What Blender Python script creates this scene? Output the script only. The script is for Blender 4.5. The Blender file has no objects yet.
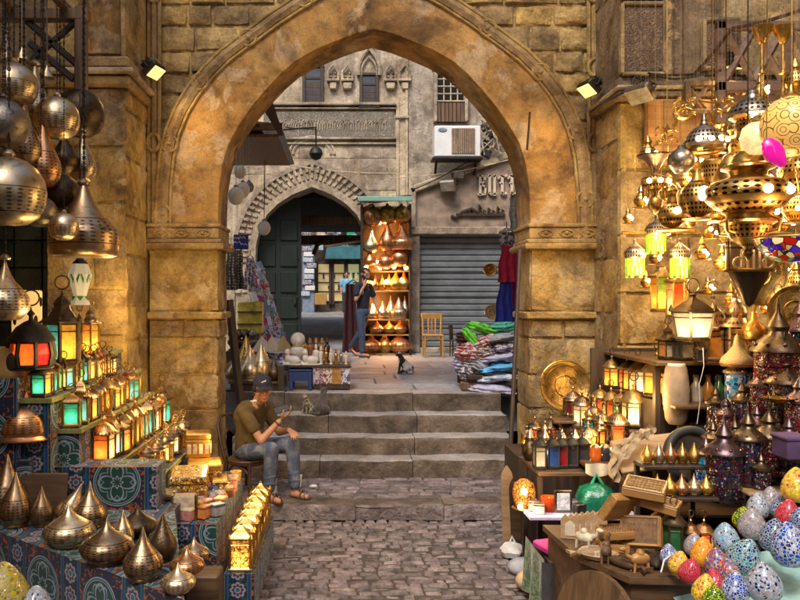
import bpy, bmesh, math, random
from mathutils import Vector, Matrix, noise
R = math.radians; PI = math.pi
rnd = random.Random(7)
SC = bpy.context.scene
COL = SC.collection
F = 760.0; VX = 345.0; VY = 300.0; H = 2.1
def at(px, py, Y): return Vector(((px - VX) / F * Y, Y, H - (py - VY) / F * Y))
def ppm(Y): return F / Y
def on(px, py, z):
 Y = (H - z) * F / (py - VY)
 return at(px, py, Y)
class MB:
 """collects geometry for ONE mesh object"""
 def __init__(s): s.v = []; s.f = []; s.m = []; s.sm = []; s.uv = {}
 def add(s, vs, fs, mat=0, smooth=False, M=None, uv=None):
  b = len(s.v)
  for k, p in enumerate(vs):
   p = Vector(p)
   s.v.append(tuple(M @ p) if M is not None else tuple(p))
   if uv: s.uv[b + k] = uv[k]
  for f in fs:
   s.f.append(tuple(i + b for i in f)); s.m.append(mat); s.sm.append(smooth)
 def box(s, c, d, mat=0, M=None, bev=0.0, taper=1.0):
  x, y, z = d[0] / 2, d[1] / 2, d[2] / 2
  if bev <= 0:
   vs = [(c[0] + i * x * (taper if k > 0 else 1), c[1] + j * y * (taper if k > 0 else 1), c[2] + k * z) for i in (-1, 1) for j in (-1, 1) for k in (-1, 1)]
   fs = [(0, 1, 3, 2), (4, 6, 7, 5), (0, 4, 5, 1), (2, 3, 7, 6), (0, 2, 6, 4), (1, 5, 7, 3)]
   s.add(vs, fs, mat, False, M); return
  b = min(bev, x * .9, y * .9, z * .9)
  vs = []; idx = {}
  for i in (-1, 1):
   for j in (-1, 1):
    for k in (-1, 1):
     for a in range(3):
      p = [i * x, j * y, k * z]; q = [i, j, k]
      for t in range(3):
       if t != a: p[t] -= q[t] * b
      idx[(i, j, k, a)] = len(vs); vs.append((c[0] + p[0], c[1] + p[1], c[2] + p[2]))
  fs = []
  def face(a, sg):
   o = [t for t in range(3) if t != a]; r = []
   for u, w in ((-1, -1), (1, -1), (1, 1), (-1, 1)):
    q = [0, 0, 0]; q[a] = sg; q[o[0]] = u; q[o[1]] = w
    r.append(idx[(q[0], q[1], q[2], a)])
   flip = (sg > 0) != (a != 1)
   fs.append(tuple(r[::-1]) if flip else tuple(r))
  for a in range(3):
   for sg in (-1, 1): face(a, sg)
  for a in range(3):
   o = [t for t in range(3) if t != a]
   for u in (-1, 1):
    for w in (-1, 1):
     q = [0, 0, 0]; q[o[0]] = u; q[o[1]] = w
     e0 = list(q); e0[a] = -1; e1 = list(q); e1[a] = 1
     fs.append((idx[(*e0, o[0])], idx[(*e1, o[0])], idx[(*e1, o[1])], idx[(*e0, o[1])]))
  for i in (-1, 1):
   for j in (-1, 1):
    for k in (-1, 1): fs.append((idx[(i, j, k, 0)], idx[(i, j, k, 1)], idx[(i, j, k, 2)]))
  s.add(vs, fs, mat, False, M)
 def lathe(s, prof, n=16, mat=0, M=None, smooth=True, a0=0.0, sx=1.0, sy=1.0, cap=False, flut=0.0, nf=0):
  vs = []; rows = []
  for r, z in prof:
   if r < 1e-6:
    rows.append([len(vs)] * n); vs.append((0, 0, z))
   else:
    row = []
    for i in range(n):
     a = a0 + 2 * PI * i / n
     rr = r * (1 + flut * math.cos(nf * a)) if nf else r
     row.append(len(vs)); vs.append((rr * math.cos(a) * sx, rr * math.sin(a) * sy, z))
    rows.append(row)
  fs = []
  for p, q in zip(rows[:-1], rows[1:]):
   for i in range(n):
    j = (i + 1) % n
    f = []
    for t in (p[i], p[j], q[j], q[i]):
     if t not in f: f.append(t)
    if len(f) > 2: fs.append(tuple(f))
  if cap:
   if prof[0][0] > 1e-6: fs.append(tuple(rows[0][::-1]))
   if prof[-1][0] > 1e-6: fs.append(tuple(rows[-1]))
  s.add(vs, fs, mat, smooth, M)
 def cyl(s, c, r, h, n=12, mat=0, M=None, r2=None, smooth=True):
  T = Matrix.Translation(c)
  s.lathe([(r, 0), (r if r2 is None else r2, h)], n, mat, (M @ T) if M is not None else T, smooth, cap=True)
 def tube(s, pts, r, n=6, mat=0, M=None, closed=False, rs=None, caps=True):
  pts = [Vector(p) for p in pts]; N = len(pts)
  vs = []; up = None
  for k in range(N):
   if closed: t = pts[(k + 1) % N] - pts[k - 1]
   else: t = pts[min(k + 1, N - 1)] - pts[max(k - 1, 0)]
   if t.length < 1e-9: t = Vector((0, 0, 1))
   t.normalize()
   if up is None:
    up = Vector((0, 0, 1)) if abs(t.z) < .9 else Vector((0, 1, 0))
   a = up - t * up.dot(t)
   if a.length < 1e-4: a = Vector((1, 0, 0)) - t * t.x
   a.normalize(); b = t.cross(a); up = a
   rr = rs[k] if rs else r
   for i in range(n):
    g = 2 * PI * i / n
    vs.append(tuple(pts[k] + a * math.cos(g) * rr + b * math.sin(g) * rr))
  fs = []
  for k in range(N if closed else N - 1):
   k2 = (k + 1) % N
   for i in range(n):
    j = (i + 1) % n
    fs.append((k * n + i, k * n + j, k2 * n + j, k2 * n + i))
  if not closed and caps:
   fs.append(tuple(range(n))[::-1]); fs.append(tuple((N - 1) * n + i for i in range(n)))
  s.add(vs, fs, mat, True, M)
 def ball(s, c, r, mat=0, M=None, n=12, m=8, d=(1, 1, 1)):
  prof = [(math.sin(PI * k / m) * r * (0 if k in (0, m) else 1), -math.cos(PI * k / m) * r) for k in range(m + 1)]
  T = Matrix.Translation(c) @ Matrix.Diagonal((d[0], d[1], d[2], 1))
  s.lathe(prof, n, mat, (M @ T) if M is not None else T)
 def prism(s, poly, h, mat=0, M=None, smooth=False):
  """poly in XY, extruded +Z by h"""
  n = len(poly)
  vs = [(p[0], p[1], 0) for p in poly] + [(p[0], p[1], h) for p in poly]
  fs = [tuple(range(n))[::-1], tuple(range(n, 2 * n))] + [(i, (i + 1) % n, n + (i + 1) % n, n + i) for i in range(n)]
  s.add(vs, fs, mat, smooth, M)
 def grid(s, fn, nu, nv, mat=0, M=None, smooth=True, uvs=None):
  vs = []; uv = []
  for j in range(nv + 1):
   for i in range(nu + 1):
    vs.append(fn(i / nu, j / nv)); uv.append((i / nu * (uvs[0] if uvs else 1), j / nv * (uvs[1] if uvs else 1)))
  w = nu + 1
  fs = [(j * w + i, j * w + i + 1, (j + 1) * w + i + 1, (j + 1) * w + i) for j in range(nv) for i in range(nu)]
  s.add(vs, fs, mat, smooth, M, uv)
 def build(s, name, mats, parent=None, loc=None, sharp=42):
  me = bpy.data.meshes.new(name)
  me.from_pydata(s.v, [], s.f)
  if not isinstance(mats, (list, tuple)): mats = [mats]
  for m in mats: me.materials.append(m)
  me.polygons.foreach_set('material_index', s.m)
  me.polygons.foreach_set('use_smooth', s.sm)
  if s.uv:
   l = me.uv_layers.new(name='UVMap'); buf = [0.0] * (2 * len(me.loops))
   for i, lp in enumerate(me.loops):
    u = s.uv.get(lp.vertex_index, (0, 0)); buf[2 * i] = u[0]; buf[2 * i + 1] = u[1]
   l.data.foreach_set('uv', buf)
  bm = bmesh.new(); bm.from_mesh(me)
  bmesh.ops.recalc_face_normals(bm, faces=bm.faces)
  bm.to_mesh(me); bm.free()
  me.update()
  if any(s.sm) and sharp: me.set_sharp_from_angle(angle=R(sharp))
  o = bpy.data.objects.new(name, me); COL.objects.link(o)
  if parent is not None: o.parent = parent
  if loc is not None: o.location = loc
  return o
def tag(o, label=None, cat=None, group=None, kind=None):
 if label: o['label'] = label
 if cat: o['category'] = cat
 if group: o['group'] = group
 if kind: o['kind'] = kind
 return o
def thing(name, label, cat, loc=(0, 0, 0), rz=0.0, group=None, s=1.0):
 o = bpy.data.objects.new(name, None); o.empty_display_size = .05
 COL.objects.link(o); o.location = loc; o.rotation_euler = (0, 0, rz); o.scale = (s, s, s) if not isinstance(s, tuple) else s
 return tag(o, label, cat, group)
KIDS = {}
def kids_of(o):
 return [c for c in bpy.data.objects if c.parent == o]
PROTO = {}
def place(key, maker, name, label, cat, loc, rz=0.0, group=None, s=1.0, rot=None):
 """first use of KEY builds the thing with its parts; later uses copy it part by part"""
 if key not in PROTO:
  r = thing(name, label, cat, loc, rz, group, s)
  maker(r)
  tree = []
  for c in kids_of(r): tree.append((c, kids_of(c)))
  PROTO[key] = (r, tree)
 else:
  src, tree = PROTO[key]
  r = src.copy(); COL.objects.link(r); r.name = name
  r.location = loc; r.rotation_euler = (0, 0, rz); r.scale = (s, s, s) if not isinstance(s, tuple) else s
  for k in ('label', 'category', 'group'):
   if k in r: del r[k]
  tag(r, label, cat, group)
  for c, gs in tree:
   d = c.copy(); COL.objects.link(d); d.parent = r
   for g in gs:
    e = g.copy(); COL.objects.link(e); e.parent = d
 if rot: r.rotation_euler = rot
 return r
MESHES = {}
def place1(key, maker, name, label, cat, loc, rot=(0, 0, 0), group=None, s=1.0):
 """a thing that is one mesh: maker() -> object, copied afterwards"""
 if key not in MESHES:
  o = maker(name); MESHES[key] = o
 else:
  o = MESHES[key].copy(); COL.objects.link(o); o.name = name
  for k in ('label', 'category', 'group'):
   if k in o: del o[k]
 o.location = loc; o.rotation_euler = rot; o.scale = (s, s, s) if not isinstance(s, tuple) else s
 return tag(o, label, cat, group)
def T(x, y, z): return Matrix.Translation((x, y, z))
def RX(a): return Matrix.Rotation(a, 4, 'X')
def RY(a): return Matrix.Rotation(a, 4, 'Y')
def RZ(a): return Matrix.Rotation(a, 4, 'Z')
def SCL(x, y, z): return Matrix.Diagonal((x, y, z, 1))
ORD = ['nearest', 'second', 'third', 'fourth', 'fifth', 'sixth', 'seventh', 'eighth', 'ninth', 'tenth', 'eleventh', 'twelfth']
EXPO = 0.9
PW_FL = 20
PW_RK = 5
PW_BULB = 75
PW_L = 1.4
PW_R = 1.05
class X:
 """socket wrapper so node maths reads as maths"""
 def __init__(s, g, k): s.g = g; s.k = k
 def _o(s, op, b=None, c=None, r=False): return s.g.math(op, b, s) if r else s.g.math(op, s, b, c)
 def __add__(s, b): return s._o('ADD', b)
 __radd__ = __add__
 def __sub__(s, b): return s._o('SUBTRACT', b)
 def __rsub__(s, b): return s.g.math('SUBTRACT', b, s)
 def __mul__(s, b): return s._o('MULTIPLY', b)
 __rmul__ = __mul__
 def __truediv__(s, b): return s._o('DIVIDE', b)
 def __lt__(s, b): return s._o('LESS_THAN', b)
 def __gt__(s, b): return s._o('GREATER_THAN', b)
class G:
 def __init__(s, name):
  s.m = bpy.data.materials.new(name); s.m.use_nodes = True
  s.t = s.m.node_tree; s.n = s.t.nodes; s.l = s.t.links
  s.b = s.n['Principled BSDF']
 def put(s, sock, v):
  if isinstance(v, X): v = v.k
  if isinstance(v, bpy.types.NodeSocket): s.l.new(v, sock)
  elif v is not None:
   if isinstance(v, (tuple, list)) and len(v) == 3 and sock.type == 'RGBA': v = (*v, 1)
   sock.default_value = v
 def math(s, op, a, b=None, c=None):
  n = s.n.new('ShaderNodeMath'); n.operation = op
  s.put(n.inputs[0], a)
  if b is not None: s.put(n.inputs[1], b)
  if c is not None: s.put(n.inputs[2], c)
  return X(s, n.outputs[0])
 def f(s, op, a, b=None): return s.math(op, a, b)
 def mix(s, fac, a, b, mode='MIX'):
  n = s.n.new('ShaderNodeMix'); n.data_type = 'RGBA'; n.blend_type = mode
  s.put(n.inputs[0], fac); s.put(n.inputs[6], a); s.put(n.inputs[7], b)
  return n.outputs[2]
 def coord(s, which='Object', jitter=True):
  n = s.n.new('ShaderNodeTexCoord'); o = n.outputs[which]
  if jitter and which == 'Object':
   r = s.n.new('ShaderNodeObjectInfo').outputs['Random']
   v = s.n.new('ShaderNodeVectorMath'); v.operation = 'ADD'
   m = s.n.new('ShaderNodeMath'); m.operation = 'MULTIPLY'; m.inputs[1].default_value = 37.0
   s.l.new(r, m.inputs[0]); s.l.new(o, v.inputs[0]); s.l.new(m.outputs[0], v.inputs[1])
   return v.outputs[0]
  return o
 def sep(s, v):
  n = s.n.new('ShaderNodeSeparateXYZ'); s.put(n.inputs[0], v)
  return X(s, n.outputs[0]), X(s, n.outputs[1]), X(s, n.outputs[2])
 def noise(s, vec, scale, detail=4, rough=.55, dist=0, out='Fac'):
  n = s.n.new('ShaderNodeTexNoise'); s.put(n.inputs['Vector'], vec)
  n.inputs['Scale'].default_value = scale; n.inputs['Detail'].default_value = detail
  n.inputs['Roughness'].default_value = rough; n.inputs['Distortion'].default_value = dist
  return n.outputs[out]
 def voro(s, vec, scale, feature='F1', out='Distance', rnd_=1.0):
  n = s.n.new('ShaderNodeTexVoronoi'); n.feature = feature; s.put(n.inputs['Vector'], vec)
  n.inputs['Scale'].default_value = scale
  n.inputs['Randomness'].default_value = rnd_
  return n.outputs[out]
 def ramp(s, fac, stops, interp='LINEAR'):
  n = s.n.new('ShaderNodeValToRGB'); s.put(n.inputs[0], fac); e = n.color_ramp.elements
  n.color_ramp.interpolation = interp
  while len(e) < len(stops): e.new(.5)
  for k, (p, c) in enumerate(stops):
   e[k].position = p; e[k].color = (*c, 1) if len(c) == 3 else c
  return n.outputs[0]
 def bump(s, h, strength=.4, dist=.01, prev=None):
  n = s.n.new('ShaderNodeBump'); n.inputs['Strength'].default_value = strength; n.inputs['Distance'].default_value = dist
  s.put(n.inputs['Height'], h)
  if prev is not None: s.l.new(prev, n.inputs['Normal'])
  return n.outputs[0]
 def island(s):
  return X(s, s.n.new('ShaderNodeNewGeometry').outputs['Random Per Island'])
 def objrand(s): return X(s, s.n.new('ShaderNodeObjectInfo').outputs['Random'])
 def hsv(s, col, h=.5, sat=1, v=1):
  n = s.n.new('ShaderNodeHueSaturation'); s.put(n.inputs['Hue'], h); s.put(n.inputs['Saturation'], sat); s.put(n.inputs['Value'], v); s.put(n.inputs['Color'], col)
  return n.outputs[0]
 def fin(s, col=None, rough=None, metal=None, normal=None, emis=None, est=None, **kw):
  b = s.b.inputs
  if col is not None: s.put(b['Base Color'], col)
  if rough is not None: s.put(b['Roughness'], rough)
  if metal is not None: s.put(b['Metallic'], metal)
  if normal is not None: s.put(b['Normal'], normal)
  if emis is not None: s.put(b['Emission Color'], emis)
  if est is not None: s.put(b['Emission Strength'], est)
  for k, v in kw.items(): s.put(b[k.replace('_', ' ')], v)
  return s.m
def mstone(name, cols, sc=1.2, bump=.5, fine=26, rough=.9, isl=.35, stain=.35, pits=.5, flake=None, grime=.5):
 g = G(name); v = g.coord('Object', False)
 n1 = g.noise(v, sc, 6, .65, .4)
 k = len(cols)
 c = g.ramp(n1, [(.32 + .36 * i / max(k - 1, 1), cols[i]) for i in range(k)])
 fl = None
 if flake:      # flaked coat with crisp broken edges
  nf = X(g, g.noise(v, sc * 1.5, 7, .68, .3))
  fl = g.math('MULTIPLY', (nf - .53) * 30, 1.0); fl = g.math('MINIMUM', g.math('MAXIMUM', fl, 0.0), 1.0)
  c = g.mix(fl, c, g.ramp(g.noise(v, sc * 5, 4), [(.3, tuple(x * .75 for x in flake)), (.7, flake)]))
 n2 = g.noise(v, sc * 4.3, 7, .7)
 c = g.mix(stain, c, g.ramp(n2, [(.3, (.3, .25, .21)), (.5, (1, 1, 1)), (.72, (1.4, 1.3, 1.15))]), 'MULTIPLY')
 n3 = X(g, g.noise(v, fine * 2.2, 4, .7))
 c = g.mix(.5, c, g.ramp(n3, [(.32, (.4, .35, .3)), (.58, (1.1, 1.1, 1.1))]), 'MULTIPLY')
 gr = X(g, g.noise(v, sc * .8, 5, .7, .8))
 c = g.mix(grime, c, g.ramp(gr, [(.36, (.3, .26, .23)), (.52, (1, 1, 1))]), 'MULTIPLY')
 if isl:
  i = g.island()
  c = g.hsv(c, .5, 1.0, i * (2 * isl) + (1 - isl))
  c = g.mix(.5, c, g.hsv(c, i * .02 + .49, i * .3 + .8, 1))
 h1 = X(g, g.noise(v, fine, 7, .68)); p = X(g, g.voro(v, fine * .8, 'F1'))
 pit = g.math('MINIMUM', p * 2.2, 1.0)
 hh = h1 + pit * (.35 * pits) + X(g, g.noise(v, fine * .2, 4)) * 1.2
 if fl is not None: hh = hh + fl * .25
 return g.fin(c, rough, 0, g.bump(hh, bump, .035))
def mplain(name, col, rough=.6, metal=0, var=.25, sc=8, bump=0.0, bsc=60, isl=0.0, objv=0.0, **kw):
 g = G(name); v = g.coord('Object')
 n = g.noise(v, sc, 5, .6)
 d = tuple(max(0, x * (1 - var)) for x in col); u = tuple(min(1, x * (1 + var)) for x in col)
 c = g.ramp(n, [(.3, d), (.7, u)])
 if isl: c = g.hsv(c, .5, 1, g.island() * (2 * isl) + (1 - isl))
 if objv: c = g.hsv(c, g.objrand() * (.1 * objv) + (.5 - .05 * objv), 1, g.objrand() * objv + (1 - objv / 2))
 rn = X(g, g.noise(v, sc * 2.7, 4, .6)) * .35 + (rough - .17)
 nm = g.bump(g.noise(v, bsc, 4, .6), bump, .01) if bump else None
 return g.fin(c, rn, metal, nm, **kw)
def mmetal(name, col, dark, rough=.3, hammer=.25, sc=7, punch=False, tarn=.5):
 g = G(name); v = g.coord('Object')
 n = g.noise(v, sc, 6, .65, .6)
 c = g.ramp(n, [(.3, dark), (.36 + .25 * tarn, col), (.85, tuple(min(1, x * 1.12) for x in col))])
 c = g.hsv(c, .5, 1, g.objrand() * .45 + .75)
 r = X(g, g.noise(v, sc * 3, 4, .6)) * .4 + (rough - .12)
 hm = X(g, g.voro(v, 55, 'SMOOTH_F1')) * .5 + X(g, g.noise(v, 18, 3)) * .8
 if punch == 2:
  x, y, z = g.sep(g.coord('Object', False)); th = g.math('ARCTAN2', y, x)
  bn = g.math('MULTIPLY', z > .17, z < .5); d = g.math('SINE', th * 11 + z * 62) * g.math('SINE', th * 11 - z * 62)
  ho = g.math('MULTIPLY', d > .42, bn)
  rg = g.math('MINIMUM', g.math('ABSOLUTE', z - .17), g.math('ABSOLUTE', z - .5)) < .008
  dk = g.math('MAXIMUM', ho, rg)
  c = g.mix(dk * .75, c, (.03, .018, .01)); hm = hm - dk * .5
 elif punch:     # pierced bands with engraved rings between them
  x, y, z = g.sep(g.coord('Object', False))
  th = g.math('ARCTAN2', y, x); band = g.math('SINE', z * 52) > -.45
  d = g.math('SINE', th * 13 + z * 105) * g.math('SINE', th * 13 - z * 105)
  hole = g.math('MULTIPLY', d > .3, band)
  c = g.mix(hole, c, (.02, .012, .005)); c = g.mix(g.math('ABSOLUTE', g.math('SINE', z * 52) + .45) < .1, c, tuple(q * .25 for q in col))
  hm = hm - hole * .6
 nm = g.bump(hm, hammer, .01)
 return g.fin(c, r, .95, nm)
def mglow(name, col, s, var=.3, cell=0, trans=True):
 """coloured glass of a lit lamp: lets the bulb behind it shine through"""
 g = G(name); i = g.island(); v = g.coord('Object')
 c = tuple(min(1, x * .95 + .01) for x in col)
 cc = g.hsv(c, i * .05 + .475, 1, i * .5 + .6)
 cc = g.mix(.5, cc, g.ramp(g.noise(v, 30, 4, .6), [(.3, (.35, .3, .3)), (.6, (1.1, 1.1, 1.1))]), 'MULTIPLY')
 if cell:
  e = X(g, g.voro(v, cell, 'DISTANCE_TO_EDGE')) < .08
  cc = g.mix(e, cc, tuple(x * .1 for x in col))
 st = (i * (2 * var) + (1 - var)) * s
 nm = g.bump(g.noise(v, 40, 2), .25, .005)
 g.fin(cc, .2, 0, nm, cc, st)
 if trans:
  t = g.n.new('ShaderNodeBsdfTranslucent'); g.put(t.inputs[0], cc)
  mx = g.n.new('ShaderNodeMixShader'); mx.inputs[0].default_value = .72
  g.l.new(g.b.outputs[0], mx.inputs[1]); g.l.new(t.outputs[0], mx.inputs[2])
  g.l.new(mx.outputs[0], g.n['Material Output'].inputs[0])
 return g.m
def mmosaic(name, pal, edge, scale=42, glow=0.0, rough=.18, ew=.07, white=.0):
 if name.endswith('_mosaic'): scale *= .33; ew = .1
 return mmosaic_(name, pal, edge, scale, glow, rough, ew)
def mmosaic_(name, pal, edge, scale=42, glow=0.0, rough=.18, ew=.07, white=.0):
 g = G(name); v = g.coord('Object')
 col = g.voro(v, scale, 'F1', 'Color'); cx, cy, cz = g.sep(col)
 k = len(pal)
 c = g.ramp(cx, [(i / k, pal[i]) for i in range(k)], 'CONSTANT')
 c = g.hsv(c, .5, 1, cy * .6 + .7)
 d = X(g, g.voro(v, scale, 'DISTANCE_TO_EDGE'))
 c = g.mix(d < ew, g.hsv(c, .5, 1.15, .9), tuple(q * .62 for q in edge))
 nm = g.bump(g.math('MINIMUM', d * 4, .6), .5, .004)
 if glow: return g.fin(c, rough, 0, nm, c, glow)
 return g.fin(c, rough, 0, nm, Coat_Weight=.5)
M = {}
M['gate'] = mstone('gate_stone', [(.14, .075, .02), (.36, .218, .062), (.5, .34, .115), (.45, .315, .145)], 1.5, .6, 22, .92, .28, .7, .5, (.52, .37, .18), .75)
M['plaster'] = mstone('ochre_plaster', [(.14, .07, .018), (.32, .168, .042), (.41, .23, .066), (.47, .305, .125)], 1.3, .3, 34, .88, 0, .75, .3, (.5, .34, .18), .85)
M['rough'] = mstone('rough_stone', [(.15, .085, .032), (.35, .228, .085), (.52, .38, .17)], 2.2, .7, 18, .95, .36, .65, .6, None, .5)
M['mould'] = mstone('moulding_stone', [(.17, .095, .03), (.36, .225, .075), (.48, .335, .135)], 2.5, .5, 30, .9, .1, .55, .5, None, .5)
M['dull'] = mstone('dull_stone', [(.12, .078, .04), (.29, .2, .1), (.42, .31, .17)], 1.8, .6, 22, .92, .28, .6, .5, (.44, .29, .15), .55)
M['pale'] = mstone('pale_stone', [(.3, .225, .15), (.47, .38, .27), (.58, .49, .365)], 1.3, .55, 16, .92, .22, .65, .5, None, .6)
M['pale_carved'] = None
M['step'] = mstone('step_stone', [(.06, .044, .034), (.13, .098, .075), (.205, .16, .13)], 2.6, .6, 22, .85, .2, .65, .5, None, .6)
M['tread'] = mstone('worn_skylit_tread', [(.24, .21, .19), (.33, .3, .285), (.4, .375, .365)], 2.6, .5, 22, .6, .1, .45, .4, None, .3)  # tread tops: pale from foot wear, with sky sheen also put into the colour
M['cobble'] = mstone('cobble_stone', [(.11, .085, .092), (.205, .167, .172), (.3, .255, .258)], 7, .7, 28, .6, .4, .6, .6, None, .4)
M['flag'] = mstone('flagstone', [(.19, .19, .2), (.29, .29, .305), (.37, .37, .385)], 1.2, .4, 22, .65, .15, .45, .5, None, .35)
M['joint'] = mplain('dirt_joint', (.055, .043, .036), .95, 0, .4, 6, .4, 50)
M['render_grey'] = mstone('grey_render', [(.24, .19, .145), (.37, .31, .24), (.46, .395, .31)], 1.2, .5, 20, .92, 0, .6, .5, (.52, .45, .36), .55)
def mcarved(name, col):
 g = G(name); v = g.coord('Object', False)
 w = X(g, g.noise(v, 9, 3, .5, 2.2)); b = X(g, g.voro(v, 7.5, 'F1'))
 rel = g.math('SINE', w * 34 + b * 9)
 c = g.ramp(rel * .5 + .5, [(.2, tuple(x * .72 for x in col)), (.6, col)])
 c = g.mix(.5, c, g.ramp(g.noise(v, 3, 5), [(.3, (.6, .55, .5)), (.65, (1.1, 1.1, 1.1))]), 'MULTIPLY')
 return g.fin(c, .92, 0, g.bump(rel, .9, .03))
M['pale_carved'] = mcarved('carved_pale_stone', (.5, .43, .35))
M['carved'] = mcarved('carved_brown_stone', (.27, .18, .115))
M['wood'] = None
def mwood(name, a, b, sc=3.0, ax=2, rough=.55, bump=.3):
 g = G(name); v = g.coord('Object'); mp = g.n.new('ShaderNodeMapping'); g.l.new(v, mp.inputs[0])
 s3 = [22, 22, 22]; s3[ax] = 1.6; mp.inputs['Scale'].default_value = tuple(x * sc / 3 for x in s3)
 n = g.noise(mp.outputs[0], 1.0, 6, .6, .5)
 c = g.ramp(n, [(.3, a), (.68, b)])
 c = g.hsv(c, .5, 1, g.island() * .4 + .8)
 return g.fin(c, rough, 0, g.bump(n, bump, .006))
M['wood'] = mwood('brown_wood', (.06, .03, .014), (.19, .105, .05))
M['wood_x'] = mwood('brown_wood_along', (.045, .022, .01), (.15, .08, .036), 3, 0)
M['wood_dark'] = mwood('dark_wood', (.016, .01, .007), (.06, .035, .022))
M['wood_mauve'] = mwood('mauve_brown_wood', (.1, .055, .04), (.24, .15, .115), 3, 0)
M['wood_pale'] = mwood('pale_wood', (.26, .15, .07), (.46, .3, .16), 3, 0)
M['wood_honey'] = mwood('honey_wood', (.24, .105, .03), (.5, .26, .08), 3, 0, .4)
M['wood_yellow'] = mwood('yellow_wood', (.3, .16, .04), (.52, .31, .09), 3, 2, .45)
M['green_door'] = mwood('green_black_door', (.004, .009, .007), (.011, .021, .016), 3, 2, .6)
M['silver'] = mmetal('tin_silver', (.66, .51, .32), (.28, .18, .09), .25, .1, 5, 2, .3)
M['silver_dark'] = mmetal('dark_pewter', (.3, .25, .2), (.07, .05, .035), .3, .25)
M['copper'] = mmetal('copper', (.66, .33, .15), (.24, .09, .035), .25, .12, 5, 2, .35)
M['bronze'] = mmetal('bronze', (.42, .28, .16), (.13, .075, .04), .25, .12, 5, 2, .35)
M['bronze_dark'] = mmetal('dark_bronze', (.11, .075, .045), (.03, .02, .012), .32, .25)
M['brass'] = mmetal('brass', (.52, .31, .085), (.16, .08, .02), .24, .18)
M['plum_metal'] = mmetal('plum_tin', (.13, .085, .095), (.04, .025, .03), .3, .2)
M['brass_punch'] = mmetal('pierced_brass', (.56, .33, .09), (.2, .1, .025), .27, .18, 7, True)
M['silver_punch'] = mmetal('pierced_tin', (.4, .33, .26), (.13, .095, .065), .3, .2, 7, True)
M['gold'] = mmetal('gilt', (.6, .36, .09), (.2, .1, .025), .28, .3)
M['iron'] = mplain('black_iron', (.028, .024, .02), .5, .6, .4, 20, .2)
M['tin_dark'] = mplain('lantern_tin', (.1, .07, .04), .42, .85, .5, 25, .2)
M['tin_mid'] = mplain('old_brass_tin', (.2, .12, .045), .4, .9, .5, 25, .2)
M['tin_brass'] = mplain('lantern_brass', (.42, .26, .09), .36, .9, .4, 25, .2)
for nm, c, s in (('amber', (1, .43, .07), .05), ('teal', (.03, .5, .4), .05), ('green', (.14, .45, .08), .05), ('cream', (1, .72, .33), .08),
                 ('orange', (1, .22, .035), .07), ('red', (.95, .06, .025), .08), ('white', (1, .88, .66), .25),
                 ('aqua', (.08, .5, .62), .05), ('gold', (1, .52, .1), .07), ('lime', (.5, .72, .1), .1)):
 M['g_' + nm] = mglow('lit_' + nm + '_glass', c, s)
def mbulb(name, col, s):
 g = G(name); return g.fin((.8, .8, .8), .3, 0, None, col, s)
M['bulb_in'] = mbulb('bulb_inside', (1, .74, .4), PW_BULB)
M['g_bulb'] = mbulb('bare_bulb', (1, .8, .48), 28)
M['g_case'] = mglow('lit_inlay', (1, .55, .12), .25, .4, 38)
for nm, c in (('teal', (.02, .16, .15)), ('blue', (.02, .05, .2)), ('red', (.25, .015, .02)), ('green', (.02, .11, .035)), ('amber', (.4, .16, .03)), ('clear', (.35, .32, .26)), ('dark', (.03, .03, .035)), ('purple', (.07, .015, .09))):
 M['d_' + nm] = mplain('unlit_' + nm + '_glass', c, .15, 0, .4, 12, 0, Coat_Weight=.4)
M['pink'] = mplain('magenta_glass', (.75, .01, .3), .08, 0, .2, 6, 0, Coat_Weight=.8, Emission_Color=(.9, .01, .35, 1), Emission_Strength=.25)
def mhenna(name, base, ink, glow):
 g = G(name); v = g.coord('Object')
 d = X(g, g.voro(v, 13, 'F1', 'Distance', .5)); w = X(g, g.noise(v, 9, 2, .5, 1.0))
 rel = g.math('SINE', d * 26 + w * 6)
 c = g.mix(rel > .82, base, ink)
 return g.fin(c, .35, 0, None, c, glow)
M['henna'] = mhenna('painted_globe', (.85, .52, .13), (.12, .045, .01), .22)
M['pearl'] = mglow('lit_pearl_glass', (1, .72, .34), .5, .2, 0, False)
W_ = (.48, .52, .62); NV = (.012, .022, .11); BL = (.03, .08, .42); SK = (.2, .42, .68); DK = (.012, .012, .025)
M['m_blue'] = mmosaic('blue_mosaic', [BL, NV, (.06, .16, .6), W_, BL], (.7, .72, .8), 40)
M['m_navy'] = mmosaic('navy_mosaic', [NV, (.02, .05, .22), DK, BL, NV], (.55, .65, .75), 38)
M['m_white'] = mmosaic('white_mosaic', [W_, (.5, .55, .65), W_, NV, (.45, .36, .3), W_], (.5, .53, .6), 46)
M['m_sky'] = mmosaic('sky_mosaic', [SK, W_, NV, DK, SK, (.3, .5, .62)], (.62, .68, .74), 40)
M['m_grey'] = mmosaic('grey_mosaic', [(.33, .3, .34), (.5, .45, .46), (.2, .17, .22), (.42, .3, .3)], (.5, .47, .47), 52)
M['m_teal'] = mmosaic('teal_mosaic', [(.02, .18, .22), (.1, .35, .42), NV, (.05, .1, .28)], (.6, .72, .74), 40)
M['m_red'] = mmosaic('red_mosaic', [(.62, .01, .04), (.5, .01, .05), (.75, .03, .06), (.3, .0, .02)], (.75, .12, .15), 44)
M['m_orange'] = mmosaic('orange_mosaic', [(.85, .28, .02), (.9, .38, .03), (.85, .22, .02)], (.85, .42, .08), 44, .06)
M['m_yellow'] = mmosaic('yellow_mosaic', [(.85, .58, .03), (.8, .2, .02), (.9, .65, .06), (.85, .6, .05), (.6, .05, .02)], (.85, .6, .2), 40, .06)
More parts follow.
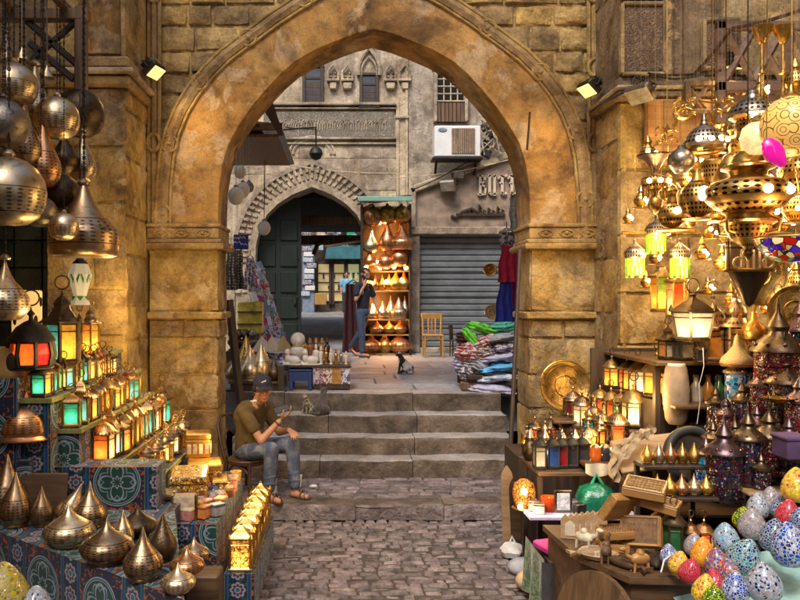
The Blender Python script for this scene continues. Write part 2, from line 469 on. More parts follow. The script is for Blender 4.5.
M['m_lime'] = mmosaic('lime_mosaic', [(.35, .5, .03), (.06, .22, .03), (.75, .65, .05), (.5, .6, .1)], (.02, .03, .02), 40, .03)
M['m_mixed'] = mmosaic('mixed_mosaic', [(.65, .06, .05), (.1, .1, .4), (.7, .35, .1), (.5, .45, .5), (.25, .04, .2)], (.35, .3, .36), 46)
M['m_gold'] = mmosaic('gold_mosaic', [(.5, .33, .04), (.62, .45, .08), (.3, .22, .03)], (.7, .6, .25), 50)
M['beads'] = mmosaic('bead_work', [(.16, .01, .03), (.05, .015, .12), (.02, .08, .1), (.22, .03, .03), (.3, .25, .22), (.03, .03, .1), (.05, .012, .02)], (.012, .01, .009), 75, 0, .12, .16)
M['beads_r'] = mmosaic('red_bead_work', [(.3, .012, .02), (.18, .01, .04), (.4, .05, .03), (.06, .01, .02), (.4, .3, .2)], (.02, .011, .008), 75, .06, .12, .15)
M['beads_b'] = mmosaic('blue_bead_work', [(.4, .48, .55), (.02, .07, .3), (.05, .25, .4), (.5, .55, .6), (.02, .04, .2)], (.4, .42, .45), 34, .12, .15, .06)
M['tiffany'] = mmosaic('flower_leadlight', [(.8, .6, .35), (.75, .5, .25), (.1, .05, .45), (.5, .04, .03), (.85, .7, .45), (.12, .3, .1)], (.03, .02, .015), 24, .35, .2, .06)
M['inlay'] = mmosaic_('shell_inlay', [(.7, .42, .12), (.85, .7, .4), (.3, .12, .03), (.6, .3, .07), (.8, .55, .2)], (.12, .05, .015), 48, 0, .25, .09)
def mkhayamiya():
 g = G('applique_cloth'); n = g.n.new('ShaderNodeTexCoord'); u, v, _ = g.sep(n.outputs['UV'])
 P = .54
 x = g.math('FRACT', u / P) * P
 def pol(cx, py, px_):
  dx = px_ - cx; dy = (g.math('FRACT', v / py) - .5) * py
  r = g.math('SQRT', dx * dx + dy * dy); th = g.math('ARCTAN2', dy, dx)
  return r, th
 r, th = pol(.18, .36, x)
 nz = g.coord('UV', False)
 sw = X(g, g.noise(nz, 20, 2, .5, 1.6))
 navy = (.008, .014, .05); orange = (.52, .13, .025); white = (.42, .47, .55); green = (.01, .075, .05); teal = (.02, .2, .24); blue = (.012, .06, .24)
 c = g.mix(sw > .57, navy, orange)
 c = g.mix(r < .165, c, navy)
 c = g.mix(r < .158, c, blue)
 c = g.mix(r < .148, c, green)
 pet = r - (g.math('ABSOLUTE', g.math('COSINE', th * 2)) * .075 + .045)
 c = g.mix(g.math('ABSOLUTE', pet) < .008, c, white)
 pet2 = r - (g.math('ABSOLUTE', g.math('SINE', th * 4)) * .035 + .085)
 c = g.mix(g.math('ABSOLUTE', pet2) < .0045, c, (.36, .42, .55))
 pet3 = r - (g.math('ABSOLUTE', g.math('COSINE', th * 4)) * .02 + .018)
 c = g.mix(g.math('ABSOLUTE', pet3) < .006, c, white)
 c = g.mix(g.math('ABSOLUTE', r - .153) < .004, c, (.38, .48, .55))
 c = g.mix(g.math('ABSOLUTE', r - .14) < .002, c, (.5, .55, .58))
 st = x > .36
 r2, t2 = pol(.45, .12, x)
 s = g.mix(sw > .56, navy, (.03, .1, .1))
 s = g.mix(r2 < .052, s, (.16, .03, .06))
 s = g.mix(g.math('ABSOLUTE', r2 - (g.math('ABSOLUTE', g.math('COSINE', t2 * 4)) * .014 + .034)) < .0065, s, white)
 s = g.mix(r2 < .022, s, teal)
 s = g.mix(g.math('ABSOLUTE', r2 - .018) < .004, s, white)
 e = g.math('ABSOLUTE', x - .45)
 s = g.mix(e > .062, s, teal); s = g.mix(e > .068, s, blue); s = g.mix(e > .082, s, navy); s = g.mix(e > .0865, s, (.28, .36, .16))
 c = g.mix(st, c, s)
 c = g.mix(.4, c, g.ramp(g.noise(nz, 7, 5), [(.3, (.6, .6, .6)), (.65, (1.15, 1.15, 1.15))]), 'MULTIPLY')
 c = g.hsv(c, .5, 1.05, .6)
 wv = X(g, g.noise(nz, 160, 2))
 return g.fin(c, .85, 0, g.bump(wv, .35, .003), Sheen_Weight=.15)
M['khay'] = mkhayamiya()
def mfabric(name, a, b, sc=9, dist=1.0, rough=.85):
 g = G(name); v = g.coord('Object')
 n = g.noise(v, sc, 3, .5, dist)
 c = g.mix(X(g, n) > .5, a, b)
 return g.fin(c, rough, 0, g.bump(g.noise(v, 120, 2), .3, .003), Sheen_Weight=.2)
for nm, c in (('navy', (.017, .017, .035)), ('olive', (.095, .06, .018)), ('jeans', (.045, .07, .125)), ('jeans_grey', (.12, .12, .15)), ('black', (.014, .013, .014)), ('charcoal', (.045, .04, .042)), ('white', (.62, .6, .58)),
              ('lime', (.16, .6, .06)), ('mint', (.1, .5, .36)), ('sky', (.12, .4, .7)), ('lilac', (.42, .4, .55)), ('grey', (.32, .32, .36)), ('cream', (.55, .46, .34)), ('maroon', (.045, .006, .01)),
              ('crimson', (.42, .014, .06)), ('royal', (.02, .03, .3)), ('magenta', (.45, .03, .2)), ('sand', (.42, .3, .17)), ('pale_teal', (.3, .5, .48)), ('steel', (.2, .25, .33)), ('purple', (.09, .045, .12)), ('seagreen', (.02, .3, .17))):
 M['c_' + nm] = mplain(nm + '_cloth', c, .85, 0, .3, 11, .4, 140)
M['f_print'] = mfabric('printed_cloth', (.5, .48, .52), (.09, .06, .12), 22)
M['f_redprint'] = mfabric('red_printed_cloth', (.35, .05, .06), (.5, .42, .42), 18)
M['f_scarf'] = mfabric('patterned_scarf', (.16, .03, .05), (.5, .44, .4), 26)
M['f_carpet'] = mfabric('kilim_weave', (.13, .03, .09), (.48, .42, .45), 30, 2)
M['f_bluegrey'] = mfabric('pale_blue_print', (.3, .38, .5), (.55, .56, .62), 16)
M['denim'] = None
g_ = G('faded_denim'); v_ = g_.coord('Object'); c_ = g_.ramp(g_.noise(v_, 7, 5, .65, .5), [(.3, (.035, .05, .095)), (.5, (.075, .095, .15)), (.7, (.25, .25, .28))]); M['denim'] = g_.fin(c_, .9, 0, g_.bump(g_.noise(v_, 150, 2), .4, .003))
M['skin'] = mplain('warm_skin', (.42, .2, .115), .5, 0, .12, 12, .1, 90)
M['lips'] = mplain('lips', (.3, .1, .075), .5, 0, .1)
M['eye_white'] = mplain('eye_white', (.7, .66, .62), .2, 0, .03)
M['hair'] = mplain('black_hair', (.014, .011, .01), .5, 0, .4, 60, .6, 200)
M['leather'] = mplain('dark_leather', (.06, .025, .014), .4, 0, .3, 16, .2)
M['rubber'] = mplain('black_rubber', (.02, .019, .018), .6, 0, .3, 16, .2)
M['plastic_blk'] = mplain('black_plastic', (.02, .02, .022), .3, 0, .2)
M['blue_plastic'] = mplain('blue_plastic', (.012, .035, .14), .4, 0, .2, 8)
M['ac_white'] = mplain('appliance_white', (.72, .72, .7), .45, 0, .08, 5)
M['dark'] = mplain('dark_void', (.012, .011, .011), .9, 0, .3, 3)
M['shut'] = mplain('grey_shutter', (.2, .22, .24), .5, .5, .22, 3, .15)
M['marble'] = mplain('marbled_fascia', (.27, .2, .15), .5, 0, .45, 5, .1)
M['letter'] = mplain('cream_letters', (.62, .52, .38), .55, 0, .15, 6)
M['alabaster'] = mplain('white_alabaster', (.62, .58, .53), .35, 0, .15, 14, .1, Subsurface_Weight=.15)
M['bone'] = mplain('camel_bone', (.6, .5, .36), .45, 0, .3, 20, .15)
M['terracotta'] = mplain('painted_pottery', (.42, .19, .08), .5, 0, .35, 25, .1, 60, 0, .4)
M['paper'] = mplain('white_paper', (.68, .67, .64), .8, 0, .08, 4)
M['sign_blue'] = mplain('blue_enamel', (.02, .03, .2), .35, 0, .3, 6)
M['straw'] = mplain('straw', (.5, .36, .16), .8, 0, .35, 40, .5, 120)
M['green_tile'] = mplain('green_black_tiles', (.02, .026, .016), .3, 0, .5, 6, .15, 20, .4)
M['pot_yellow'] = mplain('yellow_panel', (.5, .4, .06), .5, 0, .5, 9)
def mcat(name, a, b, sc, th):
 g = G(name); v = g.coord('Object'); n = X(g, g.noise(v, sc, 2, .5, .4))
 c = g.mix(n > th, a, b)
 return g.fin(c, .8, 0, g.bump(g.noise(v, 220, 2), .5, .004), Sheen_Weight=.3)
M['fur_bw'] = mcat('black_white_fur', (.6, .57, .53), (.012, .012, .012), 7, .5)
M['fur_tabby'] = mcat('tabby_fur', (.34, .28, .17), (.06, .05, .035), 30, .5)
M['fur_dark'] = mcat('dark_fur', (.035, .026, .022), (.07, .045, .035), 25, .55)
def fbm(x, y, z, s=1.0): return noise.fractal(Vector((x * s, y * s, z * s)), 1.0, 2.0, 3)
def struct(o, kind='structure'): o['kind'] = kind; return o
def stone(mb, w, h, d, M_, mat=0, rough=.012, nx=4, ny=3, bev=.018, back=.03):
 """one dressed stone: face in local XY (w x h) looking along +Z, sunk edges"""
 s = rnd.random() * 50
 vs = []; nxx, nyy = nx + 2, ny + 2
 us = [0] + [bev + (w - 2 * bev) * i / nx for i in range(nx + 1)] + [w]
 vv = [0] + [bev + (h - 2 * bev) * i / ny for i in range(ny + 1)] + [h]
 for j, y in enumerate(vv):
  for i, x in enumerate(us):
   edge = i in (0, len(us) - 1) or j in (0, len(vv) - 1)
   ring = i in (1, len(us) - 2) or j in (1, len(vv) - 2)
   z = -back if edge else d + rough * (noise.noise(Vector((x * 6 + s, y * 6, s))) * 1.3 + noise.noise(Vector((x * 17 + s, y * 17, s))) * .6)
   ox = oy = 0
   if ring: z -= bev * .35 + rough * .3
   if not edge or True:
    ox = rough * .7 * noise.noise(Vector((x * 9, y * 9 + s, 3.1))); oy = rough * .7 * noise.noise(Vector((x * 9, y * 9 + s, 8.7)))
   vs.append((x + ox, y + oy, z))
 W = len(us)
 fs = [(j * W + i, j * W + i + 1, (j + 1) * W + i + 1, (j + 1) * W + i) for j in range(len(vv) - 1) for i in range(W - 1)]
 mb.add(vs, fs, mat, True, M_)
g = MB(); g.box((0, 20, -.3), (260, 260, .5)); struct(g.build('ground', M['joint']))
mb = MB(); y = .6
while y < 7.27:
 dpt = rnd.uniform(.06, .105); x = -2.6 + rnd.uniform(0, .2)
 while x < 3.4:
  w = rnd.uniform(.08, .21)
  if y > 2.2 or rnd.random() < .9:
   px_, py_ = x + .005, y + .004
   ang = rnd.uniform(-.035, .035)
   stone(mb, w - .011, min(dpt, 7.28 - y) - .009, rnd.uniform(-.016, .008), T(px_, py_, 0) @ RZ(ang) @ RX(rnd.uniform(-.04, .04)) @ RY(rnd.uniform(-.04, .04)), 0, .011, 3, 2, .01, .022)
  x += w
 y += dpt
struct(mb.build('street', M['cobble']))
g = MB(); g.box((.4, 3.9, -.035), (6.2, 6.7, .03)); struct(g.build('street_bedding', M['joint']))
def ledge(mb, x0, x1, y0, y1, z0, z1, joints, mat=0, rough=.01, seedx=0):
 """a worn stone tread: front face and top made of long blocks"""
 xs = [x0] + joints + [x1]
 for a, b in zip(xs[:-1], xs[1:]):
  n = max(3, int((b - a) / .09)); vs = []; s = rnd.random() * 40; gp = .004
  dip = rnd.uniform(-.006, .006)
  prof = [(y0 + .004, z0 - .02), (y0, z0 + (z1 - z0) * .35), (y0, z0 + (z1 - z0) * .7), (y0 + .001, z1 - .016), (y0 + .007, z1 - .004), (y0 + .02, z1), (y0 + (y1 - y0) * .5, z1 - .006), (y1 + .03, z1)]
  for i in range(n + 1):
   x = a + gp + (b - a - 2 * gp) * i / n
   for k, (yy, zz) in enumerate(prof):
    d = noise.noise(Vector((x * 3 + s, k * .9, s))) * rough + noise.noise(Vector((x * 11, k * 1.7, s))) * rough * .6
    wear = -.012 * math.exp(-((x - .35) / .6) ** 2) if k >= 3 else 0
    vs.append((x, yy + d * (1 if k < 5 else .2), zz + dip + wear + (d * .7 if k >= 3 else 0)))
  m = len(prof)
  fs = [(i * m + k, (i + 1) * m + k, (i + 1) * m + k + 1, i * m + k + 1) for i in range(n) for k in range(m - 1)]
  fs += [tuple(range(m)), tuple(n * m + k for k in range(m))[::-1]]
  mb.add(vs, fs, mat, True)
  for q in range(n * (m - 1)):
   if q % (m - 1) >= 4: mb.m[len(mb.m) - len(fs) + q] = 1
ZS = [.14, .325, .52, .73, .955]; YS = [7.3, 8.42, 8.74, 9.06, 9.4]
st = MB()
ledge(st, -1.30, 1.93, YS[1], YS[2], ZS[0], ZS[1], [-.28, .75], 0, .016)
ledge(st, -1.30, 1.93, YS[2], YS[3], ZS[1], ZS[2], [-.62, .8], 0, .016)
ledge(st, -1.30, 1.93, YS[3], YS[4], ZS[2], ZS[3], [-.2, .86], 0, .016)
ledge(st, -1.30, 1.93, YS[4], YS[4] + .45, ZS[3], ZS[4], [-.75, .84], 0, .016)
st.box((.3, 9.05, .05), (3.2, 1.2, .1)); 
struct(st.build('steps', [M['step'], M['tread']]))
sl = MB()
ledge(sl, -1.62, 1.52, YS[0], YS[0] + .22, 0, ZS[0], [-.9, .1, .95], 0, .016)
y = YS[0] + .25
while y < 8.44:
 dpt = rnd.uniform(.09, .15); x = -1.62
 while x < 1.95:
  w = rnd.uniform(.14, .36)
  stone(sl, w - .01, dpt - .008, rnd.uniform(-.006, .004), T(x + .004, y, ZS[0] - .004) @ RX(rnd.uniform(-.015, .015)), 0, .008, 3, 2, .01, .02)
  x += w
 y += dpt
sl.box((.15, 7.9, .05), (3.5, 1.1, .12))
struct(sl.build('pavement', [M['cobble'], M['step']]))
cy = MB(); y = 9.86
while y < 17.6:
 dpt = rnd.uniform(.5, .75); x = -5.2 + rnd.uniform(0, .4)
 while x < 5.4:
  w = rnd.uniform(.6, 1.2)
  stone(cy, w - .008, dpt - .008, 0, T(x, y, .952), 0, .004, 4, 4, .012, .02)
  x += w
 y += dpt
cy.box((0, 13.6, .66), (11, 7.6, .5))
struct(cy.build('courtyard', M['flag']))
ln = MB()
ln.grid(lambda u, v: (-5 + u * 8, 17.5 + v * 20.5, .957 + .83 * v + .012 * noise.noise(Vector((u * 9, v * 20, 0)))), 24, 40)
struct(ln.build('lane', M['flag']))
CX = .305
INTR = [(0, 4.95), (.2, 4.90), (.43, 4.81), (.64, 4.72), (.83, 4.61), (.98, 4.48), (1.13, 4.32), (1.28, 4.14), (1.42, 3.94), (1.53, 3.74), (1.595, 3.52), (1.63, 3.28), (1.64, 3.0), (1.64, 2.62)]
OUTR = [(0, 5.62), (.36, 5.45), (.73, 5.25), (1.05, 5.04), (1.32, 4.84), (1.56, 4.66), (1.74, 4.48), (1.9, 4.28), (2.02, 4.08), (2.11, 3.86), (2.17, 3.6), (2.2, 3.3), (2.21, 3.0), (2.21, 2.62)]
def dens(pl, n=3):
 out = []
 for a, b in zip(pl[:-1], pl[1:]):
  for k in range(n): out.append((a[0] + (b[0] - a[0]) * k / n, a[1] + (b[1] - a[1]) * k / n))
 return out + [pl[-1]]
def full(pl):
 return [(-x, z) for x, z in reversed(pl)] + [(x, z) for x, z in pl[1:]]
gate = thing('stone_gateway', 'weathered ochre stone gateway with a pointed arch spanning the steps', 'gateway', (0, 8, 0))
YF, YB = 7.96, 8.6
it = full(dens(INTR)); ot = full(dens(OUTR))
ab = MB(); n = len(it); NR = 6; vs = []
for (xi, zi), (xo, zo) in zip(it, ot):
 for k in range(NR + 1):
  t = k / NR; x = xi + (xo - xi) * t; z = zi + (zo - zi) * t
  vs.append((CX + x, YF - 8 + .012 * fbm(x, z, 0, 2.2) + (.02 if k == 0 else 0), z))
 for k in (0, 1):
  y_ = YB - 8 - k * .0
 vs.append((CX + xi * .995, YF - 8 + .06, zi * 1.0 - .012)); vs.append((CX + xi, YF - 8 + .3, zi + .006)); vs.append((CX + xi, YB - 8, zi)); vs.append((CX + xo, YB - 8, zo))
W = NR + 5
fs = []
for i in range(n - 1):
 for k in range(NR): fs.append((i * W + k, (i + 1) * W + k, (i + 1) * W + k + 1, i * W + k + 1))
 seq = [0, NR + 1, NR + 2, NR + 3, NR + 4]
 for a, b in zip(seq[:-1], seq[1:]): fs.append((i * W + a, (i + 1) * W + a, (i + 1) * W + b, i * W + b))
ab.add(vs, fs, 0, True)
ab.build('arch', M['plaster'], gate)
co = MB(); TOP = 8.4
for s in (1, -1):
 pl = dens(OUTR)
 for (xa, za), (xb, zb) in zip(pl[:-1], pl[1:]):
  if xb - xa < 1e-4: continue
  vs = [(CX + s * xa, .07, za), (CX + s * xb, .07, zb), (CX + s * xb, .07, TOP), (CX + s * xa, .07, TOP), (CX + s * xa, .6, za), (CX + s * xb, .6, zb), (CX + s * xb, .6, TOP), (CX + s * xa, .6, TOP)]
  co.add(vs, [(0, 1, 2, 3), (4, 7, 6, 5), (3, 2, 6, 7), (0, 4, 5, 1)], 0)
 co.box((CX + s * (2.21 + .12), .34, 5.5), (.24, .52, 5.8))
co.build('wall_core', M['rough'], gate)
def inside_outer(x, z):
 x = abs(x)
 for (xa, za), (xb, zb) in zip(OUTR[:-1], OUTR[1:]):
  if xa <= x <= xb and xb > xa:
   return z < za + (zb - za) * (x - xa) / (xb - xa) - .14
 return False
ms = MB(); z = 3.0
while z < TOP:
 h = rnd.uniform(.2, .3); x = -2.4
 while x < 2.42:
  w = rnd.uniform(.26, .58); xe = min(x + w, 2.42)
  if xe - x > .08 and not (inside_outer(x, z + h) and inside_outer(xe, z + h)) and abs(x + (xe - x) / 2) * 1 > -1:
   if not (abs(x) < 2.2 and abs(xe) < 2.2 and inside_outer(x if abs(x) > abs(xe) else xe, z + h)):
    stone(ms, xe - x - .014, h - .014, rnd.uniform(.0, .018), T(CX + x, .05, z) @ RX(PI / 2), 0, .02, 6, 4, .014, .03)
  x += w
 z += h
ms.build('masonry', M['rough'], gate)
mo = MB(); path = [(x, z) for x, z in full(dens(OUTR, 4))]
def offp(pl, d):
 out = []
 for k in range(len(pl)):
  a = Vector(pl[max(k - 1, 0)]); b = Vector(pl[min(k + 1, len(pl) - 1)]); t = (b - a).normalized()
  out.append((pl[k][0] - t.y * d, pl[k][1] + t.x * d))
 return out
for d, r in ((-.075, .017), (.0, .013), (.07, .02)):
 mo.tube([(CX + x, -.05, z) for x, z in offp(path, d)], r, 7)
mo.tube([(CX + x, -.012, z) for x, z in path], .07, 8)
acc = 0; last = path[0]; nxt = .35
for p in path[1:]:
 acc += math.hypot(p[0] - last[0], p[1] - last[1]); last = p
 if acc > nxt:
  nxt += .72
  mo.tube([(CX + p[0] + .085 * math.cos(a), -.06, p[1] + .085 * math.sin(a)) for a in [2 * PI * k / 14 for k in range(14)]], .014, 6, closed=True)
  mo.ball((CX + p[0], -.065, p[1]), .028)
for s in (-1, 1):       # straight frame mouldings up the outer edges
 xx = CX + s * 2.31
 for dx, r in ((-.055, .022), (0, .03), (.055, .022)): mo.tube([(xx + dx, -.02, 2.9), (xx + dx, -.02, TOP)], r, 7)
 for k in range(8):
  zc = 3.75 + k * .78
  mo.tube([(xx + .07 * math.cos(a), -.045, zc + .09 * math.sin(a)) for a in [2 * PI * q / 14 for q in range(14)]], .02, 6, closed=True)
mo.build('arch_moulding', M['mould'], gate)
for s in (-1, 1):
 xi = CX + s * 1.64; xo = CX + s * 2.37
 c = (xi + xo) / 2; w = abs(xo - xi)
 im = MB()
 im.box((c - s * .012, .268, 2.715), (w + .06, .70, .05), bev=.012)
 im.tube([(xo, -.09, 2.66), (xi - s * .05, -.09, 2.66), (xi - s * .05, .62, 2.66)], .035, 8)
 im.box((c - s * .006, .275, 2.80), (w + .03, .68, .115), bev=.01)
 im.box((c - s * .012, .268, 2.88), (w + .05, .70, .04), bev=.01)
 for k in range(3):
  xx = xo - s * (.14 + .22 * k)
  im.tube([(xx + .07 * math.cos(a), -.07, 2.80 + .035 * math.sin(a)) for a in [2 * PI * q / 12 for q in range(12)]], .011, 5, closed=True)
  im.ball((xx, -.07, 2.80), .02)
 im.build('impost', M['mould'], gate)
 pr = MB()
 zs = [0, .42, .95, 1.31, 1.70, 1.90, 1.975, 2.64]
 for k in range(len(zs) - 1):
  a, b = zs[k], zs[k + 1]; out = {4: .02, 5: .045}.get(k, 0.0)
  if k == 5:
   pr.box((c - s * .02, .275, (a + b) / 2), (w + .05, .70, b - a), bev=.015); continue
  pr.box((c + s * .01, .31, (a + b) / 2), (w - .03, .58, b - a - .002))
  cuts = [0, w] if k in (6,) else [0, w * rnd.uniform(.4, .62), w]
  for u0, u1 in zip(cuts[:-1], cuts[1:]):
   stone(pr, u1 - u0 - .008, b - a - .008, .028 + out, T(min(xi, xo) + u0 + .004, .03, a + .004) @ RX(PI / 2), 0, .014, 7, 5, .016, .03)
  Mx = T(xi, .02 if s > 0 else .62, a + .004) @ RZ(R(-90) if s > 0 else R(90)) @ RX(PI / 2)
  if s > 0: Mx = T(xi + .03, .62, a + .004) @ RZ(R(-90)) @ RX(PI / 2)
  else: Mx = T(xi - .03, 0, a + .004) @ RZ(R(90)) @ RX(PI / 2)
  stone(pr, .61, b - a - .008, .03 + out * .5, Mx, 0, .012, 6, 4, .014, .03)
 pr.build('pier', M['plaster'] if False else M['gate'], gate)
def courses(mb, x0, x1, z0, z1, y, M0=None, lo=.3, hi=.52, rough=.014, d=.02, mat=0):
 z = z0
 while z < z1 - .05:
  h = min(rnd.uniform(lo, hi), z1 - z)
  if z1 - z - h < .15: h = z1 - z
  x = x0
  while x < x1 - .02:
   w = rnd.uniform(.45, .95)
   if x1 - x - w < .25: w = x1 - x
   Mx = T(x + .004, y, z + .004) @ RX(PI / 2)
   stone(mb, w - .008, h - .008, d + rnd.uniform(-.004, .008), (M0 @ Mx) if M0 is not None else Mx, mat, rough, max(3, int(w / .1)), max(3, int(h / .09)), .015, .03)
   x += w
  z += h
bl = thing('stone_buttress', 'ochre stone buttress with a moulded capital beside the lantern steps', 'buttress', (-2.46, 7.2, 0))
b = MB(); b.box((0, .72, 4.2), (.74, 1.38, 8.4)); b.build('core', M['gate'], bl)
b = MB(); courses(b, -.38, .38, 0, 4.12, .03, None, .32, .56, .018)
courses(b, 0, .78, 0, 4.12, 0, T(.37, .02, 0) @ RZ(R(90)), .32, .56, .014); b.build('masonry', M['gate'], bl)
b = MB()
b.box((0, .38, 4.17), (.86, .84, .1), bev=.02); b.box((0, .36, 4.26), (.94, .88, .05), 1, bev=.012); b.box((0, .38, 4.35), (.84, .82, .11), bev=.02)
b.build('capital', [M['mould'], M['pale']], bl)
b = MB(); courses(b, -.36, -.1, 4.42, 8.4, .05, None, .8, 1.4, .012); courses(b, -.09, .34, 4.42, 8.4, .02, None, 1.2, 2, .012); courses(b, 0, .75, 4.42, 8.4, 0, T(.34, .03, 0) @ RZ(R(90)), .8, 1.2, .012)
b.build('shaft', M['plaster'], bl)
br = thing('stone_buttress', 'brown stone buttress with carved panels behind the brass hanging lamps', 'buttress', (3.5, 7.2, 0))
b = MB(); b.box((0, .9, 4.2), (1.74, 1.7, 8.4)); b.build('core', M['dull'], br)
b = MB(); courses(b, -.9, .9, 0, 3.98, .03, None, .4, .7, .012); courses(b, 0, .78, 0, 3.98, 0, T(-.86, .8, 0) @ RZ(R(-90)), .35, .6, .014)
b.build('masonry', M['gate'], br)
b = MB()
b.box((-.34, .36, 4.03), (1.2, .9, .07), 0, bev=.015); b.box((-.34, .35, 4.09), (1.24, .94, .035), 1, bev=.01); b.box((-.34, .38, 4.16), (1.16, .86, .1), 0, bev=.02)
b.build('capital', [M['dull'], M['pale']], br)
b = MB(); courses(b, -.89, .9, 4.22, 8.4, .03, None, .8, 1.3, .01); courses(b, 0, .78, 4.22, 8.4, 0, T(-.86, .8, 0) @ RZ(R(-90)), .6, 1, .012); b.build('shaft', M['dull'], br)
for (px0, px1, py0, py1) in ((622, 664, 6, 72), (704, 738, 22, 66), (622, 664, -70, -4)):
 a_, b_ = at(px0, py1, 7.14), at(px1, py0, 7.14)
 q = MB(); cx_, cz_ = (a_.x + b_.x) / 2 - 3.5, (a_.z + b_.z) / 2; w_, h_ = b_.x - a_.x, b_.z - a_.z
 q.box((cx_, -.035, cz_), (w_, .06, h_), 0, bev=.01)
 for s in (-1, 1): q.box((cx_ + s * (w_ / 2 + .0), -.05, cz_), (.035, .08, h_ + .04), 1, bev=.008)
 q.box((cx_, -.05, cz_ + h_ / 2 + .02), (w_, .08, .035), 1, bev=.008); q.box((cx_, -.05, cz_ - h_ / 2 - .02), (w_, .08, .035), 1, bev=.008)
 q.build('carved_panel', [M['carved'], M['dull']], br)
for s, x, nm in ((-1, -3.45, 'rough stone side wall behind the hanging metal lamps'), (1, 4.6, 'rough stone side wall behind the shelves of beaded lanterns')):
 w = MB(); w.box((x + s * .25, 3.4, 5.5), (.4, 9.6, 11))
 if s < 0: courses(w, 0, 8.4, 0, 11, 0, T(x + .05, -1.2, 0) @ RZ(R(90)), .3, .5, .02)
 else: courses(w, 0, 8.4, 0, 11, 0, T(x - .05, 7.2, 0) @ RZ(R(-90)), .3, .5, .02)
 o = w.build('side_wall', M['gate' if s < 0 else 'dull']); tag(o, nm, 'wall')
w = MB(); w.box((-3.3, 7.9, 3.6), (.96, .6, 7.2))
courses(w, -3.75, -2.82, 0, 7.2, 7.62, None, .4, .6, .014); o = w.build('return_wall', M['dull']); tag(o, 'dark stone wall in the corner behind the red lantern', 'wall')
tp = thing('tiled_panel', 'dark green tiled panel on the corner wall below the metal lamps', 'tiles', (-2.98, 7.5, 1.6))
q = MB()
for i in range(3):
 for j in range(7): q.box((-.42 + i * .28, 0, .14 + j * .27), (.268, .05, .258), bev=.008)
q.build('tiles', M['green_tile'], tp)
q = MB(); q.box((-.14, -.005, -.03), (.9, .07, .05), bev=.01); q.box((-.14, -.005, 1.92), (.9, .07, .05), bev=.01); q.build('border', M['wood_dark'], tp)
hb = thing('sky_blocker', 'unseen plain house added behind the viewpoint to block sky light', 'house', (0.5, -4.2, 0)); m = MB(); m.box((0, 0, 3.6), (8.4, .5, 7.2)); m.build('wall', M['dull'], hb)  # unseen house added to cut the cool sky light over the stalls
for k in range(3): m = MB(); m.box((-2.4 + 2.4 * k, .26, 4.6), (.9, .06, 1.5), 0, bev=.01); m.build('window', M['dark'], hb)
FY = 17.0
def fx(px, Y=FY): return (px - VX) / F * Y
def fz(py, Y=FY): return H - (py - VY) / F * Y
fac = thing('stone_building', 'pale carved stone building with a large pointed doorway across the courtyard', 'building', (0, FY, 0))
AC_ = fx(312); sc = FY / F
AI = [(0, 187), (8, 190), (20, 195), (34, 204), (45, 215), (52, 229), (56, 246), (56.5, 262), (56.5, 356)]
AO = [(0, 161), (20, 168), (38, 177), (54, 190), (66, 206), (74, 225), (79, 244), (80, 262), (80, 356)]
ai = full(dens([(a * sc, fz(b)) for a, b in AI], 3)); ao = full(dens([(a * sc, fz(b)) for a, b in AO], 3))
wl = MB(); pl = [(a * sc, fz(b)) for a, b in AO]; TOPZ = 9.6
XL, XR = -5.5, 1.25
for s in (-1, 1):
 dp = dens(pl, 3)
 for (xa, za), (xb, zb) in zip(dp[:-1], dp[1:]):
  if xb - xa < 1e-4: continue
  A = AC_ + s * xa; B = AC_ + s * xb
  wl.add([(A, .0, za), (B, .0, zb), (B, .0, TOPZ), (A, .0, TOPZ), (A, .8, za), (B, .8, zb)], [(0, 1, 2, 3), (0, 4, 5, 1)], 0)
xl = AC_ - 80 * sc; xr = AC_ + 80 * sc
wl.box(((XL + xl) / 2, .4, 4.8), (xl - XL, .8, 9.6)); wl.box(((XR + xr) / 2, .4, 4.8), (XR - xr, .8, 9.6))
wl.build('wall', M['pale'], fac)
fw = MB(); z = fz(198)
for (z0, z1) in ((.95, fz(145)),):
 z = z0
 while z < z1 - .05:
  h = .36 if z1 - z > .5 else z1 - z; x = XL
  while x < XR:
   w = rnd.uniform(.5, .9); xe = min(x + w, XR)
   def ins(xx, zz):
    u = abs(xx - AC_)
    if u >= 80 * sc + .01: return False
    for (xa, za), (xb, zb) in zip(pl[:-1], pl[1:]):
     if xa <= u <= xb and xb > xa: return zz < za + (zb - za) * (u - xa) / (xb - xa) - .01
    return True
   if not any(ins(xx, z) for xx in (x, (x + xe) / 2, xe)):
    stone(fw, xe - x - .008, h - .008, .012, T(x, -.005, z) @ RX(PI / 2), 0, .008, 4, 3, .01, .02)
   x = xe
  z += h
fw.build('ashlar_facing', M['pale'], fac)  # pale ashlar stone blocks facing the wall, not brick
av = MB()
def ring(t0, t1, y0, y1, mat):
 n = len(ai); vs = []
 for (xi, zi), (xo, zo) in zip(ai, ao):
  for t, y in ((t0, y0), (t1, y0), (t1, y1), (t0, y1)):
   vs.append((AC_ + xi + (xo - xi) * t, y, zi + (zo - zi) * t))
 fs = []
 for i in range(n - 1):
  for k in range(4): fs.append((i * 4 + k, (i + 1) * 4 + k, (i + 1) * 4 + (k + 1) % 4, i * 4 + (k + 1) % 4))
 av.add(vs, fs, mat, False)
ring(0, .3, -.04, .8, 0); ring(.3, .85, -.035, .5, 0); ring(.86, 1.04, -.09, .3, 0)
N = len(ai)
